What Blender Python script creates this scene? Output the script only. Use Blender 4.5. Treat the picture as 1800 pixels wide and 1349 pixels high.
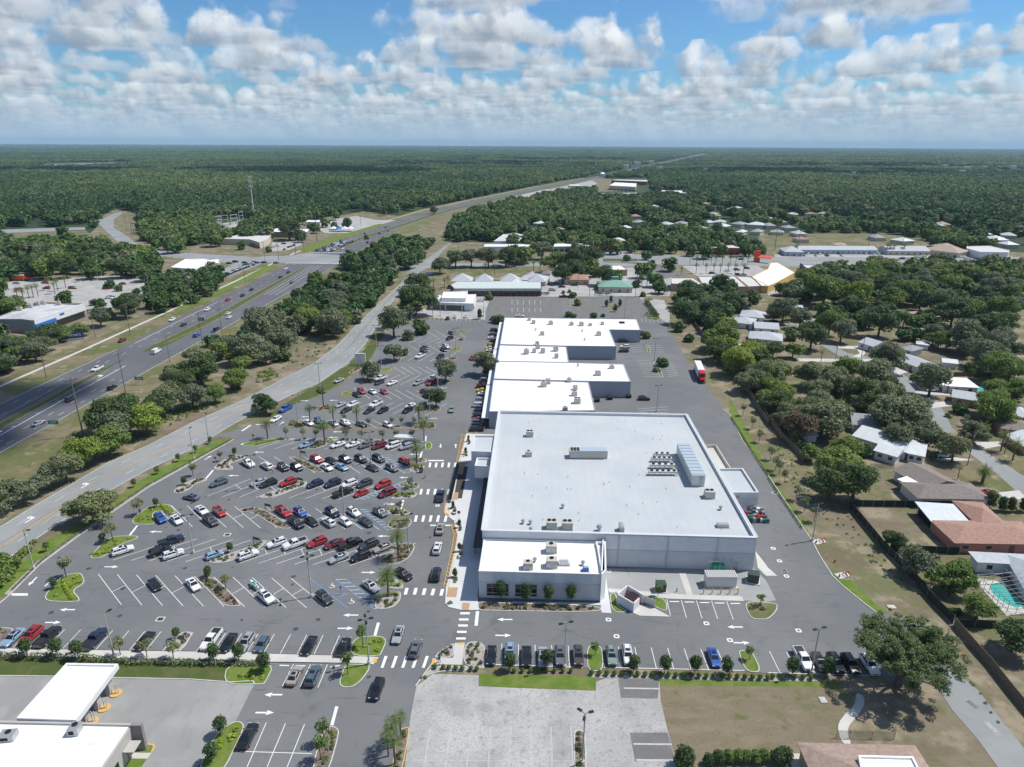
import bpy, bmesh, math, random
import numpy as np
from mathutils import Vector, Matrix, noise as mnoise
from mathutils.geometry import tessellate_polygon
random.seed(7); rng = np.random.default_rng(7)
scene = bpy.context.scene
for o in list(bpy.data.objects): bpy.data.objects.remove(o)
COL = scene.collection
# ------------------------------------------------------------------ camera
H = 90.0; FPX = 1200.0; CX, CY = 900.0, 674.5
PIT = math.atan((CY-252.5)/FPX); ROLL = 0.005
Fw = np.array([0, math.cos(PIT), -math.sin(PIT)]); R0 = np.array([1., 0, 0]); U0 = np.array([0, math.sin(PIT), math.cos(PIT)])
Rt = math.cos(ROLL)*R0+math.sin(ROLL)*U0; Up = -math.sin(ROLL)*R0+math.cos(ROLL)*U0
cam = bpy.data.cameras.new('camera'); camo = bpy.data.objects.new('camera', cam); COL.objects.link(camo)
cam.sensor_width = 36; cam.lens = 36*FPX/1800; cam.clip_start = 1; cam.clip_end = 80000
m = Matrix([[Rt[i], Up[i], -Fw[i]] for i in range(3)]).to_4x4(); m.translation = (0, 0, H); camo.matrix_world = m
scene.camera = camo
# ------------------------------------------------------------------ light, sky
SUN_EL = math.radians(58); SUN_AZ = math.radians(16)      # azimuth from +x towards +y
sd = Vector((math.cos(SUN_EL)*math.cos(SUN_AZ), math.cos(SUN_EL)*math.sin(SUN_AZ), math.sin(SUN_EL)))
sl = bpy.data.lights.new('sun', 'SUN'); sl.energy = 4.0; sl.angle = math.radians(.53); sl.color = (1, .965, .9)
so = bpy.data.objects.new('sun', sl); COL.objects.link(so); so.rotation_euler = sd.to_track_quat('Z', 'Y').to_euler()
so.location = (0, 0, 300)
W = bpy.data.worlds.new('World'); scene.world = W; W.use_nodes = True
NT = W.node_tree; NT.nodes.clear()
def nd(nt, t, **kw):
    n = nt.nodes.new(t)
    for k, v in kw.items():
        if k == 'ins':
            for i, val in v.items():
                if hasattr(val, 'links'): nt.links.new(val, n.inputs[i])
                else: n.inputs[i].default_value = val
        else: setattr(n, k, v)
    return n
def mth(nt, op, a, b=None, c=None, clamp=False):
    n = nt.nodes.new('ShaderNodeMath'); n.operation = op; n.use_clamp = clamp
    for i, v in enumerate((a, b, c)):
        if v is None: continue
        if hasattr(v, 'links'): nt.links.new(v, n.inputs[i])
        else: n.inputs[i].default_value = v
    return n.outputs[0]
def vmth(nt, op, a, b=None, out=0, scale=None):
    n = nt.nodes.new('ShaderNodeVectorMath'); n.operation = op
    for i, v in enumerate((a, b)):
        if v is None: continue
        if hasattr(v, 'links'): nt.links.new(v, n.inputs[i])
        else: n.inputs[i].default_value = v
    if scale is not None:
        if hasattr(scale, 'links'): nt.links.new(scale, n.inputs['Scale'])
        else: n.inputs['Scale'].default_value = scale
    return n.outputs[out]
def mixc(nt, f, a, b, mode='MIX'):
    n = nt.nodes.new('ShaderNodeMix'); n.data_type = 'RGBA'; n.blend_type = mode
    for i, v in ((0, f), (6, a), (7, b)):
        if hasattr(v, 'links'): nt.links.new(v, n.inputs[i])
        else: n.inputs[i].default_value = v if i == 0 else (*v[:3], 1)
    return n.outputs[2]
def noise(nt, vec, scale, detail=3, rough=.5, w=None):
    n = nt.nodes.new('ShaderNodeTexNoise'); n.inputs['Scale'].default_value = scale
    n.inputs['Detail'].default_value = detail; n.inputs['Roughness'].default_value = rough
    if vec is not None: nt.links.new(vec, n.inputs['Vector'])
    return n.outputs[0]
def ramp(nt, fac, lo, hi, a=0., b=1., smooth=True):
    n = nt.nodes.new('ShaderNodeMapRange'); n.interpolation_type = 'SMOOTHSTEP' if smooth else 'LINEAR'
    for i, v in enumerate((fac, lo, hi, a, b)):
        if hasattr(v, 'links'): nt.links.new(v, n.inputs[i])
        else: n.inputs[i].default_value = v
    return n.outputs[0]
SKY_STR = .10; HAZE = 5.0e-5
sky = nd(NT, 'ShaderNodeTexSky', sky_type='NISHITA', sun_disc=False)
sky.sun_elevation = SUN_EL; sky.sun_rotation = math.atan2(sd.x, sd.y)
sky.altitude = 0; sky.air_density = 1.0; sky.dust_density = .6; sky.ozone_density = 2.0
bg1 = nd(NT, 'ShaderNodeBackground', ins={0: sky.outputs[0], 1: SKY_STR})
# low cumulus field: the sky seen through a stack of horizontal slices of a 3D cloud noise
tc = nd(NT, 'ShaderNodeTexCoord'); dirv = tc.outputs['Generated']
sx = nd(NT, 'ShaderNodeSeparateXYZ'); NT.links.new(dirv, sx.inputs[0]); dz = sx.outputs[2]
dzc = mth(NT, 'MAXIMUM', dz, .004)
skyc = vmth(NT, 'SCALE', sky.outputs[0], scale=SKY_STR)
CLX, CLY, CLT = 40, 20, 1.065
NSL = 26; BASE = 1.0; TOP = 1.52
skyc = mixc(NT, 1, skyc, (.45, .74, 1.0), 'MULTIPLY')
colr = skyc
FS = 26.0   # fine billow detail
fine = noise(NT, dirv, FS, 6, .6)
fine2 = noise(NT, vmth(NT, 'ADD', dirv, (.006, 0, .010)), FS, 4, .6)
fa = mth(NT, 'MULTIPLY', mth(NT, 'SUBTRACT', fine, .5), .36)
fsh = mth(NT, 'SUBTRACT', fine, fine2)
prev = None; ALP = .44
wn = NT.nodes.new('ShaderNodeTexWhiteNoise'); NT.links.new(vmth(NT, 'SCALE', dirv, scale=4000.), wn.inputs[0]); jit = mth(NT, 'MULTIPLY', wn.outputs[0], (TOP-BASE)/NSL)
lowc = ramp(NT, dz, .0, .085, .11, 0.)
for k in range(NSL-1, -1, -1):
    h = BASE+(TOP-BASE)*k/(NSL-1); t = k/(NSL-1)
    hh_ = mth(NT, 'ADD', jit, h if prev is None else mth(NT, 'MULTIPLY_ADD', prev, 1e-6, h))   # keeps the slices in sequence
    P = vmth(NT, 'SCALE', dirv, scale=mth(NT, 'DIVIDE', hh_, dzc))
    P2 = vmth(NT, 'ADD', P, (CLX, CLY, 0))
    cov = noise(NT, vmth(NT, 'MULTIPLY', P2, (1, 1, 0)), .62, 1, .5)
    n = noise(NT, P2, 1.6, 1.5, .5)
    n2 = noise(NT, vmth(NT, 'ADD', P2, (.15, .04, .14)), 1.6, 1, .5)
    dens = mth(NT, 'ADD', mth(NT, 'ADD', mth(NT, 'MULTIPLY', cov, 1.0), n), mth(NT, 'MULTIPLY', fa, .45+.55*min(1, t*3)))
    dens = mth(NT, 'ADD', dens, lowc)
    thr = CLT + .20*t**1.3
    a = ramp(NT, dens, thr, thr+.09)
    lf = ramp(NT, mth(NT, 'ADD', mth(NT, 'SUBTRACT', n, n2), mth(NT, 'MULTIPLY', fsh, .55)), -.09, .11)
    g = min(1, .08+t*2.0)
    lit = (.42+.38*g, .48+.35*g, .55+.30*g); shd = (.22+.17*g, .28+.17*g, .36+.16*g)
    c = mixc(NT, lf, shd, lit)
    prev = mth(NT, 'MULTIPLY', a, ALP)
    colr = mixc(NT, prev, colr, c)
far = ramp(NT, dz, .0, .07, .72, 0.)
colr = mixc(NT, far, colr, (.33, .485, .625))
bg2 = nd(NT, 'ShaderNodeBackground', ins={0: colr, 1: 1.0})
selx = mth(NT, 'LESS_THAN', dz, .30)
ms = nd(NT, 'ShaderNodeMixShader'); NT.links.new(selx, ms.inputs[0]); NT.links.new(bg1.outputs[0], ms.inputs[1]); NT.links.new(bg2.outputs[0], ms.inputs[2])
wo = nd(NT, 'ShaderNodeOutputWorld'); NT.links.new(ms.outputs[0], wo.inputs[0])
W.cycles.sampling_method = 'MANUAL'; W.cycles.sample_map_resolution = 512
vs = scene.view_settings; vs.view_transform = 'Standard'; vs.look = 'None'; vs.exposure = .22; vs.gamma = 1
scene.cycles.max_bounces = 5; scene.cycles.transparent_max_bounces = 6; scene.cycles.volume_bounces = 0
# ------------------------------------------------------------------ photo pixel -> world
FR = {}
for i in range(4):
    FR['A%d' % (i+1)] = (450*i, 1000, 3.8644); FR['B%d' % (i+1)] = (450*i, 700, 3.8533)
    FR['C%d' % (i+1)] = (450*i, 420, 3.9667); FR['D%d' % (i+1)] = (450*i, 240, 4.0)
FR['P'] = (0, 0, 1.0); FR['E1'] = (780, 720, 7.494); FR['E2'] = (780, 900, 7.494); FR['E5'] = (1150, 760, 9.0); FR['E6'] = (300, 370, 6.923)
def px(fr, x, y):
    a, b, s = FR[fr]; return a+x/s, b+y/s
def ray(x, y): return Fw+Rt*(x-CX)/FPX-Up*(y-CY)/FPX
def G(p, z=0.):
    d = ray(*p); t = (z-H)/d[2]; return Vector((d[0]*t, d[1]*t))
def toks(s):
    fr = 'P'; out = []
    for t in s.split():
        if t[0].isalpha(): fr = t
        else: x, y = t.split(','); out.append(px(fr, float(x), float(y)))
    return out
def pts(s, z=0.): return [G(p, z) for p in toks(s)]
def proj(x, y, z=0):
    d = np.array([x, y, z-H]); w = d@Fw; return CX+FPX*(d@Rt)/w, CY-FPX*(d@Up)/w
# ------------------------------------------------------------------ helpers
def hexc(s): 
    v = [int(s[i:i+2], 16)/255 for i in (0, 2, 4)]
    return tuple(x/12.92 if x < .04045 else ((x+.055)/1.055)**2.4 for x in v)
MATS = {}
def mat(name, col=None, rough=.8, metal=0., col2=None, scale=1., detail=4, coat=0., emit=None, alpha=None, bump=0., bscale=None, trans=0., objcol=0., spec=None, contrast=(.35, .65)):
    if name in MATS: return MATS[name]
    m = bpy.data.materials.new(name); m.use_nodes = True; nt = m.node_tree; b = nt.nodes['Principled BSDF']
    b.inputs['Roughness'].default_value = rough; b.inputs['Metallic'].default_value = metal
    if spec is not None: b.inputs['Specular IOR Level'].default_value = spec
    b.inputs['Coat Weight'].default_value = coat; b.inputs['Coat Roughness'].default_value = .05
    c = col
    vec = nt.nodes.new('ShaderNodeNewGeometry').outputs['Position']
    if objcol:   # object-random brightness
        oi = nt.nodes.new('ShaderNodeObjectInfo').outputs['Random']
    if col2 is not None:
        n = noise(nt, vec, scale, detail, .6)
        c = mixc(nt, ramp(nt, n, *contrast), col, col2)
    if objcol:
        hs = nt.nodes.new('ShaderNodeHueSaturation')
        if hasattr(c, 'links'): nt.links.new(c, hs.inputs['Color'])
        else: hs.inputs['Color'].default_value = (*c[:3], 1)
        nt.links.new(ramp(nt, oi, 0, 1, 1-objcol, 1+objcol, False), hs.inputs['Value']); c = hs.outputs[0]
    if hasattr(c, 'links'): nt.links.new(c, b.inputs['Base Color'])
    else: b.inputs['Base Color'].default_value = (*c[:3], 1)
    if bump:
        bn = nt.nodes.new('ShaderNodeBump'); bn.inputs['Strength'].default_value = bump
        nt.links.new(noise(nt, vec, bscale or scale*4, 3), bn.inputs['Height']); nt.links.new(bn.outputs[0], b.inputs['Normal'])
    if alpha is not None: b.inputs['Alpha'].default_value = alpha
    MATS[name] = m; return m
def ground_mat(name, layers, rough=.9, bump=.0, streak=None):
    """layers: [base colour, (colour, scale, lo, hi, strength, seedoffset), ...] mixed by noise on world position"""
    m = bpy.data.materials.new(name); m.use_nodes = True; nt = m.node_tree; b = nt.nodes['Principled BSDF']
    b.inputs['Roughness'].default_value = rough; b.inputs['Specular IOR Level'].default_value = .25
    pos = nt.nodes.new('ShaderNodeNewGeometry').outputs['Position']
    c = (*layers[0][:3], 1)
    rgb = nt.nodes.new('ShaderNodeRGB'); rgb.outputs[0].default_value = c; c = rgb.outputs[0]
    for L in layers[1:]:
        col, sc, lo, hi, st = L[:5]; off = L[5] if len(L) > 5 else (0, 0, 0); sq = L[6] if len(L) > 6 else (1, 1, 1)
        v = vmth(nt, 'MULTIPLY', vmth(nt, 'ADD', pos, off), sq)
        f = mth(nt, 'MULTIPLY', ramp(nt, noise(nt, v, sc, 4, .62), lo, hi), st)
        c = mixc(nt, f, c, col)
    nt.links.new(c, b.inputs['Base Color'])
    if bump:
        bn = nt.nodes.new('ShaderNodeBump'); bn.inputs['Strength'].default_value = bump; bn.inputs['Distance'].default_value = .1
        nt.links.new(noise(nt, pos, 2.5, 4), bn.inputs['Height']); nt.links.new(bn.outputs[0], b.inputs['Normal'])
    MATS[name] = m; return m
class MB:
    def __init__(s): s.v = []; s.f = []; s.m = []; s.sm = []
    def face(s, ps, mi=0, sm=False):
        n = len(s.v); s.v.extend([tuple(p) for p in ps]); s.f.append(tuple(range(n, n+len(ps)))); s.m.append(mi); s.sm.append(sm)
    def mesh(s, vs, fs, mi=0, sm=False):
        n = len(s.v); s.v.extend([tuple(p) for p in vs])
        for f in fs: s.f.append(tuple(n+i for i in f)); s.m.append(mi); s.sm.append(sm)
    def box(s, c, d, rz=0., mi=0, bev=0.):
        x, y, z = d[0]/2, d[1]/2, d[2]/2; ca, sa = math.cos(rz), math.sin(rz)
        vs = []
        for zz in (-z, z):
            for xx, yy in ((-x, -y), (x, -y), (x, y), (-x, y)):
                vs.append((c[0]+xx*ca-yy*sa, c[1]+xx*sa+yy*ca, c[2]+zz))
        s.mesh(vs, [(3, 2, 1, 0), (4, 5, 6, 7), (0, 1, 5, 4), (1, 2, 6, 5), (2, 3, 7, 6), (3, 0, 4, 7)], mi)
    def cyl(s, a, b, r0, r1=None, n=8, mi=0, caps=True, sm=True):
        r1 = r0 if r1 is None else r1; a = Vector(a); b = Vector(b); d = (b-a)
        q = d.to_track_quat('Z', 'Y') if d.length > 0 else Vector((0, 0, 1)).to_track_quat('Z', 'Y')
        vs = []
        for p, r in ((a, r0), (b, r1)):
            for i in range(n):
                t = 2*math.pi*i/n; vs.append(p+q@Vector((r*math.cos(t), r*math.sin(t), 0)))
        s.mesh(vs, [(i, (i+1) % n, n+(i+1) % n, n+i) for i in range(n)], mi, sm)
        if caps: s.face(vs[:n][::-1], mi); s.face(vs[n:], mi)
    def flat(s, poly, z, mi=0):
        ps = [Vector((p[0], p[1], z)) for p in poly]
        for t in tessellate_polygon([ps]):
            a, b, c = [ps[i] for i in t]
            if (b-a).cross(c-a).z < 0: b, c = c, b
            s.face([a, b, c], mi)
    def wallring(s, poly, z0, z1, mi=0, inward=False):
        n = len(poly); A = area(poly); rev = (A < 0) != inward
        for i in range(n):
            a, b = poly[i], poly[(i+1) % n]
            q = [(a[0], a[1], z0), (b[0], b[1], z0), (b[0], b[1], z1), (a[0], a[1], z1)]
            s.face(q[::-1] if rev else q, mi)
    def band(s, p, q, z, mi=0):
        n = len(p)
        for i in range(n):
            a, b, c, d = p[i], p[(i+1) % n], q[(i+1) % n], q[i]
            f = [Vector((*x[:2], z)) for x in (a, b, c, d)]
            if (f[1]-f[0]).cross(f[2]-f[0]).z < 0: f = f[::-1]
            s.face(f, mi)
    def build(s, name, mats, parent=None, loc=(0, 0, 0), rz=0, origin=None):
        me = bpy.data.meshes.new(name)
        v = s.v
        if origin is not None: v = [(a-origin[0], b-origin[1], c-origin[2]) for a, b, c in v]
        me.from_pydata(v, [], s.f)
        if not isinstance(mats, (list, tuple)): mats = [mats]
        for mm in mats: me.materials.append(mm)
        me.polygons.foreach_set('material_index', s.m); me.polygons.foreach_set('use_smooth', s.sm); me.update()
        o = bpy.data.objects.new(name, me); COL.objects.link(o)
        if parent: o.parent = parent
        o.location = loc; o.rotation_euler = (0, 0, rz); return o
def area(p): return .5*sum(p[i][0]*p[(i+1) % len(p)][1]-p[(i+1) % len(p)][0]*p[i][1] for i in range(len(p)))
def inset(poly, d):
    n = len(poly); sgn = 1 if area(poly) > 0 else -1; out = []
    for i in range(n):
        a, b, c = Vector(poly[i-1][:2]), Vector(poly[i][:2]), Vector(poly[(i+1) % n][:2])
        e1 = (b-a).normalized(); e2 = (c-b).normalized()
        n1 = Vector((-e1.y, e1.x))*sgn; n2 = Vector((-e2.y, e2.x))*sgn
        k = n1+n2; L = max(k.length, .3); k = k/L; dd = d/max(.4, k.dot(n1)); out.append(b+k*dd)
    return out
def chaikin(p, it=2, amt=.25):
    for _ in range(it):
        q = []
        for i in range(len(p)):
            a, b = Vector(p[i][:2]), Vector(p[(i+1) % len(p)][:2]); q += [a.lerp(b, amt), a.lerp(b, 1-amt)]
        p = q
    return p
def empty(name, label, cat, loc=(0, 0, 0), rz=0., group=None):
    o = bpy.data.objects.new(name, None); COL.objects.link(o); o.location = loc; o.rotation_euler = (0, 0, rz)
    o.empty_display_size = .5; return tag(o, label, cat, group)
def tag(o, label=None, cat=None, group=None, kind=None):
    if label: o['label'] = label
    if cat: o['category'] = cat
    if group: o['group'] = group
    if kind: o['kind'] = kind
    return o
def children(o): return KIDS.get(o.name, [])
KIDS = {}
def copy_tree(root, loc, rz=0., scale=None, label=None, group=None, cat=None, mats=None):
    kids = [k for k in ALLP[root.name]]
    r = root.copy(); COL.objects.link(r); r.location = loc; r.rotation_euler = (0, 0, rz)
    if scale: r.scale = scale if isinstance(scale, tuple) else (scale,)*3
    if label: r['label'] = label
    if group: r['group'] = group
    if cat: r['category'] = cat
    mp = {root: r}
    for k in kids:
        c = k.copy(); COL.objects.link(c); c.parent = mp[k.parent]; mp[k] = c
        if mats and k.name.split('.')[0] in mats: c.material_slots[0].link = 'OBJECT'; c.material_slots[0].material = mats[k.name.split('.')[0]]
    return r
ALLP = {}
def register(root):
    """remember the parts of a prototype in parent-first order"""
    out = []; fr = [root]
    allo = list(COL.objects)
    while fr:
        nx = [o for o in allo if o.parent in fr]; out += nx; fr = nx
    ALLP[root.name] = out; return root
USED = set()
def place(root, loc, rz=0., scale=None, label=None, group=None, cat=None, mats=None):
    """first call moves the prototype itself, later ones copy it with its parts"""
    if root.name not in USED:
        USED.add(root.name); root.location = loc; root.rotation_euler = (0, 0, rz)
        if scale: root.scale = scale if isinstance(scale, tuple) else (scale,)*3
        if label: root['label'] = label
        if group: root['group'] = group
        if cat: root['category'] = cat
        for k in ALLP[root.name]:
            b = k.name.split('.')[0]
            if mats and b in mats: k.material_slots[0].link = 'OBJECT'; k.material_slots[0].material = mats[b]
        return root
    return copy_tree(root, loc, rz, scale, label, group, cat, mats)
def inpoly(x, y, poly):
    x = np.asarray(x); y = np.asarray(y); r = np.zeros(x.shape, bool); n = len(poly)
    for i in range(n):
        x1, y1 = poly[i][:2]; x2, y2 = poly[(i+1) % n][:2]
        if y1 == y2: continue
        c = ((y1 > y) != (y2 > y)) & (x < (x2-x1)*(y-y1)/(y2-y1)+x1); r ^= c
    return r
ORD = ['', 'first', 'second', 'third', 'fourth', 'fifth', 'sixth', 'seventh', 'eighth', 'ninth', 'tenth', 'eleventh', 'twelfth', 'thirteenth', 'fourteenth', 'fifteenth', 'sixteenth', 'seventeenth', 'eighteenth', 'nineteenth', 'twentieth']
def ordn(i):
    if i <= 20: return ORD[i]
    tens = {2: 'twenty', 3: 'thirty', 4: 'forty', 5: 'fifty', 6: 'sixty', 7: 'seventy', 8: 'eighty', 9: 'ninety'}
    th = {2: 'twentieth', 3: 'thirtieth', 4: 'fortieth', 5: 'fiftieth', 6: 'sixtieth', 7: 'seventieth', 8: 'eightieth', 9: 'ninetieth'}
    return th[i//10] if i % 10 == 0 else tens[i//10]+' '+ORD[i % 10]
# ================================================================== ground materials
M = MATS
ground_mat('forest_floor', [(.028, .052, .020), ((.045, .08, .028), .01, .4, .6, .8), ((.05, .055, .03), .004, .55, .7, .5)])
ground_mat('dry_soil', [(.20, .168, .118), ((.125, .14, .055), .035, .40, .60, .8), ((.30, .25, .18), .13, .48, .62, .85, (50, 9, 0)), ((.10, .125, .045), .18, .56, .70, .6, (9, 90, 0)), ((.15, .115, .08), .09, .5, .6, .6, (70, 3, 0), (.4, 1, 1)), ((.10, .105, .045), .6, .5, .75, .6), ((.30, .26, .20), 1.8, .62, .75, .5), ((.09, .065, .04), 4.0, .55, .75, .5)], bump=.3)
ground_mat('verge_grass', [(.125, .135, .05), ((.21, .17, .11), .05, .44, .58, .95), ((.32, .27, .20), .15, .56, .68, .8, (20, 60, 0)), ((.08, .10, .03), .3, .5, .7, .7), ((.22, .19, .13), 1.2, .6, .75, .5), ((.06, .07, .02), 3.0, .5, .8, .5)], bump=.3)
ground_mat('mown_field', [(.195, .16, .11), ((.12, .13, .055), .10, .46, .66, .6, (13, 4, 0)), ((.25, .205, .145), .3, .46, .66, .55, (0, 0, 0), (.5, 1.6, 1)), ((.10, .12, .035), .25, .58, .70, .8, (40, 8, 0)), ((.10, .075, .05), 2.0, .5, .75, .6), ((.26, .22, .15), 6., .6, .8, .5)], bump=.3)
ground_mat('green_grass', [(.10, .17, .022), ((.16, .20, .045), .35, .4, .6, .9), ((.17, .155, .08), .8, .60, .72, .8, (6, 6, 0)), ((.06, .115, .015), 1.6, .5, .75, .6), ((.16, .15, .06), .12, .58, .75, .6), ((.05, .09, .01), 7., .5, .8, .4)], bump=.4)
ground_mat('dull_grass', [(.07, .10, .025), ((.11, .12, .045), .25, .45, .65, .8), ((.16, .125, .08), .12, .55, .7, .8, (9, 0, 0)), ((.045, .065, .015), 2., .5, .75, .6)], bump=.4)
ground_mat('lot_asphalt', [(.145, .152, .157), ((.185, .19, .193), .03, .4, .65, .8), ((.092, .096, .10), .22, .55, .75, .5, (0, 30, 0)), ((.17, .172, .17), .6, .60, .8, .5, (0, 0, 0), (.2, 1, 1)), ((.07, .075, .08), .9, .66, .76, .55, (11, 0, 0)), ((.185, .185, .18), .35, .62, .72, .45, (31, 5, 0), (2.5, .35, 1)), ((.085, .09, .092), .5, .60, .68, .5, (5, 71, 0), (.3, 2.4, 1)), ((.17, .165, .16), 1.4, .70, .82, .4, (70, 0, 0))], rough=.85)
ground_mat('highway_asphalt', [(.115, .12, .132), ((.145, .15, .158), .02, .4, .65, .8), ((.085, .088, .095), .4, .5, .7, .5, (0, 0, 0), (3, .04, 1)), ((.10, .1, .1), 1.2, .62, .8, .3)], rough=.85)
ground_mat('old_asphalt', [(.245, .26, .262), ((.30, .31, .31), .05, .4, .65, .8), ((.21, .215, .215), .3, .5, .75, .6), ((.28, .275, .26), 1.5, .62, .8, .4)], rough=.9)
ground_mat('worn_paving', [(.37, .368, .36), ((.45, .445, .43), .08, .4, .62, .9), ((.27, .27, .262), .16, .48, .68, .7, (7, 7, 0)), ((.20, .20, .195), .8, .54, .70, .6), ((.24, .235, .225), 3., .5, .62, .6), ((.5, .49, .47), .7, .6, .75, .5, (3, 0, 0)), ((.15, .14, .13), 5., .62, .75, .6)], rough=.95)
ground_mat('bank_paving', [(.27, .27, .265), ((.32, .32, .31), .09, .4, .62, .9), ((.225, .225, .225), .4, .52, .68, .5, (7, 7, 0), (1, .4, 1)), ((.38, .375, .36), 2., .64, .78, .3)], rough=.95)
ground_mat('patched_asphalt', [(.155, .153, .15), ((.20, .20, .19), .3, .4, .7, .8), ((.11, .11, .11), 2., .55, .75, .6)], rough=.9)
ground_mat('concrete', [(.50, .49, .46), ((.58, .57, .54), .2, .4, .65, .7), ((.42, .41, .38), 1.2, .55, .75, .5)], rough=.85)
ground_mat('service_paving', [(.30, .31, .31), ((.34, .35, .35), .15, .4, .65, .8), ((.26, .265, .265), 1., .55, .75, .5)], rough=.9)
ground_mat('mulch', [(.17, .13, .105), ((.26, .23, .20), 1.4, .45, .6, .8), ((.10, .065, .045), 2.6, .5, .65, .8)], bump=.5)
ground_mat('gravel', [(.36, .34, .31), ((.24, .215, .19), 1.2, .45, .6, .8), ((.46, .44, .42), 5., .5, .65, .6)], bump=.5)
ground_mat('white_paint', [(.74, .74, .73), ((.50, .50, .49), 1.2, .55, .75, .6)], rough=.7)
ground_mat('yellow_paint', [(.65, .38, .10), ((.45, .30, .12), 1.2, .55, .75, .6)], rough=.7)
ground_mat('blue_paint', [(.13, .27, .48)], rough=.7)
ground_mat('faded_paint', [(.48, .48, .46), ((.36, .36, .35), 1.2, .45, .65, .7)], rough=.8)
ground_mat('tan_paving', [(.46, .30, .19), ((.40, .25, .15), 2., .4, .6, .6)], rough=.9)
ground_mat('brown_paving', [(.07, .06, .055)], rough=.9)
ground_mat('blue_concrete', [(.55, .56, .57), ((.60, .60, .60), .2, .4, .65, .6)], rough=.85)
ground_mat('pond_water', [(.25, .30, .36)], rough=.3)
def sheet(name, poly, z, m):
    b = MB(); b.flat(poly, z); o = b.build(name, M[m]); o['kind'] = 'structure'; return o
Rr = 24500
b = MB(); b.flat([(Rr*math.cos(a*math.pi/60), Rr*math.sin(a*math.pi/60)) for a in range(120)], 0); o = b.build('ground', M['forest_floor']); o['kind'] = 'structure'
# developed land under the lots, verges and yards
DEVS = ['P -80,1560 -80,700 0,640 0,520 0,478 110,474 220,455 300,455 330,432 450,424 520,392 640,372 700,380 760,366 900,338 990,320 870,366 800,392 780,425 900,428 1060,441 1330,441 1334,412 1420,411 1560,411 1625,420 1650,440 1800,444 1900,446 1990,700 2100,1200 2100,1560',
        'P 110,470 0,470 0,415 150,418 170,400 172,385 200,368 245,374 250,425 300,432 300,454 220,453', 'P 985,320 1060,313 1100,318 1100,336 985,340 940,356 880,362']
for i, s_ in enumerate(DEVS): sheet('dry_ground', pts(s_), .004+.001*i, 'dry_soil')
# highway --------------------------------------------------------------
NO = [(-197, 60), (-190, 150), (-186, 231), (-182, 300), (-180, 380), (-177, 460), (-176, 521), (-175, 593), (-166, 690), (-144, 845), (-113, 1000), (-66, 1163), (-5, 1355), (70, 1590), (150, 1830), (218, 2010), (330, 2350), (530, 2992), (900, 4130), (1439, 5800), (2000, 7600)]
SN = [(-163, 60), (-158, 150), (-155, 205), (-152.5, 262), (-149, 313), (-146, 360), (-142, 405), (-138, 460), (-137, 520), (-137, 594), (-133, 688), (-124, 790), (-99, 935), (-55, 1090), (14, 1310), (92, 1560), (172, 1806), (240, 2000), (358, 2330), (570, 2975), (950, 4110), (1500, 5780), (2060, 7580)]
def sub(pl, y): 
    for i in range(len(pl)-1):
        if pl[i][1] <= y <= pl[i+1][1]:
            t = (y-pl[i][1])/(pl[i+1][1]-pl[i][1]); return pl[i][0]+t*(pl[i+1][0]-pl[i][0])
def hx(y): return sub(NO, y), sub(SN, y)
sheet('highway_verge', [(x-20, y) for x, y in NO[:16]]+[(x+22, y) for x, y in SN[:17]][::-1], .012, 'verge_grass')
sheet('highway', NO+SN[::-1], .04, 'highway_asphalt')
# the straight old pavement of the junction is lighter
sheet('junction', [(-205, 542), (-176, 540), (-137, 536), (-118, 530), (-118, 560), (-137, 578), (-176, 592), (-205, 566)], .048, 'old_asphalt')
MED = [(-173.8, 60), (-173.8, 150), (-173.5, 240), (-171, 286)]; MED2 = [(-170.5, 60), (-170.2, 150), (-169.2, 240), (-168.8, 286)]
sheet('median', [(-173.8, 60), (-172.8, 240), (-170.8, 285), (-170.0, 285), (-169.4, 240), (-170.4, 60)], .06, 'dull_grass')
med_a = [(-169, 300), (-165.5, 334), (-163.5, 370), (-162.2, 420), (-160.5, 500), (-159.8, 528), (-158.8, 528), (-157.8, 500), (-158.2, 420), (-158.6, 372), (-160, 340), (-161.5, 303), (-165.5, 296)]
sheet('median', chaikin(med_a, 1), .06, 'dull_grass')
sheet('median', [(-158.5, 600), (-154, 690), (-133, 800), (-105, 950), (-66, 1100), (-28, 1220), (45, 1440), (120, 1680), (185, 1880), (191, 1878), (126, 1676), (51, 1436), (-22, 1216), (-60, 1096), (-99, 946), (-127, 796), (-149, 686), (-156.5, 600)], .06, 'dull_grass')
sheet('highway_sidewalk', [(x-14 if y > 300 else x-15, y) for x, y in NO[:14]]+[(x-12.2 if y > 300 else x-13.2, y) for x, y in NO[:14]][::-1], .03, 'concrete')
grn = [(-187, 380), (-183, 460), (-181, 528), (-190, 528), (-189, 460), (-193, 380)]
sheet('grass_strip', grn, .034, 'green_grass')
sheet('grass_strip', pts('P 640,426 760,372 900,338 900,341 775,375 640,432')+[], .035, 'green_grass')
sheet('grass_strip', [(-178.5, 600), (-168, 700), (-150, 820), (-158, 820), (-180, 700), (-192, 610)], .034, 'green_grass')
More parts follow.
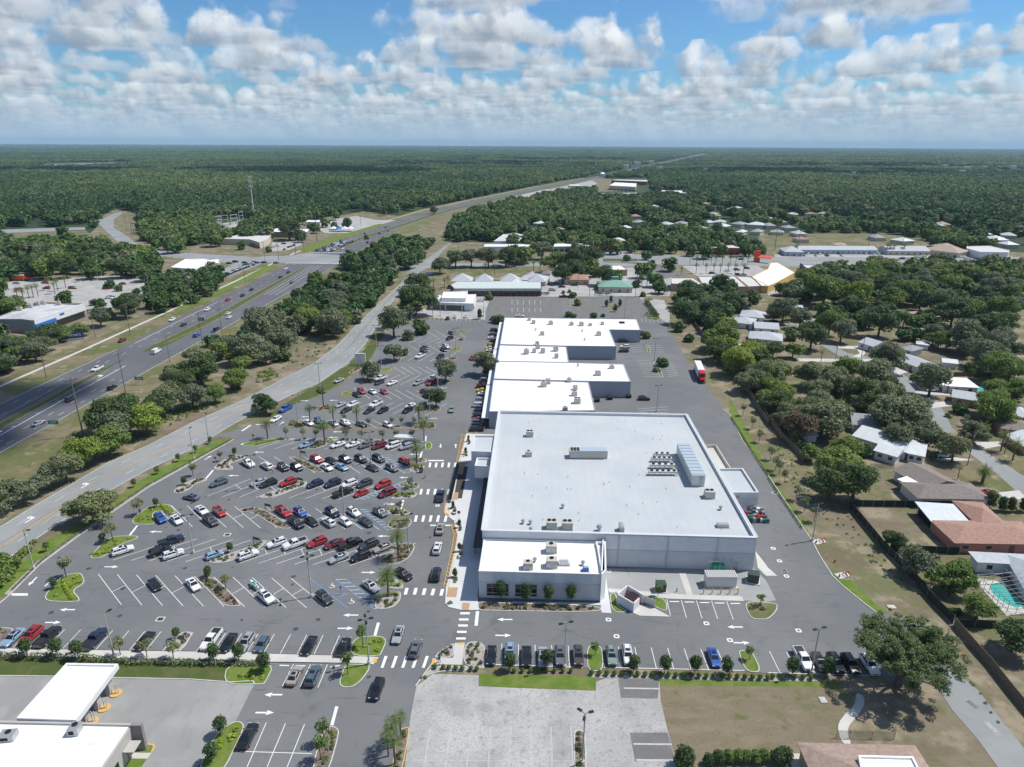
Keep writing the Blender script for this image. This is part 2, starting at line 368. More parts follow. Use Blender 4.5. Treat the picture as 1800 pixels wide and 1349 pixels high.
# highway markings
wm = MB(); ym = MB()
def seg(mb, p, q, w, z):
    p = Vector(p[:2]); q = Vector(q[:2]); d = (q-p)
    if d.length < 1e-6: return
    n = Vector((-d.y, d.x)).normalized()*w/2
    mb.flat([p-n, q-n, q+n, p+n], z) if False else mb.face([(p-n).to_3d()+Vector((0, 0, z)), (q-n).to_3d()+Vector((0, 0, z)), (q+n).to_3d()+Vector((0, 0, z)), (p+n).to_3d()+Vector((0, 0, z))])
def lane(offf, y0, y1, dash, gap, w, mb=wm):
    y = y0
    while y < y1:
        y2 = min(y+dash, y1)
        seg(mb, (offf(y), y), (offf(y2), y2), w, .075); y += dash+gap
medL = [(-173.8, 60), (-172.8, 240), (-170.8, 290), (-165.5, 334), (-163.5, 370), (-162.2, 420), (-160.5, 500), (-159.8, 535), (-158.5, 600), (-154, 690), (-133, 800), (-105, 950), (-66, 1100), (-28, 1220), (45, 1440), (120, 1680), (185, 1880)]
medR = [(-170.4, 60), (-169.4, 240), (-168, 290), (-160, 340), (-158.6, 372), (-158.2, 420), (-157.8, 500), (-157.4, 535), (-156.5, 600), (-149, 686), (-127, 796), (-99, 946), (-60, 1096), (-22, 1216), (51, 1436), (126, 1676), (191, 1878)]
for A, B_, fr in ((NO, medL, (.33, .66)), (medR, SN, (.38, .69))):
    for a in fr:
        for (ya, yb) in ((100, 535), (602, 1800)):
            if A is NO or ya > 100: lane(lambda y: sub(A, y)*(1-a)+sub(B_, y)*a, ya, yb, 3, 9 if yb < 600 else 12, .16 if yb < 600 else .25)
for a in (-3.6-3.5, -3.6-7.0):
    lane(lambda y: sub(SN, y)+.5+a+3.2, 100, 262, 3, 9, .16)
lane(lambda y: sub(SN, y)-.9, 100, 520, 400, .01, .18); lane(lambda y: sub(NO, y)+.8, 100, 300, 200, .01, .18)
for ya, yb in ((100, 270), (310, 530), (605, 1750)):
    lane(lambda y: sub(medL, y)-.4, ya, yb, 20, .001, .18 if yb < 600 else .3, ym); 
    lane(lambda y: sub(medR, y)+.4, ya, yb, 20, .001, .18 if yb < 600 else .3, ym)
# turn lane: solid line with short tick marks
lane(lambda y: sub(medR, y)+4.0, 120, 276, 8, 0.01, .3)
y = 126
while y < 275: x = sub(medR, y)+4.0; seg(wm, (x, y), (x-1.3, y-.2), .3, .076); y += 12
lane(lambda y: sub(NO, y)+3.5, 310, 400, 6, .01, .25)
for k in range(3): lane(lambda y: sub(medR, y)+3.4*(k+1), 420, 530, 30, .01, .18)
def arrow_at(c, d, L=2.6, w=.16, turn=0, mb=wm, z=.077):
    d = Vector(d).normalized(); n = Vector((-d.y, d.x)); c = Vector(c)
    def q(a, b_): p = c+d*a+n*b_; return (p.x, p.y, z)
    if not turn:
        mb.face([q(-L/2, -w), q(L*.12, -w), q(L*.12, w), q(-L/2, w)]); mb.face([q(L*.1, -w*3.1), q(L/2, 0), q(L*.1, w*3.1)])
    else:
        mb.face([q(-L/2, -w), q(L*.35, -w), q(L*.35, w), q(-L/2, w)]); mb.face([q(L*.35, -w), q(L*.35, turn*L*.32), q(L*.35-.4, turn*L*.32), q(L*.1, -w)] if turn < 0 else [q(L*.35, w), q(L*.1, w), q(L*.1, L*.3), q(L*.35, L*.3)])
        mb.face([q(L*.5, turn*L*.28), q(-.05*L, turn*L*.28), q(L*.22, turn*L*.52)])
for yy in (140, 205, 262): arrow_at((sub(medR, yy)+2.1, yy), (0, 1), 4, .2, turn=1)
# junction crosswalks and stop lines
for k in range(22): seg(wm, (-178+k*2., 538), (-178+k*2., 541.5), .7, .078)
for k in range(20): seg(wm, (-175.5+k*2., 593), (-175.5+k*2., 596.5), .7, .078)
# frontage road ----------------------------------------------------------
FN = pts('P -60,950 0,925.8 60,889 130,848 192,811.6 259.5,783 337,743 428,702.6 450,691 500,664.5 551,639 591,609 626.5,571.3 667,533 702,500.7 722,479 735,466 756,451.5 783,432.6 790,427')
FS = pts('P -60,1022 0,994 52,957 124.6,907.6 189.5,866 259.5,827 337,791 408,748 450,725 513,694.8 563.4,672 611,639.3 641.6,606.6 664,571 689.5,531 715,503 740,478 757,468 775,446 787,432 795,427')
sheet('frontage_road', FN+FS[::-1], .03, 'old_asphalt')
def lerp_poly(A, B_, t, n=60):
    def at(pl, u):
        i = min(int(u*(len(pl)-1)), len(pl)-2); f = u*(len(pl)-1)-i; return pl[i].lerp(pl[i+1], f)
    return [at(A, k/n).lerp(at(B_, k/n), t) for k in range(n+1)]
def dashed(mb, pl, dash, gap, w, z=.075):
    L = 0; on = True; rem = dash
    for a, b_ in zip(pl, pl[1:]):
        p = Vector(a[:2]); d = Vector(b_[:2])-p; l = d.length
        if l < 1e-6: continue
        d /= l; s = 0
        while s < l:
            st = min(rem, l-s)
            if on: seg(mb, p+d*s, p+d*(s+st), w, z)
            s += st; rem -= st
            if rem <= 1e-6: on = not on; rem = dash if on else gap
nfr = len(FN)
FNc, FSc = FN[:15], FS[:16]
cl = lerp_poly(FNc, FSc, .5); dashed(ym, [p+Vector((.0, .18)) for p in cl], 500, .1, .13); dashed(ym, [p-Vector((.0, .18)) for p in cl], 500, .1, .13)
for t in (.27, .73): dashed(wm, lerp_poly(FNc, FSc, t), 3, 9, .14)
dashed(wm, lerp_poly(FNc, FSc, .03), 500, .1, .12); dashed(wm, lerp_poly(FNc, FSc, .97), 500, .1, .12)
seg(ym, G((118, 885)), G((0, 963)), .2, .076); seg(ym, G((70, 925)), G((110, 897)), .2, .076); seg(ym, G((0, 961)), G((32, 951)), .2, .076)
for p in ((54, 914), (151, 854)): arrow_at(G(p), G((190, 826))-G((100, 878)), 3.4, .2, turn=1)
# side streets
sheet('side_street', pts('P 714,464 760,463 900,463 1061,461 1150,463 1150,469 1061,468 900,469 757,471 722,479'), .026, 'old_asphalt')
sheet('avenue', pts('P 1050,447 1140,448 1350,452 1560,453 1800,452 1950,452 1950,472 1800,472 1640,475 1500,470 1350,468 1180,466 1050,461'), .026, 'old_asphalt')
sheet('avenue_median', pts('P 1060,455 1120,455 1120,460 1060,460'), .034, 'dull_grass')
sheet('cross_road', pts('P 450,452.5 480,450 560,451 560,458 450,463 400,463 300,452 270,449 240,444 217,435 190,410 172,392.5 172,388 200,376 212,372 214,376 200,386 200,400 225,417 250,435 280,440 330,445'), .024, 'old_asphalt')
sheet('side_street', pts('P 0,404 90,401 150,399.5 150,404 90,407 0,410'), .024, 'old_asphalt')
# residential streets
sheet('residential_street', pts('B4 1090,130 1180,200 1300,280 1390,310 1734,530 1860,620 1860,800 1734,680 1560,520 1400,400 1330,350 1180,240'), .026, 'old_asphalt')
sheet('residential_street', pts('C4 360,735 450,740 560,800 760,840 1000,980 1180,1120 1300,1349 1160,1349 1060,1200 900,1060 700,920 540,845'), .027, 'old_asphalt')
sheet('driveway', pts('C4 -60,560 100,580 230,600 560,590 560,605 240,610 100,600 -60,580'), .028, 'old_asphalt')
sheet('driveway', pts('C4 220,540 330,560 560,570 560,595 400,600 260,580'), .029, 'old_asphalt')
for s in ('C4 200,835 720,840 720,862 200,855', 'C4 880,900 1000,880 980,930 900,950 840,985 760,950', 'C4 1030,1055 1270,1075 1265,1095 1030,1080', 'C4 1080,1150 1270,1130 1290,1165 1110,1185', 'B4 1110,385 1250,400 1400,420 1240,430 1120,420', 'B4 1400,300 1560,295 1600,320 1440,350', 'B4 1560,640 1700,625 1734,660 1734,690 1600,680', 'C4 470,745 660,750 680,800 640,830 590,820 640,800 620,770 500,765'):
    sheet('driveway', pts(s), .03, 'concrete')
for s in ('B4 650,600 780,560 860,700 640,700', 'B4 1450,400 1600,480 1734,540 1734,440 1560,360', 'B4 1250,440 1560,480 1734,560 1640,640 1300,560', 'C4 1100,870 1360,900 1280,920 1100,900', 'B4 1560,780 1734,790 1734,850 1650,840', 'C4 900,940 1070,1000 1050,1060 940,1010', 'D2 950,995 1230,960'):
    if s.count(',') > 2: sheet('lawn', pts(s), .016, 'verge_grass')
sheet('field', pts('P 1334,413 1420,412 1560,412 1625,421 1640,428 1560,436 1500,433 1340,440'), .016, 'verge_grass')
sheet('field', pts('C2 1210,220 1300,195 1785,200 C3 240,190 120,240 0,235 C2 1785,240 1400,300 1250,290 1180,250'), .016, 'verge_grass')
sheet('field', pts('D1 0,680 500,665 600,660 640,690 300,700 0,720'), .016, 'verge_grass')
# far-side car parks
sheet('car_park', pts('C1 0,300 210,280 560,270 830,255 1010,290 1000,420 800,480 600,520 590,450 300,440 190,460 0,520'), .03, 'worn_paving')
sheet('car_park', pts('C1 1550,220 1640,170 1785,160 C2 60,150 60,165 C1 1785,190 1560,280'), .031, 'old_asphalt')
sheet('car_park', pts('D2 110,745 290,740 330,760 230,800 110,810'), .031, 'worn_paving')
sheet('car_park', pts('D2 440,650 560,580 700,560 860,590 990,590 800,640 700,680 480,680'), .031, 'worn_paving')
sheet('car_park', pts('D2 1000,950 0,950'), .031, 'worn_paving') if False else None
sheet('car_park', pts('C3 0,300 150,225 560,230 640,210 830,200 1000,190 1110,240 1110,340 1100,400 870,400 330,405 0,400'), .022, 'worn_paving')
sheet('car_park', pts('C3 860,230 1000,190 1250,250 1110,270 1000,300'), .031, 'patched_asphalt')
sheet('car_park', pts('C3 1180,190 1700,180 1785,230 1700,260 1300,265'), .024, 'worn_paving')
sheet('car_park', pts('C4 40,110 800,105 1450,110 1700,120 1700,150 1200,150 60,150'), .023, 'worn_paving')
sheet('car_park', pts('C3 620,90 850,90 850,115 620,115'), .027, 'worn_paving')
sheet('car_park', pts('D3 0,410 100,385 280,370 560,310 600,330 500,390 300,410 130,450 0,450'), .024, 'worn_paving')
sheet('car_park', pts('D3 580,400 900,395 920,430 700,445 620,430'), .024, 'worn_paving')
sheet('car_park', pts('C4 0,330 190,300 270,270 270,300 200,330 0,400'), .024, 'worn_paving')
# ------------------------------------------------------------------ the shopping-centre lot
LOT = pts('P 411,774 348,809 259.5,858 192,905 130,949 70,993 15,1048 -60,1108 -60,1141 C2 -1,-1') [:-1]
LOT += pts('P 0,1141 300,1144 450,1149 610,1152 620,1166 590,1349 700,1349 722,1259 732,1207 760,1166 852,1171 1060,1175 1309,1180 1345,1184 1539,1188 1640,1202 1672,1171 1617,1095 1541,1078 1505,1050 1484,1033 1464,1014 1441,978 1428,952 1389,895 1350,836 1305,775 1283,729 1271,720 1243,680 1210,637 1190,601 1165,564 C3 1040,545 960,460 900,430 890,405 330,405 0,400 C2 1600,400 1560,560 1200,570 1050,590 900,660 830,780 800,870 720,930 560,1040 420,1110 280,1150 180,1200 100,1280 B1 1710,180 1450,262 1585,272')
sheet('parking_lot', LOT, .05, 'lot_asphalt')
sheet('back_car_park', pts('C2 1640,395 C3 1000,425 950,440 1040,560 900,550 C2 1720,548 1640,500'), .056, 'patched_asphalt')
sheet('service_lane', pts('C3 890,405 1060,430 1100,520 1100,600 1050,570 960,460 900,430'), .055, 'worn_paving')
sheet('driveway', pts('A4 1130,770 1240,660 1430,830 1600,1050 1739,1220 1739,1420 1560,1349 1440,1180 1250,960'), .045, 'old_asphalt')
sheet('bank_forecourt', pts('A1 -100,730 0,730 350,735 800,745 1300,755 1570,775 1720,765 1728,785 1600,1040 1340,1349 1300,1500 -300,1500'), .046, 'bank_paving')
sheet('lower_car_park', pts('A2 -1,775 -10,640 620,655 660,700 560,1349 560,1500 -210,1500 -210,1349 -140,1040'), .047, 'lot_asphalt')
sheet('lower_car_park', pts('A2 -40,1000 60,780 180,640 620,650 660,760 590,1349 590,1560 -300,1560'), .0485, 'lot_asphalt')
sheet('worn_car_park', pts('A2 1200,715 1515,725 A3 -228,800 0,810 430,825 570,830 570,770 640,745 1000,750 1010,900 1060,1110 1120,1330 1125,1500 A2 1000,1500 1010,1349 1050,1000 1090,800'), .044, 'worn_paving')
for s in ('A3 720,750 1000,750 990,885 740,878', 'A3 800,1115 1055,1115 1112,1305 835,1310'): sheet('asphalt_patch', pts(s), .052, 'patched_asphalt')
sheet('service_yard', pts('P 1062,1000 1325,1000 1346,1020 1364,1056 1345,1059 1300,1055 1175,1050 1070,1037'), .056, 'service_paving')
sheet('driveway', pts('B3 1648,1040 1690,1090 1734,1150 1796,1205 1720,1205 1665,1150'), .058, 'concrete')
sheet('mown_field', pts('A3 1000,760 1739,775 A4 0,775 440,780 600,850 520,960 450,1100 500,1220 350,1349 300,1500 A3 1130,1500 1120,1330 1060,1110 1010,900'), .02, 'mown_field')
sheet('rough_verge', pts('P -60,700 0,704 75,650 156,600 156,660 75,755 0,805 -60,830'), .011, 'verge_grass') if False else None
for s in ('A2 1515,715 1739,725 A3 0,720 570,735 570,828 430,822 0,808 A2 1515,795', 'A3 1000,755 1739,765 A4 0,765 470,775 500,830 300,800 A3 1739,800 1000,795', 'A4 430,0 500,75 560,75 650,160 720,230 820,300 740,300 520,130', 'A4 850,240 1030,360 1000,340 950,290 870,250'):
    if s.count(',') > 3: sheet('grass_strip', pts(s), .03, 'green_grass')
sheet('grass_strip', pts('B4 -270,-30 0,490 40,560 160,720 240,840 290,950 290,970 150,750 0,540 -170,290 -260,110'), .03, 'green_grass')
sheet('grass_strip', pts('B1 1585,272 1500,280 1340,345 1150,450 1000,530 880,610 720,720 640,800 500,870 330,960 200,1060 140,1130 0,1240 0,1349 60,1340 270,1120 500,950 740,780 1000,600 1340,415 1570,290'), .055, 'green_grass')
sheet('gravel_strip', pts('B1 60,1340 270,1125 500,955 740,785 1000,605 1340,418 1570,292 1570,288 1340,405 1000,588 740,765 500,932 255,1105 30,1325'), .06, 'gravel')
sheet('grass_strip', pts('C2 60,1240 250,1120 440,1010 640,880 760,770 830,660 900,650 870,720 800,830 700,920 560,1020 420,1100 250,1160 120,1240'), .03, 'dull_grass')
sheet('grass_strip', pts('A1 0,600 650,620 1739,640 1739,760 1570,770 1300,755 800,742 0,728 -200,728 -200,600'), .034, 'dull_grass')
for s in ('A4 440,1180 600,840 660,860 650,930 560,1060 540,1120 575,1195 500,1195', ): sheet('footpath', chaikin(pts('A4 598,835 655,870 655,930 600,1010 545,1070 540,1130 572,1195 512,1195 478,1120 475,1050 530,980 595,920'), 2), .04, 'concrete')
for s in ('B4 750,750 980,1000 1190,1010 1060,860', 'A4 1010,110 1100,1349'):
    if s.count(',') > 3: sheet('bare_patch', pts(s), .012, 'dry_soil')
# sidewalks
sheet('sidewalk', pts('A1 -200,540 0,545 850,562 1340,568 1739,575 A2 0,580 620,597 800,603 835,606 800,655 690,645 0,635 A1 1739,633 800,612 0,592 -200,590'), .17, 'concrete')
sheet('sidewalk', pts('A2 1350,510 1418,505 1400,658 1190,655 1200,615 1340,610'), .175, 'concrete')
sheet('storefront_walk', pts('B2 1425,243 1620,250 1600,960 1520,1180 1500,1349 A2 1515,285 1400,285 1310,265 1285,240 1290,130 1330,0 B2 1300,1230 1335,1080 1365,930 1340,835 1275,785 1290,700 1325,690 1370,440'), .16, 'blue_concrete')
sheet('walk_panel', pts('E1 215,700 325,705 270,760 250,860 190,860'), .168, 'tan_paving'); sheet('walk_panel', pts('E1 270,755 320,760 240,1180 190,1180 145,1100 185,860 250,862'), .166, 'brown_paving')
sheet('walk_panel', pts('E1 140,1095 198,1100 180,1200 105,1195'), .17, 'tan_paving'); sheet('walk_panel', pts('E2 60,1003 188,1003 165,1135 35,1130'), .17, 'tan_paving')
sheet('walk_panel', pts('E2 245,1205 345,1210 330,1302 235,1300'), .17, 'tan_paving')
sheet('sidewalk', pts('A3 605,30 635,30 675,305 608,300 600,235'), .1, 'blue_concrete')
sheet('sidewalk', pts('A3 0,225 600,235 600,250 0,240'), .105, 'blue_concrete')
sheet('sidewalk', pts('A3 650,135 950,160 1200,180 1560,190 1575,222 1060,205 940,190 710,165 660,165'), .1, 'concrete')
sheet('sidewalk', pts('A3 1132,28 1180,30 1228,180 1185,180'), .1, 'concrete')
sheet('sidewalk', pts('A3 820,300 860,245 940,255 1075,328 870,322'), .1, 'concrete')
# yellow hatched kerbside strips
for L_, R_, n in (('B2 1395,250 1358,435', 'B2 1418,250 1385,435', 22), ('B2 1285,700 1272,770 1285,800', 'B2 1312,700 1305,800 1310,800', 8), ('B2 1318,860 1342,930 1318,1060 1270,1285', 'B2 1345,860 1365,930 1345,1060 1305,1285', 26)):
    A_, B_ = pts(L_), pts(R_)
    while len(A_) > len(B_): B_.append(B_[-1])
    while len(B_) > len(A_): A_.append(A_[-1])
    for pl in (A_, B_): dashed(ym, pl, 100, .1, .14, .178)
    a = lerp_poly(A_, B_, 0, n); c = lerp_poly(A_, B_, 1, n)
    for i in range(n): seg(ym, a[i], c[i+1], .13, .179)
for s in ('A2 800,610 825,612 818,645 797,645', 'A2 1197,618 1222,620 1215,652 1192,650', 'A2 1367,508 1413,506 1410,522 1365,522'):
    o = sheet('tactile_paving', pts(s), .185, 'yellow_paint')
# white painted stall lines -------------------------------------------------
lot = MB(); blue = MB()
ZL = .068
def comb(top, bot, n, w=.12, tick=None, skip=()):
    t = pts(top); b_ = pts(bot)
    for i in range(n):
        f = i/(n-1); p = t[0].lerp(t[1], f); q = b_[0].lerp(b_[1], f)
        if i in skip: continue
        seg(lot, p, q, w, ZL)
        if tick and i < n-1:
            p2 = t[0].lerp(t[1], (i+1)/(n-1)); q2 = b_[0].lerp(b_[1], (i+1)/(n-1))
            seg(lot, p.lerp(q, tick[0]), p2.lerp(q2, tick[1]), w, ZL+.001)
comb('A1 668,38 2109,70', 'A1 825,247 2364,272', 12, tick=(.6, .36))
comb('B1 1212,953 2816,985', 'B1 765,1100 2369,1136', 14, tick=(.36, .6))
comb('B1 1052,725 2353,752', 'B1 1190,873 2570,892', 13, tick=(.6, .36))
comb('B1 1700,548 2754,560', 'B1 1400,668 2404,690', 10, tick=(.36, .6))
comb('B2 20,398 844,405', 'B2 195,507 1010,512', 9, tick=(.6, .36))
comb('B2 180,290 1060,300', 'B2 20,342 905,360', 9)
comb('C2 310,1258 900,1270', 'C2 420,1312 1010,1320', 8)
comb('C2 660,1140 1330,1150', 'C2 500,1205 1180,1235', 10)
comb('C2 680,1040 1120,1062', 'C2 800,1118 1240,1125', 7)
comb('C2 930,950 1360,955', 'C2 790,1010 1230,1030', 7)
comb('C2 955,893 1240,893', 'C2 1045,948 1330,940', 6)
comb('C2 1010,800 1330,810', 'C2 1090,900 1400,890', 4) if False else None
comb('C2 1080,800 1400,790', 'C2 980,850 1290,860', 5); comb('C2 1060,740 1340,745', 'C2 1150,790 1420,790', 5)
comb('C2 1160,690 1420,690', 'C2 1060,730 1320,735', 5); comb('C2 1180,640 1400,645', 'C2 1260,685 1460,690', 4)
comb('A1 222,410 2306,455', 'A1 90,537 2249,585', 20)
comb('A2 255,650 485,652', 'A2 180,800 420,810', 3)
comb('A2 70,1048 330,1058', 'A2 -60,1349 212,1349', 3); seg(lot, G(px('A2', -110, 1243)), G(px('A2', 380, 1258)), .12, ZL+.001)
comb('A3 -69,512 382,525', 'A3 -69,655 390,670', 5); comb('A3 722,530 1395,552', 'A3 745,672 1455,695', 7)
comb('A4 10,562 240,575', 'A4 80,705 320,712', 3); seg(lot, G(px('A3', -120, 652)), G(px('A3', 480, 673)), .15, ZL+.001); seg(lot, G(px('A3', 625, 672)), G(px('A3', 1580, 693)), .15, ZL+.001); seg(lot, G(px('A4', 0, 708)), G(px('A4', 730, 728)), .15, ZL+.001)
comb('A3 1150,215 1458,222', 'A3 1185,335 1503,347', 4)
comb('C3 0,430 200,430', 'C3 0,460 200,460', 6, .14); comb('C3 0,482 200,484', 'C3 0,510 200,512', 6, .14)
comb('C3 345,440 345,520', 'C3 405,440 405,520', 6, .13); comb('C3 880,850 920,960', 'C3 1000,848 1060,965', 9, .12); comb('C3 1060,865 1090,965', 'C3 1120,865 1165,950', 8, .12)
comb('C3 900,560 1040,572', 'C3 912,583 1050,585', 6, .12); comb('C3 950,745 960,790', 'C3 1035,745 1060,790', 4); comb('C3 830,745 840,790', 'C3 900,745 920,790', 4)
comb('C3 460,425 950,430', 'C3 480,430 955,436', 12, .1); comb('C2 1220,545 1560,550', 'C2 1210,570 1555,575', 12, .12)
comb('B3 850,75 870,100', 'B3 1060,60 1060,100', 3); 
for p in ((1102, 225), (1205, 228), (1307, 232), (1410, 235), (1517, 238)):
    c = G(px('A3', *p)); seg(lot, c-Vector((1, 0)), c+Vector((1, 0)), .28, ZL+.002)
for a, c in (((160, 658), (225, 660)), ((270, 660), (335, 662)), ((505, 668), (570, 660))): seg(lot, G(px('A2', *a)), G(px('A2', *c)), .25, ZL+.002)
# worn lot lines
wl = MB()
for i in range(8):
    x = 1187+i*136
    for dx in (-3, 3): seg(wl, G(px('A2', x+dx, 1075)), G(px('A2', x+dx-int(45*(1-i/5)), 1349)), .1, .056)
seg(wl, G(px('A2', 1005, 1303)), G(px('A3', 410, 1308)), .1, .0565)
for a, c in (((760, 813), (1000, 817)), ((825, 1192), (1085, 1195)), ((845, 1301), (1115, 1303))): seg(wl, G(px('A3', *a)), G(px('A3', *c)), .32, .058)
o = wl.build('worn_stall_lines', M['faded_paint']); o['kind'] = 'structure'
sm = MB(); rs = random.Random(8)
for s in ('A3 -60,430 500,440 1100,452 1739,462', 'A4 0,462 300,465 560,475', 'A1 300,90 700,300 1300,320', 'A2 0,350 500,365 900,380', 'B4 0,600 60,900 250,1180', 'B3 1200,60 1500,620', 'B2 1120,250 1150,700 1080,1349', 'B2 1280,300 1230,900 1150,1349', 'B1 300,1250 900,1190 1734,1200', 'C2 1400,600 1440,1000 1420,1349', 'B4 100,690 160,1000 420,1349', 'A2 640,1349 760,900 900,650'):
    pl = pts(s)
    for a, c in zip(pl, pl[1:]):
        n = 8; pr = a
        for k in range(1, n+1): q = a.lerp(c, k/n)+Vector((rs.uniform(-.15, .15), rs.uniform(-.15, .15))); seg(sm, pr, q, rs.uniform(.08, .2), .0625+rs.random()*.001); pr = q
o = sm.build('asphalt_seam', M['patched_asphalt']); o['kind'] = 'structure'
sm = MB()
for i in range(170):
    x, y = rs.uniform(-110, 75), rs.uniform(92, 330)
    if not inpoly([x], [y], LOT)[0]: continue
    a = rs.uniform(0, 6.28); p_ = Vector((x, y))
    for k in range(rs.randint(3, 9)): a += rs.uniform(-.6, .6); q = p_+Vector((math.cos(a), math.sin(a)))*rs.uniform(.6, 1.6); seg(sm, p_, q, .07, .0612+rs.random()*.001); p_ = q
    if i % 2:
        c = Vector((rs.uniform(-95, 5), rs.uniform(95, 180))); r = rs.uniform(.25, .7); w_ = [(c.x+r*math.cos(t)*rs.uniform(.7, 1.2), c.y+r*math.sin(t)*rs.uniform(.7, 1.2)) for t in (0, .8, 1.6, 2.4, 3.2, 4., 4.8, 5.5)]
        if inpoly([c.x], [c.y], LOT)[0]: sm.flat(w_, .0605+i*.000003)
mat('crack_sealant', (.055, .057, .06), .7); o = sm.build('asphalt_cracks', MATS['crack_sealant']); o['kind'] = 'structure'
# stop bars, arrows and crossings
def quadpx(mb, fr, x, y, w, h, shx=0., z=ZL+.002):
    mb.face([G(px(fr, *p)).to_3d()+Vector((0, 0, z)) for p in ((x-w/2-shx, y+h/2), (x+w/2-shx, y+h/2), (x+w/2+shx, y-h/2), (x-w/2+shx, y-h/2))])
for x, y in ((1020, 155), (1082, 155), (1142, 158), (1202, 160), (1262, 162)): quadpx(lot, 'A2', x, y, 22, 45, 6)
for x in (1178, 1220, 1263, 1306, 1349): quadpx(lot, 'B2', x, 455, 15, 32, 3)
for x in (1118, 1165, 1212, 1257, 1305): quadpx(lot, 'B2', x, 636, 16, 37, 4)
for x in (1083, 1133, 1183, 1233, 1285): quadpx(lot, 'B2', x, 818, 18, 43, 5)
for x in (870, 940, 1010, 1080, 1150): quadpx(lot, 'A2', x, 635, 20, 80, 14)
for x, y in ((1420, 305), (1412, 347), (1406, 388), (1398, 431), (1392, 476)): quadpx(lot, 'A2', x, y, 65, 14, 0)
for fr, x, y, w, h, s in (('A2', 820, 412, 20, 88, 12), ('A2', 532, 1002, 22, 128, 17), ('A2', 1500, 340, 22, 98, 5), ('A1', 135, 177, 110, 16, 0), ('B2', 1220, 425, 105, 8, 0), ('B2', 990, 722, 14, 60, 8), ('B2', 1118, 385, 12, 42, 6), ('B2', 1255, 864, 150, 8, 0), ('B2', 1150, 275, 9, 35, 2), ('B1', 905, 898, 14, 66, 26), ('B1', 1420, 518, 12, 56, 24), ('B1', 1672, 314, 75, 9, 6), ('B1', 1668, 205, 14, 40, 30)): quadpx(lot, fr, x, y, w, h, s)
ARR = 'A1 458,280 -1,0|A1 360,367 1,0|A1 222,88 -1,1.0|A1 338,92 1,-.9|A2 643,317 -1,0|A2 608,407 1,0|A2 765,27 1,0|A2 118,858 -1,0|A2 60,980 1,0|A2 1690,347 -1,0|A2 1680,455 1,0|A3 1515,398 -1,0|A3 1560,505 1,0|B1 1055,907 -1,0|B1 755,1145 1,0|B1 1580,527 -1,0|B1 1410,405 1,-.6|B2 905,720 1,0|B2 865,937 -1,0|B2 1005,540 -1,0|B2 1070,383 -1,0|B2 550,230 -1,0|B2 523,268 -1,0|B2 1250,325 0,1|B2 1353,325 0,-1|B2 20,368 -1,0|C2 540,1128 -1,0|C2 345,1243 -1,0|C2 340,1130 1,0|C2 1235,1253 1,0|C2 1305,1042 -1,0|B2 25,180 -1,0|B2 175,172 1,-.7|B2 1200,140 1,0'
for t in ARR.split('|'):
    fr, a, d = t.split(); x, y = map(float, a.split(',')); dx, dy = map(float, d.split(','))
    p = px(fr, x, y); g = G(p); g2 = G((p[0]+dx*4, p[1]+dy*4)); arrow_at(g, g2-g, 3.1, .17, mb=lot, z=ZL+.003)
# accessible bays: blue lines and hatched aisles
def hatch(a, b_, c, d, n, ble=True):
    a, b_, c, d = [G(p) for p in toks(' '.join((a, b_, c, d)))]
    for i in range(n+1):
        f = i/n; seg(lot, a.lerp(b_, f), d.lerp(c, f), .12, ZL+.004)
    for p, q in ((a, b_), (d, c)):
        seg(blue, p, q, .22, ZL+.006)
hatch('A2 540,75', 'A2 800,275', 'A2 870,270', 'A2 615,75', 8)
seg(blue, G(px('A2', 372, 72)), G(px('A2', 625, 273)), .2, ZL+.006); seg(blue, G(px('A2', 540, 175)), G(px('A2', 620, 170)), .2, ZL+.006); seg(blue, G(px('A2', 565, 190)), G(px('A2', 625, 172)), .2, ZL+.007)
hatch('B2 705,755', 'B2 885,893', 'B2 930,890', 'B2 745,757', 8)
seg(blue, G(px('B2', 650, 840)), G(px('B2', 735, 890)), .2, ZL+.006)
hatch('B2 865,405', 'B2 1020,505', 'B2 1060,500', 'B2 905,408', 7); seg(blue, G(px('B2', 820, 465)), G(px('B2', 895, 507)), .2, ZL+.006)
hatch('B2 705,683', 'B2 995,575', 'B2 1008,590', 'B2 745,685', 9)
# wheelchair pictograms: head, torso, seat and wheel
def wheelchair(p):
    c = G(p)
    for k in range(10):
        a0, a1 = math.radians(200+k*24), math.radians(200+(k+1)*24)
        seg(lot, c+Vector((math.cos(a0), math.sin(a0)))*.5, c+Vector((math.cos(a1), math.sin(a1)))*.5, .13, ZL+.008)
    seg(lot, c+Vector((-.15, .25)), c+Vector((-.15, .95)), .16, ZL+.009); seg(lot, c+Vector((-.15, .3)), c+Vector((.45, .3)), .14, ZL+.0095); seg(lot, c+Vector((.42, .3)), c+Vector((.7, -.3)), .14, ZL+.010); seg(lot, c+Vector((-.25, 1.15)), c+Vector((-.05, 1.15)), .2, ZL+.0092)
for p in (px('A2', 515, 122), px('A2', 648, 228)): wheelchair(p)
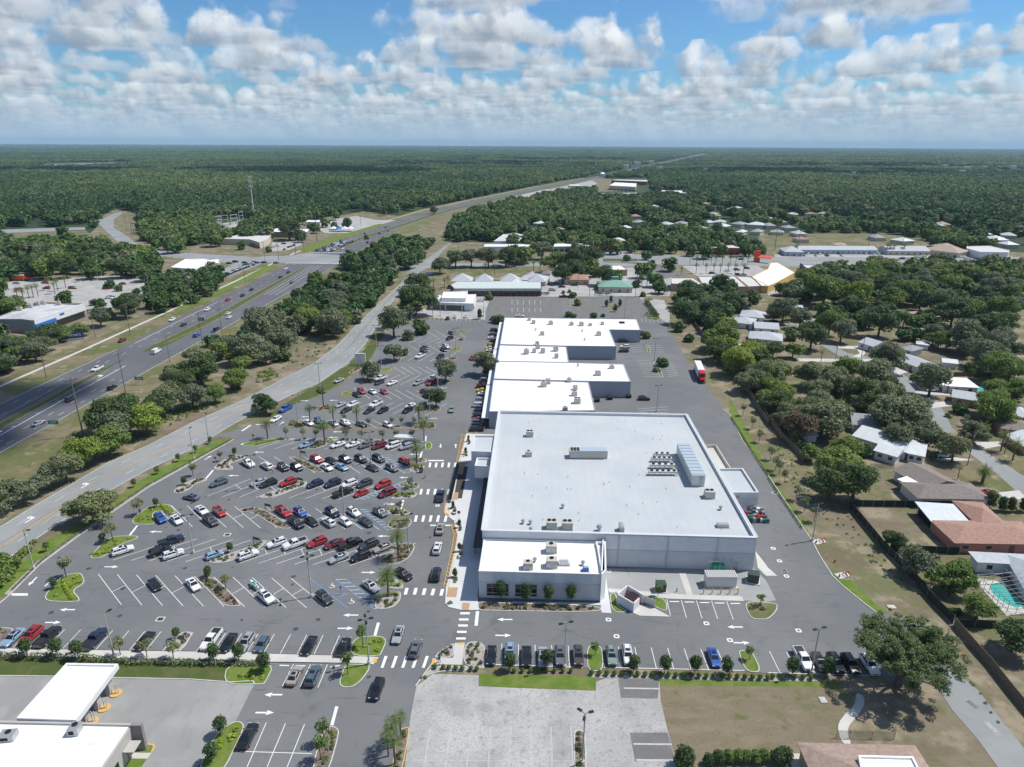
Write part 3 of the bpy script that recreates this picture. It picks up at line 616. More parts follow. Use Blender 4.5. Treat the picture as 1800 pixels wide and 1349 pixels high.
# drain frames and small square valve pads
for fr, x, y in (('A3', 655, 348), ('A3', 710, 461), ('A3', 1320, 373), ('A3', 1480, 487), ('A3', 657, 17), ('A4', 207, 422), ('A4', 115, 22), ('A4', 125, 52), ('B4', 35, 1020), ('B4', 78, 1105), ('B4', 113, 1178), ('B2', 1230, 730), ('A3', 775, 722)):
    c = G(px(fr, x, y)); 
    for a, b_ in (((-.4, -.4), (.4, -.4)), ((.4, -.4), (.4, .4)), ((.4, .4), (-.4, .4)), ((-.4, .4), (-.4, -.4))): seg(lot, c+Vector(a), c+Vector(b_), .28, ZL+.003+.0004*(a[0] > 0)+.0002*(a[1] > 0))
for fr, x, y in (('A1', 1090, 344), ('B1', 1540, 927), ('B4', 47, 645)):
    c = G(px(fr, x, y)); g = MB(); g.box((c.x, c.y, .064), (1.1, .8, .02)); o = g.build('drain_grate', mat('grate_iron', (.03, .03, .03), .6)); tag(o, 'dark iron storm drain grate set in the asphalt', 'drain', 'storm drains in the parking lot')
    for a, b_ in (((-.7, -.6), (.7, -.6)), ((-.7, .6), (.7, .6)), ((-.7, -.6), (-.7, .6)), ((.7, -.6), (.7, .6))): seg(lot, c+Vector(a), c+Vector(b_), .16, ZL+.003+.0004*(a[0] == b_[0]))
o = lot.build('parking_lot_markings', M['white_paint']); o['kind'] = 'structure'
o = blue.build('accessible_bay_markings', M['blue_paint']); o['kind'] = 'structure'
o = wm.build('road_markings', M['white_paint']); o['kind'] = 'structure'
o = ym.build('road_markings', M['yellow_paint']); o['kind'] = 'structure'
# ------------------------------------------------------------------ kerbed islands
mat('kerb_white', (.58, .57, .54), .8, col2=(.48, .46, .43), scale=.8); mat('kerb_yellow', (.62, .36, .07), .8, col2=(.5, .4, .25), scale=.8)
ISL = []
ISLD = '''grass W A1 300,190 320,225 530,230 545,205 490,150 580,100 560,40 530,30 440,45 380,90
mulch W A1 1350,65 1465,60 1642,245 1620,258 1520,258 1350,85
gravel W A1 1115,562 1230,432 1300,432 1305,450 1240,560
mulch W A1 -120,404 80,403 95,420 5,520 -120,520
gravel W A2 810,80 830,70 960,75 1000,110 998,142 885,132
gravel W A2 820,210 885,182 985,150 985,210 940,260 880,278 800,272
grass W A2 560,780 605,650 690,650 790,656 720,760 660,805 590,812
grass W A2 628,592 670,465 850,458 890,490 860,560 838,600
grass W A2 -220,790 -200,650 130,640 65,780 30,790
mulch W A2 370,1400 440,1130 510,1065 560,1090 565,1130 490,1400
mulch Y A2 910,1420 965,1100 1035,1075 1045,1100 985,1420
grass W A1 1320,1420 1460,1130 1560,1055 1620,1035 1660,1060 1650,1110 1500,1420
gravel W A2 1090,800 1200,660 1395,662 1545,690 1190,702
gravel W A2 1205,612 1240,570 1330,512 1350,515 1340,608
gravel W A2 1420,497 1555,500 1560,650 1545,688 1402,656
grass W A3 510,698 510,540 540,522 590,525 615,550 622,700
grass W A3 1590,705 1535,570 1560,555 1630,560 1700,707
mulch W A2 1505,225 A3 -120,232 600,252 608,300 -120,288 A2 1505,285
gravel W A2 1288,207 1348,210 1348,268 1310,262 1288,240
gravel W A2 1325,10 1383,10 1374,118 1310,118
dry W A3 1575,222 1790,235 1807,260 1790,300 1739,345 1700,348 1640,345 1605,315
grass W A3 660,168 710,172 715,255 800,300 680,300
grass W A3 945,192 1045,207 1060,300 945,250
grass W B1 610,1080 650,1030 720,960 780,937 930,935 940,950 800,1000 760,1045 680,1085 630,1090
grass W B1 895,830 920,800 1010,735 1080,722 1150,722 1200,775 1140,790 1130,770 1050,770 1030,800 1060,860 905,858
gravel W B1 1175,630 1230,590 1320,548 1405,548 1400,560 1310,590 1300,610 1230,645 1185,648
gravel W B1 1447,475 1500,430 1580,390 1660,390 1665,405 1620,425 1545,450 1580,470 1575,490 1460,488
gravel W B1 1415,1105 1640,1035 1734,985 B2 55,962 75,975 B1 1734,1040 1600,1095 1520,1118 1425,1120
mulch W B2 -110,750 30,740 240,870 235,888 150,885 -20,775 -110,775
gravel W B2 25,668 330,562 350,578 320,600 180,650 90,678 30,677
mulch W B2 230,405 270,398 460,490 455,505 385,505 230,415
gravel W B2 1035,408 1150,412 1162,425 1150,440 1070,440
gravel W B2 1035,472 1145,455 1135,482 1090,507 1050,505
gravel W B2 990,582 1090,570 1108,590 1090,620 1000,612
gravel W B2 915,677 960,647 1085,640 1092,655 1060,682 920,686
gravel W B2 880,757 920,748 1030,760 1050,790 910,800
mulch W B2 888,852 930,825 1050,820 1056,850 1020,887 950,893 900,882
mulch W B2 810,1127 900,1060 940,1040 890,1025 985,985 1060,985 1078,1010 1050,1070 1000,1110 930,1133
gravel W B2 180,274 1145,290 1145,302 180,286
grass W B2 -120,325 -20,290 175,272 190,284 60,310 0,330
grass W B2 1150,292 1195,308 1188,345 1145,357
mulch W B2 335,345 420,300 500,310 400,350
mulch Y B2 190,185 245,155 340,190 690,205 1090,205 1110,165 1210,168 1218,195 1200,213 700,215 260,202
mulch Y C2 415,1185 480,1160 530,1170 520,1200 430,1205
grass Y C2 590,1080 630,1065 675,1080 670,1100 610,1102
mulch Y C2 1180,1190 1280,1175 1290,1195 1250,1212 1190,1212
mulch Y C2 730,1000 800,985 830,1000 760,1020
mulch Y C2 1265,1000 1350,985 1357,1005 1300,1017
grass Y C2 860,910 920,895 955,912 900,930
mulch Y C2 930,850 1000,832 1020,845 960,862
mulch Y C2 1330,835 1400,823 1410,838 1350,852
grass Y C2 1350,765 1430,757 1435,775 1380,784
mulch Y C2 1380,705 1450,697 1455,712 1390,720
grass Y C2 1400,645 1470,643 1475,655 1400,662
mulch Y C2 1040,705 1100,702 1110,715 1050,722
mulch Y C2 1010,770 1060,765 1070,778 1020,787
mulch Y C2 630,940 790,845 805,855 680,945
mulch W C2 1600,735 1670,730 1665,758 1600,757
mulch Y B2 1430,215 1505,212 1500,240 1425,238
gravel W E1 300,395 380,395 365,480 268,480
gravel W E1 245,555 345,555 325,648 225,648
gravel W E1 85,1265 200,1265 188,1380 50,1380
gravel W E2 80,-20 200,-20 185,60 75,58
gravel W E2 130,130 215,125 282,295 190,305
gravel W E2 190,420 280,420 248,640 140,640
gravel W E2 115,765 218,765 185,975 80,980
dry W C3 940,445 960,450 1045,560 1010,572 945,560 920,545 1000,540 995,520
dry W C3 920,408 1000,425 960,432 915,425
grass W C3 935,745 955,745 970,795 945,797
grass W C3 985,855 1005,855 1060,965 1030,965
grass W C3 405,425 425,425 425,475 408,475
mulch W A3 425,1420 418,1140 430,1100 480,1098 500,1140 508,1420
dry W C3 640,470 700,465 740,475 710,490 720,510 700,510 690,490'''
FILL = {'grass': 'green_grass', 'mulch': 'mulch', 'gravel': 'gravel', 'dry': 'verge_grass'}
for ln in ISLD.split('\n'):
    fm, kc, rest = ln.split(' ', 2); poly = pts(rest); n0 = len(poly)
    poly = chaikin(poly, 2, .22); poly = [p for p in poly]
    c = sum(poly, Vector((0, 0)))/len(poly); ISL.append((fm, poly, c, pts(rest)))
    inn = inset(poly, .16)
    b = MB(); b.flat(inn, .13); o = b.build('planting_island', M[FILL[fm]]); o['kind'] = 'structure'
    k = MB(); k.wallring(poly, .0, .15); k.band(poly, inn, .15); k.wallring(inn, .128, .15, inward=True)
    k.build('kerb', M['kerb_white' if kc == 'W' else 'kerb_yellow'], o)
# long lot kerbs
def ribbon(name, s, w, h, m, off=0):
    p = pts(s); b = MB()
    for a, c in zip(p, p[1:]):
        d = (c-a); L = d.length; mid = (a+c)/2; b.box((mid.x, mid.y, h/2+.02), (L+.05, w, h), math.atan2(d.y, d.x))
    o = b.build(name, M[m]); o['kind'] = 'structure'; return o
ribbon('kerb', 'B1 1585,280 1340,420 1000,610 740,790 500,960 270,1130 60,1340 -60,1440', .2, .14, 'kerb_white')
ribbon('kerb', 'P 1271,720 1283,729 1305,775 1350,836 1389,895 1428,952 1441,978 1464,1014 1484,1033 1505,1050 1541,1078', .2, .14, 'kerb_white')
ribbon('kerb', 'A3 1050,208 1075,325', .2, .14, 'kerb_white'); ribbon('kerb', 'A1 -100,728 350,733 800,743 1300,753 1570,773 1720,763 1728,785', .18, .12, 'kerb_white')
ribbon('kerb', 'A2 1085,800 1200,640', .2, .14, 'kerb_white'); ribbon('kerb', 'A4 880,402 1030,365 900,320', .2, .14, 'kerb_white')
ribbon('kerb', 'A3 1575,222 1060,205', .15, .12, 'kerb_white')
# ================================================================== buildings
def bm(name, c, rough=.8, c2=None, sc=.5, **k): return mat(name, c, rough, col2=c2, scale=sc, **k)
WHITE_ROOF = bm('white_roof', (.80, .80, .79), .7, (.60, .60, .58), .22, detail=8, contrast=(.50, .82)); GREY_ROOF = bm('pale_grey_roof', (.42, .455, .475), .8, (.49, .52, .535), .07, detail=8, contrast=(.3, .72))
WALL_W = bm('white_wall', (.72, .73, .74), .8, (.66, .67, .69), .4, detail=6); WALL_G = bm('grey_wall', (.60, .615, .635), .8, (.55, .565, .585), .4, detail=6); WALL_D = bm('darker_grey_wall', (.44, .47, .52), .8)
WALL_C = bm('cream_wall', (.55, .49, .40), .85); WALL_T = bm('tan_wall', (.45, .33, .22), .85); WALL_Y = bm('yellow_wall', (.62, .40, .13), .85); WALL_B = bm('red_brick_wall', (.25, .09, .07), .9, (.18, .06, .05), 3)
STRIP_WALL = bm('blue_grey_wall', (.34, .36, .42), .85)
GLASS = mat('dark_glass', (.015, .018, .022), .08, spec=.8); METAL = mat('galvanised_metal', (.45, .46, .47), .45, .5); METAL_L = mat('light_metal', (.62, .62, .60), .5, .15)
BLACK = mat('black_paint', (.012, .012, .014), .5); DARK = mat('dark_void', (.01, .01, .012), .9); BEIGE = mat('beige_metal', (.50, .47, .42), .55, .1)
GREEN_BOX = mat('green_metal', (.035, .06, .045), .5); REDP = mat('red_paint', (.45, .02, .02), .45); FRAME = mat('white_frame', (.7, .7, .7), .6)
BLUEP = mat('blue_sign', (.03, .17, .55), .5); ORANGE = mat('orange_paint', (.75, .13, .02), .5); YEL = mat('yellow_metal', (.70, .45, .05), .5); CONC = mat('pole_concrete', (.42, .41, .39), .85)
WOOD = mat('weathered_wood', (.20, .155, .115), .9, col2=(.13, .10, .08), scale=3.); SCREEN = mat('dark_green_screen', (.018, .030, .024), .9)
def ctr(poly): s = sum((Vector(p[:2]) for p in poly), Vector((0, 0)))/len(poly); return (s.x, s.y, 0)
def flatb(name, label, cat, spec, z, wall=WALL_W, roof=WHITE_ROOF, par=.4, pw=.3, world=None, group=None, walls=True):
    poly = world or pts(spec, z); 
    if area(poly) < 0: poly = poly[::-1]
    o0 = ctr(poly); root = empty(name, label, cat, o0, group=group)
    inn = inset(poly, pw)
    w = MB(); w.wallring(poly, 0, z); w.band(poly, inn, z); w.wallring(inn, z-par, z, inward=True); w.build('wall', wall, root, origin=o0)
    r = MB(); r.flat(inn, z-par+.004); r.build('roof', roof, root, origin=o0)
    root['z'] = z-par; del root['z']; return root, poly
def part(mb, name, m, root): return mb.build(name, m, root, origin=tuple(root.location))
def wall_panel(mb, a, b, u0, u1, z0, z1, off=.05, th=.06, mi=0):
    """a slab standing on the wall line a->b between fractions u0,u1; faces right-hand side of a->b"""
    a = Vector(a[:2]); b = Vector(b[:2]); d = (b-a); n = Vector((d.y, -d.x)).normalized(); p = a.lerp(b, u0); q = a.lerp(b, u1); c = (p+q)/2+n*(off)
    mb.box((c.x, c.y, (z0+z1)/2), ((q-p).length, th, z1-z0), math.atan2(d.y, d.x), mi)
def windows(root, a, b, n, z0, z1, frac=.6, m=GLASS, name='window', u0=0., u1=1., frame=True):
    for i in range(n):
        c0 = u0+(u1-u0)*(i+.5-frac/2)/n; c1 = u0+(u1-u0)*(i+.5+frac/2)/n
        w = MB(); wall_panel(w, a, b, c0, c1, z0, z1, .04); o = part(w, name, m, root)
        if frame:
            f = MB(); L = (Vector(b[:2])-Vector(a[:2])).length; e = .09/L
            for (x0, x1, y0, y1) in ((c0-e, c1+e, z0-.1, z0), (c0-e, c1+e, z1, z1+.1), (c0-e, c0, z0, z1), (c1, c1+e, z0, z1)): wall_panel(f, a, b, x0, x1, y0, y1, .06, .1)
            f.build('frame', FRAME, o, origin=tuple(root.location))
# supermarket --------------------------------------------------------------
ZR = 8.6
S = pts('P 847.5,932 1331,945 1207.5,728.5 877,722', ZR)
store, SP = flatb('supermarket', 'large pale grey flat-roofed supermarket beside the diagonal parking rows, the biggest building', 'supermarket', None, ZR, WALL_G, GREY_ROOF, par=.85, pw=.55, world=[S[0], S[1], S[2], S[3]])
nl, nr, fr_, fl = S
# upper lighter band on the near wall, cornice
w = MB(); wall_panel(w, nl, nr, .455, .999, 4.6, 8.2, .05, .08); part(w, 'wall_band', WALL_W, store)
w = MB()
for a, b_ in ((nl, nr), (nr, fr_), (fr_, fl), (fl, nl)): wall_panel(w, a, b_, 0, 1, 8.45, 8.66, .12, .3)
part(w, 'coping', mat('pale_coping', (.52, .56, .61), .7), store)
# roof seams
seam = mat('roof_seam', (.405, .45, .475), .9); w = MB(); zr = ZR-.85+.012
for i in range(1, 27):
    t = i/27; p = nl.lerp(nr, t); q = fl.lerp(fr_, t); w.flat([p.lerp(q, .012), p.lerp(q, .012)+Vector((.06, 0)), q.lerp(p, .012)+Vector((.06, 0)), q.lerp(p, .012)], zr)
part(w, 'roof_seam', seam, store)['kind'] = 'stuff'
for i in (0,):
    w = MB(); p = G((1302, 990)); wall_panel(w, nl, nr, .93, .945, 0, 2.2, .06); part(w, 'door', METAL, store)
w = MB()
wall_panel(w, nl, nr, .457, .999, 4.5, 4.6, .12, .06)
part(w, 'wall_joint', WALL_D, store)['kind'] = 'stuff'
w = MB()
for i in (0, 3, 6): wall_panel(w, nl, nr, .50+.06*i, .503+.06*i, .2, 8.3, .17, .14)
part(w, 'downpipe', WALL_D, store)['kind'] = 'stuff'
w = MB(); rs = random.Random(4)
for i in range(34):
    c = nl.lerp(nr, rs.uniform(.04, .96)).lerp(fl.lerp(fr_, rs.uniform(.04, .96)), rs.uniform(.05, .95)); w.cyl((c.x, c.y, zr), (c.x, c.y, zr+.35), .09, n=5)
part(w, 'roof_pipe', METAL, store)['kind'] = 'stuff'
# raised block at near-left corner and canopy, porticos
def blockz(name, spec, z, m, root, roofm=None, z0=0., par=.5, pw=.35):
    poly = pts(spec, z); 
    if area(poly) < 0: poly = poly[::-1]
    inn = inset(poly, pw); w = MB(); w.wallring(poly, z0, z); w.band(poly, inn, z); w.wallring(inn, z-par, z, inward=True); w.flat(poly, z0); o = part(w, name, m, root)
    if roofm: r = MB(); r.flat(inn, z-par+.004); r.build('roof', roofm, o, origin=tuple(root.location))
    return o
blockz('entrance_portico', 'E1 398,338 700,340 672,560 362,550', 8.3, WALL_G, store, GREY_ROOF)
blockz('entrance_canopy', 'E1 436,634 668,640 645,752 408,740', 6.9, WALL_W, store, GREY_ROOF, z0=3.2)
w = MB(); w.flat(pts('E1 440,985 600,985 540,1349 E2 520,0 420,300 400,500 500,500 560,200', 3.3)[:4], 3.3)
aw = [nl.lerp(fl, .02), nl.lerp(fl, .70)]
n_ = Vector((-(fl-nl).y, (fl-nl).x)).normalized()
w = MB()
for k in range(1): 
    c = aw[0].lerp(aw[1], .5)+n_*1.1; w.box((c.x, c.y, 3.2), ((aw[1]-aw[0]).length, 2.2, .3), math.atan2((fl-nl).y, (fl-nl).x))
part(w, 'awning', BLACK, store)
w = MB()
for k in range(12): c = aw[0].lerp(aw[1], (k+.5)/12)+n_*2.0; w.cyl((c.x, c.y, .1), (c.x, c.y, 3.05), .1, n=6)
part(w, 'awning_post', BLACK, store)['kind'] = 'stuff'
windows(store, fl, nl, 14, .4, 2.9, .8, u0=.3, u1=.98, frame=False)
blockz('corner_tower', 'P 1047,952 1065,952 1066,1002 1057.5,1010 1050,965', 7.0, WALL_W, store, None)
# front shop ----------------------------------------------------------------
ZS = 6.6
F_ = pts('P 841.4,1003.5 1057.5,1009 1049,965 847.5,950', ZS)
F_[2] = nl.lerp(nr, .445)-Vector((0, .12)); F_[3] = nl.lerp(nr, .006)-Vector((0, .12))
shop, SHP = flatb('corner_shop', 'lower white-roofed shop with two big gridded windows built against the supermarket front', 'shop', None, ZS, WALL_W, WHITE_ROOF, par=.3, pw=.3, world=F_)
a, b_ = F_[0], F_[1]
w = MB(); wall_panel(w, a, b_, .001, .999, .0, 4.0, .05, .06); part(w, 'wall_base', WALL_G, shop)
for u0, u1 in ((0, .105), (.42, .5), (.72, .79), (.93, .999)):
    pass
for u0, u1 in ((.065, .245), (.30, .478)):
    gl = MB(); wall_panel(gl, a, b_, u0, u1, .7, 3.6, .1, .06); o = part(gl, 'window', GLASS, shop)
    f = MB(); 
    for i in range(5): u = u0+(u1-u0)*i/4; wall_panel(f, a, b_, u-.0012, u+.0012, .7, 3.6, .14, .06)
    for z in (.7, 1.35, 1.5, 2.7, 3.6): wall_panel(f, a, b_, u0, u1, z-.04, z+.04, .145, .07)
    f.build('window_frame', mat('tan_frame', (.45, .42, .36), .6), o, origin=tuple(shop.location))
for u0, u1 in ((.11, .3), (.44, .62), (.70, .93)):
    w = MB(); wall_panel(w, a, b_, u0, u1, 4.15, 6.2, .03, .05); part(w, 'wall_band', mat('mid_grey_wall', (.60, .62, .66), .8), shop)
w = MB(); wall_panel(w, a, b_, -.002, 1.002, 6.45, 6.66, .1, .22); part(w, 'coping', FRAME, shop)
w = MB(); wall_panel(w, b_, F_[2], 0, 1, 6.3, 7.3, .0, .3); part(w, 'parapet', WALL_W, shop)
# annex with loading dock
annex, _ = flatb('loading_annex', 'small square grey annex with a door on the right side of the supermarket', 'annex', 'E5 1003,570 1402,568 1655,950 1228,952', 5.2, WALL_G, GREY_ROOF, par=.6, pw=.4)
AP = pts('E5 1003,570 1402,568 1655,950 1228,952', 5.2)
w = MB(); wall_panel(w, AP[3], AP[2], .15, .33, 0, 2.4, .06); part(w, 'door', METAL, annex); w = MB(); wall_panel(w, AP[3], AP[2], .18, .3, 3.6, 4.3, .06); part(w, 'vent', METAL, annex)
w = MB(); wall_panel(w, AP[3], AP[2], 0, 1, 3.7, 5.1, .05, .05); part(w, 'wall_band', WALL_W, annex)
sheet('loading_ramp', pts('E5 800,215 965,215 1180,570 1000,575'), .075, 'concrete')
w = MB(); p = pts('E5 790,215 972,205 1200,570', .9)
for a, b_ in zip(p, p[1:]): d = b_-a; c = (a+b_)/2; w.box((c.x, c.y, .55), (d.length+.2, .25, 1.1), math.atan2(d.y, d.x))
o = w.build('dock_wall', mat('cream_concrete', (.6, .56, .48), .85)); tag(o, 'low cream retaining wall round the loading ramp', 'wall')
# strip shops ---------------------------------------------------------------
STR = [('C3 -52,549 870,560 897,636 680,633 727,750 380,746 -84,735', 6.2, 'farthest and longest of the white-roofed strip shops, nearest the rear car park'), ('C3 -86,737 379,747 397,861 -105,852', 5.8, 'short white-roofed strip shop between two wider ones, second from the far end'), ('C3 -110,853 398,862 780,873 829,996 535,992 -128,975', 6.4, 'white-roofed strip shop with a long wing to the right, third from the far end'), ('C3 -130,977 534,993 582,1197 -160,1204', 6.0, 'white-roofed strip shop directly behind the supermarket')]
for s, z, lb in STR:
    b_, pl = flatb('strip_shop', lb, 'shop', s, z, STRIP_WALL, WHITE_ROOF, par=.18, pw=.3, group='joined strip shops with white roofs')
    front = [p for p in pl]
    i0 = min(range(len(front)), key=lambda i: front[i].x+front[i].y*.001); 
    lf = sorted(front, key=lambda p: p.x)[:2]; lf.sort(key=lambda p: -p.y)
    w = MB(); d = lf[1]-lf[0]; nn = Vector((-1, 0)); c = (lf[0]+lf[1])/2+nn*1.3; w.box((c.x, c.y, 3.6), (d.length, 2.5, .25), math.atan2(d.y, d.x)); part(w, 'walkway_canopy', WALL_W, b_)
    w = MB()
    for k in range(5): c = lf[0].lerp(lf[1], (k+.5)/5)+nn*2.3; w.box((c.x, c.y, 1.75), (.35, .35, 3.4)); part_ = None
    part(w, 'column', WALL_W, b_)['kind'] = 'stuff'
    windows(b_, lf[0], lf[1], 5, .3, 2.7, .8, frame=False)
    ww = MB()
    for k in range(3):
        pass
a = G(px('C3', 728, 705)); d = MB(); d.box((a.x, a.y, 1.6), (1.5, 1.2, 3.2)); 
# shadowed wall details on the wings: pipes and doors
for fr, x0, y0, x1, y1, z in (('C3', 560, 1098, 830, 1098, 2.2), ('C3', 400, 828, 720, 832, 2.2), ('C3', 700, 700, 890, 705, 2.2)):
    p, q = G(px(fr, x0, y0)), G(px(fr, x1, y1))
    for k, u in enumerate((.2, .45, .8)):
        c = p.lerp(q, u)-Vector((0, .05)); b_ = MB(); b_.box((c.x, c.y, 1.1), (1.0, .12, 2.2)); o = b_.build('back_door', METAL); tag(o, '%s grey steel back door in the %s shaded wing wall of the strip shops' % (ORD[k+1], {560: 'nearest', 400: 'middle', 700: 'farthest'}[x0]), 'door', 'back doors of the strip shops')
# rooftop units ---------------------------------------------------------------
def make_unit(nf):
    r = empty('rooftop_unit', 'x', 'rooftop unit'); b_ = MB(); b_.box((0, 0, .15), (2.1, 1.7, .3)); b_.build('curb', METAL, r)
    b_ = MB(); b_.box((0, 0, .95), (2.0, 1.6, 1.3)); b_.box((.1, -.83, 1.05), (.9, .06, .9)); b_.build('cabinet', BEIGE, r)
    b_ = MB(); b_.box((-.6, -.82, .9), (.6, .05, .9)); b_.build('grille', METAL, r)
    for i in range(nf):
        x = (-.45, .45)[i] if nf == 2 else 0; b_ = MB(); b_.cyl((x, .2, 1.6), (x, .2, 1.75), .38, n=12); b_.build('fan', DARK, r)
    return register(r)
U1, U2 = make_unit(1), make_unit(2)
def make_vent():
    r = empty('roof_vent', 'x', 'roof vent'); b_ = MB(); b_.cyl((0, 0, 0), (0, 0, .8), .3, .3, 10); b_.build('stack', METAL, r); b_ = MB(); b_.cyl((0, 0, .8), (0, 0, 1.2), .55, .35, 10); b_.build('cap', METAL, r); return register(r)
VN = make_vent()
UNITS = [('B3', 120, 258, 7.75, 2, 1.25, 'supermarket roof, back left'), ('B3', 112, 392, 7.75, 1, 1.1, 'supermarket roof, left of the long cabinet'), ('B3', 1335, 672, 7.75, 2, 1.4, 'supermarket roof, below the tall plant house'), ('B3', 268, 880, 7.75, 2, 1.4, 'supermarket roof near the front edge, left of a pair'), ('B3', 374, 884, 7.75, 2, 1.4, 'supermarket roof near the front edge, right of a pair'),
 ('B3', 265, 1040, 6.3, 1, 1.4, 'corner shop roof, back'), ('B3', 268, 1140, 6.3, 1, 1.4, 'corner shop roof, middle'), ('B3', 108, 1152, 6.3, 1, 1.2, 'corner shop roof, front left')]
US = [(210, 672, 'left of the long dark unit'), (604, 674, ''), (120, 570, ''), (150, 592, ''), (270, 598, ''), (415, 603, ''), (483, 607, ''), (545, 608, ''), (630, 600, ''), (175, 738, ''), (180, 760, ''), (100, 797, ''), (155, 788, ''), (215, 790, ''), (305, 777, ''), (310, 825, ''), (695, 908, ''), (598, 955, ''), (250, 1007, ''), (398, 995, ''), (440, 1050, ''), (435, 1090, ''), (455, 1143, ''), (370, 1197, ''), (220, 1027, '')]
order = sorted(US, key=lambda t: t[1])
for i, u in enumerate(order): UNITS.append(('C3', u[0], u[1], 6.0, 1+(i % 2), 1.0+.3*((i*7) % 3)/2, 'strip shop roofs, %s from the far end' % ordn(i+1)))
UP = []
for fr, x, y, z, nf, s, lb in UNITS:
    g = G(px(fr, x, y), z); place(U2 if nf == 2 else U1, (g.x, g.y, z), -.02, s*.84, 'beige rooftop unit with %s on the %s' % (('two fans' if nf == 2 else 'one fan'), lb), 'rooftop air conditioning units')
for k, (fr, x, y, z) in enumerate((('B3', 75, 850, 7.75), ('B3', 125, 855, 7.75), ('B3', 590, 900, 7.75), ('B3', 1412, 757, 7.75), ('B3', 155, 1110, 6.3), ('B3', 480, 1132, 6.3), ('C3', 460, 890, 6.2), ('C3', 165, 640, 6.0), ('C3', 490, 648, 6.0), ('C3', 507, 710, 6.0), ('B3', 127, 902, 7.75), ('B3', 345, 745, 7.75))):
    g = G(px(fr, x, y), z); place(VN, (g.x, g.y, z), 0, 1.3 if k == 2 else .9, 'metal roof vent on the %s, %s from the left' % (('supermarket roof', 'corner shop roof', 'strip shop roof')[0 if z == 7.75 else 1 if z == 6.3 else 2], ORD[k+1]), 'capped roof vents')
def span(fr, a, c, z): return G(px(fr, *a), z), G(px(fr, *c), z)
# long air handler
p, q = span('B3', (390, 412), (648, 425), 7.75); r = empty('air_handler', 'long beige cabinet with six fans in the middle of the supermarket roof', 'rooftop unit', (p.x, p.y, 7.75)); r.rotation_euler = (0, 0, 0)
L = (q-p).length; b_ = MB(); b_.box((L/2, 1.3, 1.2), (L, 2.6, 2.2)); b_.build('cabinet', BEIGE, r); b_ = MB(); b_.box((L*.62, 1.3, 2.36), (L*.74, 2.65, .1)); b_.build('lid', mat('blue_metal_lid', (.42, .50, .57), .5, .2), r)
b_ = MB(); b_.box((1.5, -.04, 1.2), (2.3, .06, 1.5)); b_.build('grille', METAL, r)
for i in range(3):
    for j in range(2): b_ = MB(); b_.cyl((.7+i*.85, .7+j*1.2, 2.3), (.7+i*.85, .7+j*1.2, 2.5), .38, n=12); b_.build('fan', DARK, r)
# plant house
p, q = span('B3', (1215, 598), (1303, 600), 7.75); p2 = G(px('B3', 1140, 400), 7.75); d = (p2-p); L = 19.5
r = empty('plant_house', 'tall narrow grey plant house with blue metal roof on the right of the supermarket roof', 'plant house', (p.x, p.y, 7.75), math.radians(-1.5)); Wd = (q-p).length
b_ = MB(); b_.box((Wd/2, L/2, 1.5), (Wd, L, 3.0)); b_.build('wall', METAL_L, r); b_ = MB()
b_.box((Wd/2, L/2, 3.08), (Wd+.2, L+.2, .14)); b_.build('roof', MATS['blue_metal_lid'], r)
b_ = MB()
for i in range(10): b_.box((Wd/2, .6+i*L/10, 3.2), (Wd+.1, .08, .1))
b_.build('roof_rib', METAL, r)
b_ = MB(); b_.box((Wd*.7, -.05, 1.4), (Wd*.3, .08, 2.6)); b_.build('door', METAL, r)
# condenser racks
for i, (x0, x1, y) in enumerate(((960, 1070, 400), (945, 1080, 430), (935, 1100, 475), (925, 1115, 520))):
    p, q = span('B3', (x0, y), (x1, y), 7.75); L = (q-p).length
    r = empty('condenser_rack', '%s row of round fans on the condenser racks left of the plant house, counted from the back' % ORD[i+1], 'condenser', (p.x, p.y, 7.75), group='rows of condenser fans on the supermarket roof')
    b_ = MB(); b_.box((L/2, 0, 1.0), (L, 1.1, .5)); b_.build('cabinet', METAL_L, r); b_ = MB()
    for k in range(6): b_.box((L*k/5, -.5, .45), (.1, .1, .9)); b_.box((L*k/5, .5, .45), (.1, .1, .9))
    b_.box((L/2, -.62, .5), (L+1.5, .1, .12)); b_.box((L/2, -.62, .9), (L+1.5, .08, .1)); b_.build('frame', METAL, r); nf = 3+(i > 0)+(i > 2)
    for k in range(nf): b_ = MB(); x = L*(k+.5)/nf; b_.cyl((x, 0, 1.25), (x, 0, 1.42), .42, n=12); b_.build('fan', DARK, r)
for lb, fr, x, y, z, d3, m_ in (('narrow upright grey duct near the front edge of the supermarket roof', 'B3', 740, 905, 7.75, (.9, 2.6, 1.6), METAL), ('low grey vent box with slatted shadows at the front right of the supermarket roof', 'B3', 1425, 872, 7.75, (2.6, 1.2, .7), METAL), ('low blue box on the right of the corner shop roof', 'B3', 498, 1170, 6.3, (1.2, .9, .8), BLUEP), ('pipe rack box on the corner shop roof', 'B3', 350, 1125, 6.3, (2.2, 1.4, .6), METAL_L)):
    g = G(px(fr, x, y), z); r = empty('roof_box', lb, 'roof box', (g.x, g.y, z)); b_ = MB(); b_.box((0, 0, d3[2]/2+.1), d3); b_.build('casing', m_, r); b_ = MB(); b_.box((0, 0, .05), (d3[0]+.4, d3[1]+.4, .1)); b_.box((0, 0, d3[2]+.14), (d3[0]*.8, d3[1]*.8, .08)); b_.build('base', METAL, r)
for k, x in enumerate((758, 775)):
    g = G(px('C3', x, 588), 6.0); b_ = MB(); b_.box((g.x, g.y, 6.35), (1.3, 2.4, .5)); o = b_.build('skylight', DARK); tag(o, '%s dark skylight at the right end of the farthest strip roof' % ('left', 'right')[k], 'skylight', 'pair of dark skylights')
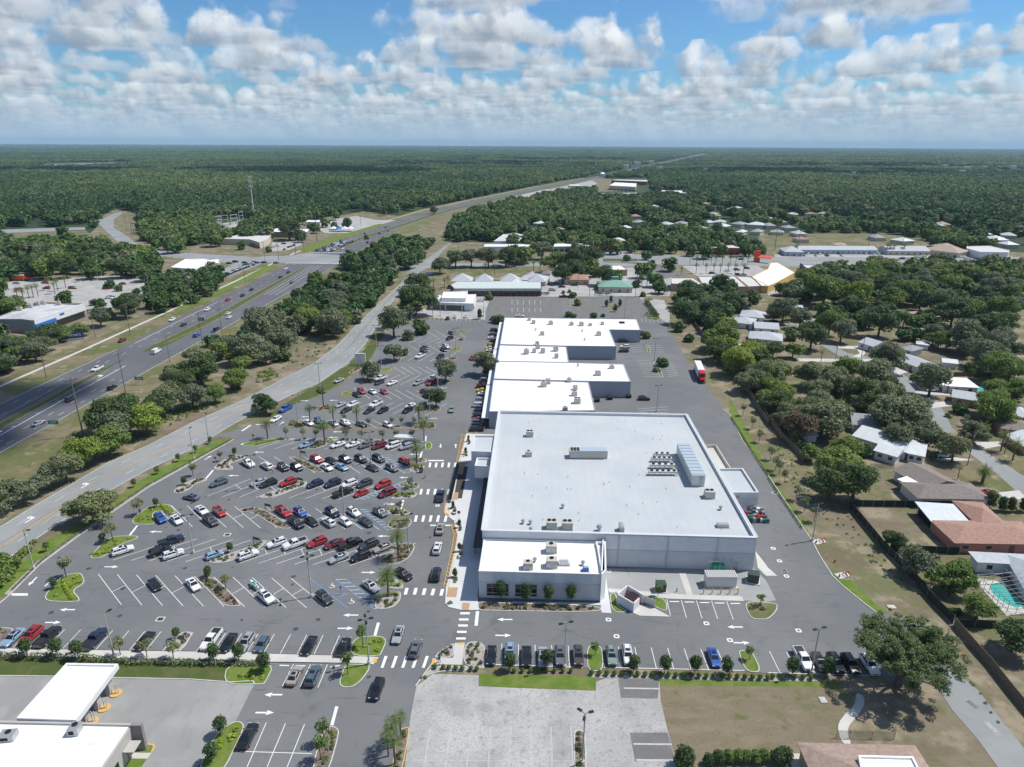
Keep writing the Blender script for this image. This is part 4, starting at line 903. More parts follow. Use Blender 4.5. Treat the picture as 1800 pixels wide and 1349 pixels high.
# service yard ------------------------------------------------------------------
def cabinet(name, lb, cat, fr, x, y, d3, m_, rz=0., pad=True, m2=None):
    g = G(px(fr, x, y)); r = empty(name, lb, cat, (g.x, g.y, .07), rz)
    if pad: b_ = MB(); b_.box((0, 0, .08), (d3[0]+.7, d3[1]+.7, .16)); b_.build('pad', M['concrete'], r)
    b_ = MB(); b_.box((0, 0, d3[2]/2+.16), d3); b_.build('cabinet', m_, r)
    b_ = MB(); b_.box((0, 0, d3[2]+.2), (d3[0]+.12, d3[1]+.12, .08)); b_.build('lid', m2 or m_, r)
    b_ = MB(); b_.box((-d3[0]*.22, -d3[1]/2-.03, d3[2]*.5), (d3[0]*.4, .05, d3[2]*.75)); b_.box((d3[0]*.22, -d3[1]/2-.03, d3[2]*.5), (d3[0]*.4, .05, d3[2]*.75)); b_.build('door', m_, r); return r
cabinet('transformer', 'dark green transformer cabinet on a pad in the service yard, left of the white path', 'transformer', 'A3', 1008, 150, (2.0, 1.8, 1.7), GREEN_BOX, group_ if False else 0.) if False else cabinet('transformer', 'dark green transformer cabinet on a pad left of the white path', 'transformer', 'A3', 1008, 148, (2.0, 1.8, 1.7), GREEN_BOX)
cabinet('transformer', 'dark green double transformer cabinet beside the store corner', 'transformer', 'A3', 1635, 85, (2.3, 2.0, 1.9), GREEN_BOX, -.3)
gset = cabinet('generator', 'white louvred generator enclosure behind the yellow bollards', 'generator', 'A3', 1410, 110, (6.4, 2.4, 2.6), METAL_L)
b_ = MB()
for i in range(14): b_.box((-2.9+i*.45, 0, 2.9), (.12, 2.3, .1))
b_.build('louvre', METAL, gset)
g = G(px('A3', 1395, 10)); r = empty('caged_enclosure', 'grey frame enclosure with a bright green tank inside against the store wall', 'enclosure', (g.x, g.y, .07))
b_ = MB()
for x in (-2.6, 0, 2.6):
    for y in (-1.2, 1.2): b_.box((x, y, 1.5), (.1, .1, 3.0))
for y in (-1.2, 1.2): b_.box((0, y, 3.0), (5.3, .1, .1)); b_.box((0, y, 1.6), (5.3, .06, .06))
for x in (-2.6, -1.3, 0, 1.3, 2.6): b_.box((x, 0, 3.02), (.06, 2.4, .06))
b_.build('frame', METAL, r); b_ = MB(); b_.box((0, 0, .9), (2.6, 1.6, 1.6)); b_.box((0, 0, 1.8), (2.2, 1.2, .2)); b_.build('tank', mat('bright_green_metal', (.02, .42, .25), .5), r)
def post(name, lb, cat, fr, x, y, h, r_, m_, group=None, w2=None):
    g = G(px(fr, x, y)); b_ = MB(); b_.cyl((0, 0, 0), (0, 0, h), r_, n=8); b_.cyl((0, 0, h), (0, 0, h+r_*.7), r_, r_*.3, n=8); o = b_.build(name, m_, loc=(g.x, g.y, .06)); tag(o, lb, cat, group); return o
for k, x in enumerate((1300, 1358, 1417, 1477, 1533)): post('bollard', 'yellow bollard, %s from the left in front of the generator' % ORD[k+1], 'bollard', 'A3', x, 172, 1.3, .12, YEL, 'yellow bollards by the generator')
post('bollard', 'short black post standing alone in the service yard', 'bollard', 'A3', 1119, 158, .9, .1, BLACK)
# dumpster enclosure
EP = pts('A3 715,180 782,120 888,160 860,215 850,270 712,205')
p = pts('A3 858,212 782,122 714,178 822,298 858,215', 1.0)
P_ = [G(px('A3', *q_)) for q_ in ((888, 238), (782, 172), (713, 232), (822, 296), (858, 262))]
cc = ctr(P_); r = empty('bin_enclosure', 'open-topped white block enclosure round a red bin beside the corner shop', 'enclosure', cc)
for a, b_ in ((0, 1), (1, 2), (2, 3), (3, 4)):
    d = P_[b_]-P_[a]; c = (P_[a]+P_[b_])/2; w = MB(); w.box((c.x, c.y, 1.1+.06), (d.length+.2, .22, 2.2)); w = MB(); w.box((c.x, c.y, 1.15), (d.length+.2, .22, 2.2), math.atan2(d.y, d.x)); part(w, 'wall', WALL_W, r)
w = MB(); a = P_[0]; w.box((a.x+1.2, a.y-.7, 1.0), (2.6, .1, 1.8), -.6); part(w, 'gate', METAL, r)
def bin_at(fr, x, y, lb, m_, rz=0., d3=(1.9, 1.4, 1.4), lid=BLACK, group=None):
    g = G(px(fr, x, y)); r = empty('dumpster', lb, 'dumpster', (g.x, g.y, .06), rz, group); b_ = MB(); w, d, h = d3
    b_.mesh([(-w/2, -d/2, .1), (w/2, -d/2, .1), (w/2, d/2, .1), (-w/2, d/2, .1), (-w/2-.05, -d/2-.25, h*.8), (w/2+.05, -d/2-.25, h*.8), (w/2+.05, d/2, h), (-w/2-.05, d/2, h)], [(3, 2, 1, 0), (0, 1, 5, 4), (1, 2, 6, 5), (2, 3, 7, 6), (3, 0, 4, 7), (4, 5, 6, 7)]); b_.build('bin', m_, r)
    b_ = MB(); b_.mesh([(-w/2, -d/2-.3, h*.8+.03), (w/2, -d/2-.3, h*.8+.03), (w/2, d/2, h+.06), (-w/2, d/2, h+.06)], [(0, 1, 2, 3)]); b_.build('lid', lid, r); return r
c_ = (P_[1]+P_[3])/2; rr = bin_at('A3', 815, 225, 'red bin with a black lid inside the white block enclosure', REDP, -.7, (2.2, 1.6, 1.6)); 
for fr, x, y, lb, m_ in (('C3', 690, 832, 'black bin on the rear lane, nearest the middle strip wing', BLACK), ('C3', 425, 832, 'blue bin against the shaded wall in the rear recess', mat('blue_bin', (.03, .07, .3), .5)), ('C3', 812, 1108, 'black bin at the foot of the near strip wing', BLACK), ('C3', 592, 1135, 'small black bin in the near rear recess', BLACK), ('C3', 682, 1120, 'low dark bin lying in the near rear recess', BLACK), ('C3', 875, 705, 'large brown bin at the end of the far strip wing', mat('brown_bin', (.05, .035, .03), .6))):
    bin_at(fr, x, y, lb, m_, 0, (2.6, 1.8, 1.7) if 'large' in lb else (1.9, 1.4, 1.3))
# stacked goods behind the annex
gm = [mat('cream_goods', (.6, .55, .47), .8), mat('white_goods', (.7, .7, .72), .7), GREEN_BOX, REDP, mat('teal_goods', (.03, .13, .14), .6), mat('grey_goods', (.25, .25, .26), .7)]
gl = ['cream', 'white', 'dark green', 'red', 'teal', 'grey']; cnt = {}
for i in range(24):
    u, v = (i % 6), i//6; x = 1575+u*12+v*14+random.uniform(-4, 4); y = 765+v*26+random.uniform(-5, 5); k = random.choice([1, 1, 0, 4, 5]) if v == 0 else random.choice([0, 0, 5, 2, 4, 3])
    g = G(px('B3', x+10*u, y)); b_ = MB(); h = random.uniform(.6, 1.1); b_.box((0, 0, h/2+.15), (.95, .95, h), random.uniform(-.2, .2)); b_.box((0, 0, .08), (1.1, 1.1, .14)); b_.box((0, 0, h+.2), (.7, .7, .12), .3)
    o = b_.build('goods_pallet', gm[k], loc=(g.x, g.y, .06)); tag(o, '%s pallet of goods in the pile behind the annex' % gl[k], 'pallet', 'pallets piled behind the annex')
# houses --------------------------------------------------------------------------
ROOFS = {'white': bm('white_metal_roof', (.62, .65, .67), .5, (.55, .58, .60), .8), 'grey': bm('grey_shingle', (.33, .34, .36), .9, (.26, .27, .29), 1.5), 'brown': bm('brown_shingle', (.23, .20, .18), .9, (.18, .155, .14), 1.5), 'pink': bm('terracotta_shingle', (.38, .235, .18), .9, (.30, .18, .14), 1.6, detail=8), 'dusty': bm('dusty_shingle', (.36, .27, .225), .9, (.28, .205, .17), 1.4, detail=8), 'pale': bm('pale_shingle', (.46, .49, .52), .85, (.40, .43, .45), 1.), 'green': bm('green_metal_roof', (.16, .32, .25), .6, (.20, .36, .29), 1.), 'bright': bm('bright_white_roof', (.8, .8, .8), .6), 'tan': bm('tan_shingle', (.42, .33, .26), .9, (.35, .27, .21), 1.)}
WALLS = {'white': WALL_W, 'pink': bm('pink_stucco', (.52, .24, .18), .9), 'cream': WALL_C, 'grey': WALL_G, 'yellow': WALL_Y, 'tan': WALL_T, 'brick': WALL_B, 'blue': bm('pale_blue_wall', (.42, .50, .58), .85)}
def roof_mesh(L, Wd, hr, style, ov=.5):
    b_ = MB(); l, w = L/2+ov, Wd/2+ov; t = .16
    if style == 'hip':
        r = max(l-w, .01) if l > w else .01; ry = 0
        vs = [(-l, -w, 0), (l, -w, 0), (l, w, 0), (-l, w, 0), (-r, 0, hr), (r, 0, hr)]; fs = [(0, 1, 5, 4), (1, 2, 5), (2, 3, 4, 5), (3, 0, 4)]
    elif style == 'gable':
        vs = [(-l, -w, 0), (l, -w, 0), (l, w, 0), (-l, w, 0), (-l, 0, hr), (l, 0, hr)]; fs = [(0, 1, 5, 4), (1, 2, 5), (2, 3, 4, 5), (3, 0, 4)]
    elif style == 'pyr':
        vs = [(-l, -w, 0), (l, -w, 0), (l, w, 0), (-l, w, 0), (0, 0, hr)]; fs = [(0, 1, 4), (1, 2, 4), (2, 3, 4), (3, 0, 4)]
    else:
        vs = [(-l, -w, .1), (l, -w, .1), (l, w, hr), (-l, w, hr)]; fs = [(0, 1, 2, 3)]
    b_.mesh(vs, fs); n = [(x, y, z-t) for x, y, z in vs[:4]]; b_.mesh(n, [(3, 2, 1, 0)])
    for i in range(4): a, c = vs[i], vs[(i+1) % 4]; b_.mesh([(a[0], a[1], a[2]-t), (c[0], c[1], c[2]-t), c, a], [(0, 1, 2, 3)])
    return b_
def house(lb, wings, roofc, wallc, style='hip', hw=2.7, cat='house', name='house', slope=.34, group='houses on the residential streets', det=True):
    """wings: list of (frame p1x,p1y p2x,p2y width[,style,roof])"""
    root = None
    for i, w_ in enumerate(wings):
        p, q = pts(w_[0], hw); Wd = w_[1]; st = w_[2] if len(w_) > 2 else style; rc = w_[3] if len(w_) > 3 else roofc; z0 = w_[4] if len(w_) > 4 else hw
        d = q-p; L = d.length; c = (p+q)/2; ang = math.atan2(d.y, d.x)
        if root is None: root = empty(name, lb, cat, (c.x, c.y, 0), ang, group); R_ = Matrix.Rotation(-ang, 2); c0 = c; a0 = ang
        lc = R_@(c-c0); hh = hw-.02*i
        b_ = MB(); b_.box((lc.x, lc.y, hh/2), (L, Wd, hh), ang-a0)
        if st == 'gable':
            ca = Matrix.Rotation(ang-a0, 2)
            for sx_ in (-1, 1):
                tri = [(sx_*L/2, -Wd/2), (sx_*L/2, Wd/2)]; a_, b2 = [ca@Vector(t_)+lc for t_ in tri]; m_ = ca@Vector((sx_*L/2, 0))+lc
                b_.face([(a_.x, a_.y, hh), (b2.x, b2.y, hh), (m_.x, m_.y, hh+slope*Wd/2)])
        if st != 'patio': b_.build('wall', WALLS[wallc], root)
        rm = roof_mesh(L, Wd, slope*Wd/2+.1 if st not in ('flat', 'patio') else .35, 'slab' if st in ('flat', 'patio') else st); ca = Matrix.Rotation(ang-a0, 2)
        rm.v = [(*(ca@Vector((x, y))+lc), z+hh+.14) for x, y, z in rm.v]; rm.build('roof', ROOFS[rc], root)
        if st == 'patio':
            pm = MB()
            for sx_ in (-.48, -.16, .16, .48):
                for sy in (-.46, .46): v = ca@Vector((L*sx_, Wd*sy))+lc; pm.box((v.x, v.y, hh/2), (.12, .12, hh))
            pm.build('porch_frame', FRAME, root); b_ = MB(); b_.box((lc.x, lc.y, .9), (L*.92, Wd*.9, 1.8), ang-a0); b_.build('screen', DARK, root)
        elif det:
            ca = Matrix.Rotation(ang-a0, 2); n = max(2, int(L/4.5))
            for sy in (-1, 1):
                a_ = ca@Vector((-L/2*sy*-1*-1, 0)) 
                e0 = ca@Vector((-L/2, sy*Wd/2))+lc; e1 = ca@Vector((L/2, sy*Wd/2))+lc
                if sy > 0: e0, e1 = e1, e0
                for k in range(n):
                    u = (k+.5)/n; e = .6/L; wd = (k == n//2 and i == 0)
                    wn = MB(); wall_panel(wn, e0, e1, u-e, u+e, .05 if wd else 1.0, 2.1, .04); o = wn.build('door' if wd else 'window', WOOD if wd else GLASS, root)
                    if not wd: f = MB(); wall_panel(f, e0, e1, u-e*1.25, u+e*1.25, .88, 1.0, .07, .12); wall_panel(f, e0, e1, u-e*1.25, u+e*1.25, 2.1, 2.2, .07, .12); f.build('sill', FRAME, o)
    return root
house('pale metal-roofed house with a small gabled wing, beside the big dark green tree', [('B4 640,225 985,330', 12, 'gable'), ('B4 960,330 1060,350', 11, 'gable'), ('B4 760,330 900,370', 8, 'gable')], 'white', 'white', slope=.3)
house('grey-brown shingle house with a white patio roof, behind the green screen fence', [('B4 960,480 1190,600', 10.5, 'gable'), ('B4 960,625 1430,632', 8.5, 'hip'), ('B4 935,545 1030,590', 5, 'patio', 'bright')], 'brown', 'white')
house('pink stucco house with terracotta roof and ribbed white porch roof', [('B4 1190,905 1800,915', 9.5, 'hip'), ('B4 1350,790 1540,800', 13, 'hip'), ('B4 1060,775 1300,790', 8.5, 'patio', 'white')], 'pink', 'pink', slope=.28)
house('grey-roofed house beside the screened swimming pool', [('B4 1400,1085 1900,1110', 3, 'flat'), ('B4 1680,1180 1980,1230', 14, 'hip')], 'pale', 'white')
house('pinkish house with a brown hip roof at the right edge, above the curving street', [('B4 1560,170 1800,200', 10, 'hip')], 'brown', 'pink')
house('white house with a low pale roof at the right edge beside two palms', [('B4 1720,255 1850,330', 10, 'gable')], 'white', 'pink')
house('yellow house with a pale hip roof near the right edge', [('C4 1660,1200 1800,1215', 10, 'hip')], 'pale', 'yellow')
house('grey-roofed house half hidden by dark oaks above the pale metal-roofed one', [('B4 560,140 760,160', 11, 'gable')], 'grey', 'white')
house('house with a low white roof and tan walls beside the round clipped shrub', [('C4 1290,1080 1480,1110', 9, 'gable')], 'pale', 'tan')
house('flat bright-white roofed house beside a tiny turquoise pool', [('C4 1050,985 1230,1000', 9, 'flat', 'bright'), ('C4 1230,1000 1420,1010', 10, 'flat', 'bright')], 'bright', 'white')
house('long white gabled house in the middle of the residential block', [('C4 960,830 1110,890', 10, 'gable')], 'pale', 'white')
house('small grey outbuilding house behind the long white gabled one', [('C4 960,755 1040,775', 9, 'hip')], 'grey', 'grey')
house('house with blue-white gable facing the drive loop', [('C4 690,715 790,745', 10, 'gable')], 'pale', 'white')
house('grey hip-roofed house in the trees at the upper right', [('C4 1475,570 1720,610', 14, 'hip')], 'grey', 'cream')
house('tan-roofed house in the trees left of the grey hip-roofed one', [('C4 1020,530 1200,525', 12, 'hip')], 'tan', 'cream')
house('brown roofed house half hidden under trees below the tan-roofed one', [('C4 1095,645 1200,640', 10, 'hip')], 'tan', 'cream')
house('pale blue-roofed house with a wing at the left of the residential area', [('C4 30,485 230,490', 12, 'gable')], 'pale', 'white')
house('low house with a cream front wall beside the dark parked car', [('C4 270,900 440,945', 11, 'gable')], 'grey', 'cream')
house('pale hip-roofed house beside the backyard pool near the wood', [('C3 1600,520 1760,535', 14, 'hip')], 'pale', 'white')
house('square pale hip-roofed house behind the rear lane trees', [('C3 1550,565 1690,580', 12, 'hip')], 'pale', 'white')
house('pale roofed house on the rear lane beyond the red truck', [('C3 1690,605 1850,615', 11, 'gable')], 'pale', 'white')
house('long pale hip-roofed house nearest the red truck', [('C3 1660,670 1880,690', 13, 'hip')], 'pale', 'white')
house('low white-roofed shed beside the long hip-roofed house', [('C3 1545,740 1590,745', 4, 'gable')], 'bright', 'white', hw=2.2, cat='shed', name='shed', det=False)
house('white garden shed on the lawn below the wood', [('C4 1215,850 1310,860', 5.5, 'gable')], 'white', 'white', hw=2.4, cat='shed', name='shed', det=False)
house('small white shed among bushes beside the fence', [('B4 255,240 315,240', 3.5, 'gable')], 'white', 'white', hw=2.2, cat='shed', name='shed', det=False)
house('tiny white outbuilding between the houses and the wood', [('C4 1040,725 1120,735', 5, 'hip')], 'white', 'white', hw=2.4, cat='shed', name='shed', det=False)
# scattered roofs in the far residential trees
FARH = 'D3 1040,612 1120,618 pale|D3 1150,608 1230,612 grey|D3 1350,600 1410,606 pale|D3 1420,598 1500,602 pale|D3 1290,640 1360,646 grey|D3 1430,625 1520,632 white|D3 1560,610 1640,618 grey|D3 1660,615 1780,622 white|D3 1690,665 1760,670 grey|D3 1590,668 1640,672 white|D3 1320,470 1380,474 pink|D3 1045,525 1090,528 pale|D3 980,492 1015,495 pale|D3 1240,492 1290,495 grey|D3 1560,500 1600,504 pale|D3 1385,540 1440,545 grey|D3 310,652 350,655 tan|D3 -15,690 50,700 pale|D4 130,545 210,548 pale|D4 265,542 335,546 pink|D4 350,540 430,545 grey|D4 345,565 420,568 white|D4 560,478 650,482 tan|D4 940,500 980,503 pale|D4 1110,530 1160,533 pale|D4 1490,490 1560,495 pale|D4 770,472 800,475 white|D4 20,668 110,672 grey|D4 0,500 50,503 pale|D4 1740,535 1800,540 grey|D4 505,525 570,528 tan|D4 1640,690 1740,695 pale'
rh = random.Random(12)
for i in range(46):
    x = rh.uniform(940, 1790); y = 300+132*rh.random()**.75
    if x < 1250 and y < 345: continue
    w_ = 5+14*(y-262)/150; FARH += '|P %d,%d %d,%d %s' % (x, y, x+w_, y+rh.uniform(-.6, .8), rh.choice(['pale', 'grey', 'white', 'pale', 'tan', 'pink', 'white']))
for k, t in enumerate(FARH.split('|')):
    fr, a, b_, c = t.split(); n_d = {'pale': 'pale grey', 'grey': 'dark grey', 'white': 'white', 'pink': 'pinkish', 'tan': 'tan'}[c]
    house('distant house with a %s roof among the trees' % n_d, [('%s %s %s' % (fr, a, b_), random.uniform(12, 16), 'hip')], c, 'cream', det=False, hw=3.2, group='distant %s-roofed houses in the trees' % n_d)
# ================================================================== commercial buildings around
def text_mesh(s, size, m, parent, M4, name='lettering'):
    cu = bpy.data.curves.new('txt', 'FONT'); cu.body = s; cu.size = size; cu.align_x = 'CENTER'; cu.align_y = 'CENTER'; cu.extrude = .02
    t = bpy.data.objects.new('txt', cu); COL.objects.link(t); dg = bpy.context.evaluated_depsgraph_get(); dg.update()
    me = bpy.data.meshes.new_from_object(t.evaluated_get(dg)); bpy.data.objects.remove(t); me.transform(M4); me.materials.clear(); me.materials.append(m); me.name = name
    o = bpy.data.objects.new(name, me); COL.objects.link(o)
    if parent: o.parent = parent
    return o
def facing(c, rz=0): return Matrix.Translation(c)@Matrix.Rotation(rz, 4, 'Z')@Matrix.Rotation(math.pi/2, 4, 'X')
# bank at lower left
bank, BP = flatb('bank', 'white flat-roofed bank with tan walls at the bottom left corner', 'bank', 'A1 -420,1022 905,1050 700,1355 520,1620 -760,1600', 4.6, mat('greige_wall', (.43, .41, .38), .85), mat('stained_white_roof', (.82, .82, .80), .7, col2=(.60, .57, .52), scale=.22, detail=7, contrast=(.52, .74)), par=.35, pw=.35)
w = MB(); a, b_ = pts('A1 905,1050 950,1058', 4.6); w.box((b_.x+.3, b_.y-.6, 2.3), (1.6, .9, 4.7)); w = MB(); a = G(px('A1', 935, 1058), 4.6); w.box((a.x, a.y-.3, 2.5), (1.7, .6, 5.0)); part(w, 'fin_wall', mat('dark_greige', (.24, .225, .21), .85), bank)
bs = [p for p in pts('A1 905,1050 700,1355', 4.6)]
for u0, u1 in ((.12, .34), (.62, .9)): w = MB(); wall_panel(w, bs[1], bs[0], 1-u1, 1-u0, .4, 2.4, .05); part(w, 'window', GLASS, bank)
w = MB(); c = bs[0].lerp(bs[1], .33); w.box((c.x+.9, c.y, 2.75), (1.7, 2.2, .15)); part(w, 'awning', mat('greige_wall', 0), bank)
CP = pts('A1 450,640 803,645 515,1028 110,1015', 4.9)
can = empty('drive_through_canopy', 'long white drive-through canopy reaching from the bank towards the sidewalk', 'canopy', ctr(CP)); cpoly = CP if area(CP) > 0 else CP[::-1]
w = MB(); inn = inset(cpoly, .4); w.wallring(cpoly, 3.9, 4.9); w.band(cpoly, inn, 4.9); w.wallring(inn, 4.6, 4.9, inward=True); w.flat(cpoly, 3.9); w.build('fascia', MATS['white_wall'], can, origin=ctr(CP))
w = MB(); w.flat(inn, 4.62); w.build('roof', MATS['stained_white_roof'], can, origin=ctr(CP))
for fr, x, y in (('A1', 752, 850), ('A1', 672, 950), ('A1', 590, 1040)):
    g = G(px(fr, x, y)); w = MB(); w.box((g.x, g.y, 1.98), (.7, 1.1, 3.85)); w.build('column', MATS['greige_wall'], can, origin=ctr(CP))
    w = MB(); w.cyl((g.x+.9, g.y, .05), (g.x+.9, g.y, .22), 1.0, n=16); w.build('kerb_island', MATS['kerb_yellow'], can, origin=ctr(CP))
    w = MB()
    for k in (1.0, 1.45): w.cyl((g.x+k, g.y, .2), (g.x+k, g.y, 2.2), .08, n=6); 
    w.build('guard_post', METAL_L, can, origin=ctr(CP))
for x, y, lb, d3 in ((60, 1150, 'low grey rooftop unit at the left of the bank roof', (2.2, 1.6, 1.0)), (515, 1110, 'blue-grey rooftop fan unit at the back edge of the bank roof', (1.5, 1.7, 1.3))):
    g = G(px('A1', x, y), 4.3); r = empty('rooftop_unit', lb, 'rooftop unit', (g.x, g.y, 4.3), .1); b_ = MB(); b_.box((0, 0, d3[2]/2), d3); b_.build('cabinet', METAL, r); b_ = MB(); b_.cyl((0, .2, d3[2]), (0, .2, d3[2]+.12), .42, n=14); b_.build('fan', DARK, r); b_ = MB(); b_.box((-.2, -d3[1]/2-.02, d3[2]*.5), (d3[0]*.5, .05, d3[2]*.5)); b_.build('grille', DARK, r)
for s in ('A1 905,1225 960,1192 1045,1195 1048,1210 1025,1252 950,1252', 'A1 870,1290 1000,1293 960,1349 900,1450 790,1450'):
    sheet('grass_strip', pts(s), .06, 'green_grass')
sheet('sidewalk', pts('A1 880,1252 1030,1252 1000,1292 870,1290'), .055, 'concrete')
sheet('kerb', pts('A1 968,1188 1045,1190 1056,1208 1030,1254 1022,1254 1040,1210 1035,1200 968,1198'), .07, 'kerb_yellow')
# roof at the bottom right
h = house('pinkish shingle roof with a bright white flat rooftop deck at the bottom edge', [('A4 370,1520 1190,1540', 16, 'hip')], 'dusty', 'tan', slope=.34)
g = pts('A4 612,1272 985,1282 1060,1430 640,1430', 4.9); w = MB(); gg = g if area(g) > 0 else g[::-1]; inn = inset(gg, .3); w.wallring(gg, 2.8, 5.1); w.band(gg, inn, 5.1); w.wallring(inn, 4.8, 5.1, inward=True); w.flat(inn, 4.8)
o = w.build('roof_deck', MATS['bright_white_roof']); tag(o, 'bright white flat roof deck with a raised rim on the pinkish shingle roof', 'roof deck')
sheet('footpath', pts('A4 130,1255 380,1262 395,1300 225,1300 240,1400 180,1400'), .045, 'concrete')
# low modern bank with white roofs
bk, kp = flatb('branch_bank', 'white modernist building with a wide overhanging flat roof and dark glass front', 'bank', 'C2 1215,440 1250,392 1535,386 1512,450', 4.6, WALL_W, WHITE_ROOF, par=.25, pw=.3)
blockz('roof_block', 'C2 1292,412 1308,368 1476,362 1462,415', 6.6, WALL_W, bk, WHITE_ROOF, z0=4.4)
kk = pts('C2 1215,440 1512,450', 4.6); w = MB(); wall_panel(w, kk[0], kk[1], .03, .8, .3, 3.0, .06); part(w, 'window', GLASS, bk)
w = MB(); wall_panel(w, kk[0], kk[1], -.01, 1.01, 3.6, 4.62, .35, .6); part(w, 'fascia', WALL_W, bk)
w = MB(); wall_panel(w, kk[0], kk[1], .35, .37, .0, 3.6, .25, .3); wall_panel(w, kk[0], kk[1], .74, .76, .0, 3.6, .25, .3); part(w, 'column', WALL_W, bk)
sheet('bank_terrace', pts('C2 1120,490 1530,485 1600,500 1600,565 1120,550 1040,540'), .06, 'worn_paving')
sheet('bank_terrace', pts('C2 1530,400 1640,395 1600,510 1520,500'), .058, 'worn_paving')
# long mall with pyramid roofs
ml, mp = flatb('plaza_mall', 'long low mall with white pyramid roofs and a red brick front', 'mall', 'C2 1355,320 1400,296 1990,292 1990,345 1380,345', 5.0, WALL_B, mat('green_white_roof', (.50, .56, .54), .7), par=.2, pw=.3)
for k, (x, y, s_) in enumerate(((1435, 292, 14), (1590, 292, 12), (1770, 290, 13), (1960, 296, 12))):
    g = G(px('C2', x, y), 5); w = roof_mesh(s_, s_, 4.2, 'pyr', 0); w.v = [(vx+g.x, vy+g.y+s_*.3, vz+5.0) for vx, vy, vz in w.v]; part(w, 'pyramid_roof', ROOFS['pale'], ml)
w = MB(); a, b_ = pts('C2 1380,345 1990,345', 5); wall_panel(w, a, b_, 0, 1, 3.4, 4.9, .4, .8); part(w, 'fascia', mat('green_white_roof', 0), ml); windows(ml, a, b_, 14, .4, 2.6, .6, frame=False)
for spec in (('white hip-roofed office at the left end of the old plaza', [('C3 -20,310 70,312', 16, 'hip')], 'white', 'white'), ('pale grey roofed office with dark cypress trees in front', [('C3 70,272 250,280', 16, 'hip')], 'pale', 'white'), ('small brown hip roof behind the pale grey office', [('C3 215,236 270,238', 12, 'hip')], 'brown', 'cream'), ('tan office with a reddish-brown hip roof among dark trees', [('C3 365,270 530,272', 17, 'hip')], 'pink', 'tan'), ('restaurant with a green metal hip roof', [('C3 600,318 830,322', 17, 'hip')], 'green', 'cream'), ('brown hip-roofed shop standing before the wood on the avenue', [('D4 770,895 960,900', 18, 'hip')], 'brown', 'white'), ('reddish-brown roofed shop behind bushes on the avenue', [('D4 1200,905 1360,912', 15, 'hip')], 'pink', 'cream')):
    house(*spec, hw=3.4, group='roofed shops and offices', name='office', cat='office')
gr_ = G(px('C3', 720, 285), 5.6); w = MB(); w.box((gr_.x, gr_.y+3, 6.4), (5, 5, 1.6)); o = w.build('roof_lantern', MATS['green_metal_roof']); tag(o, 'square green lantern on the green metal restaurant roof', 'lantern')
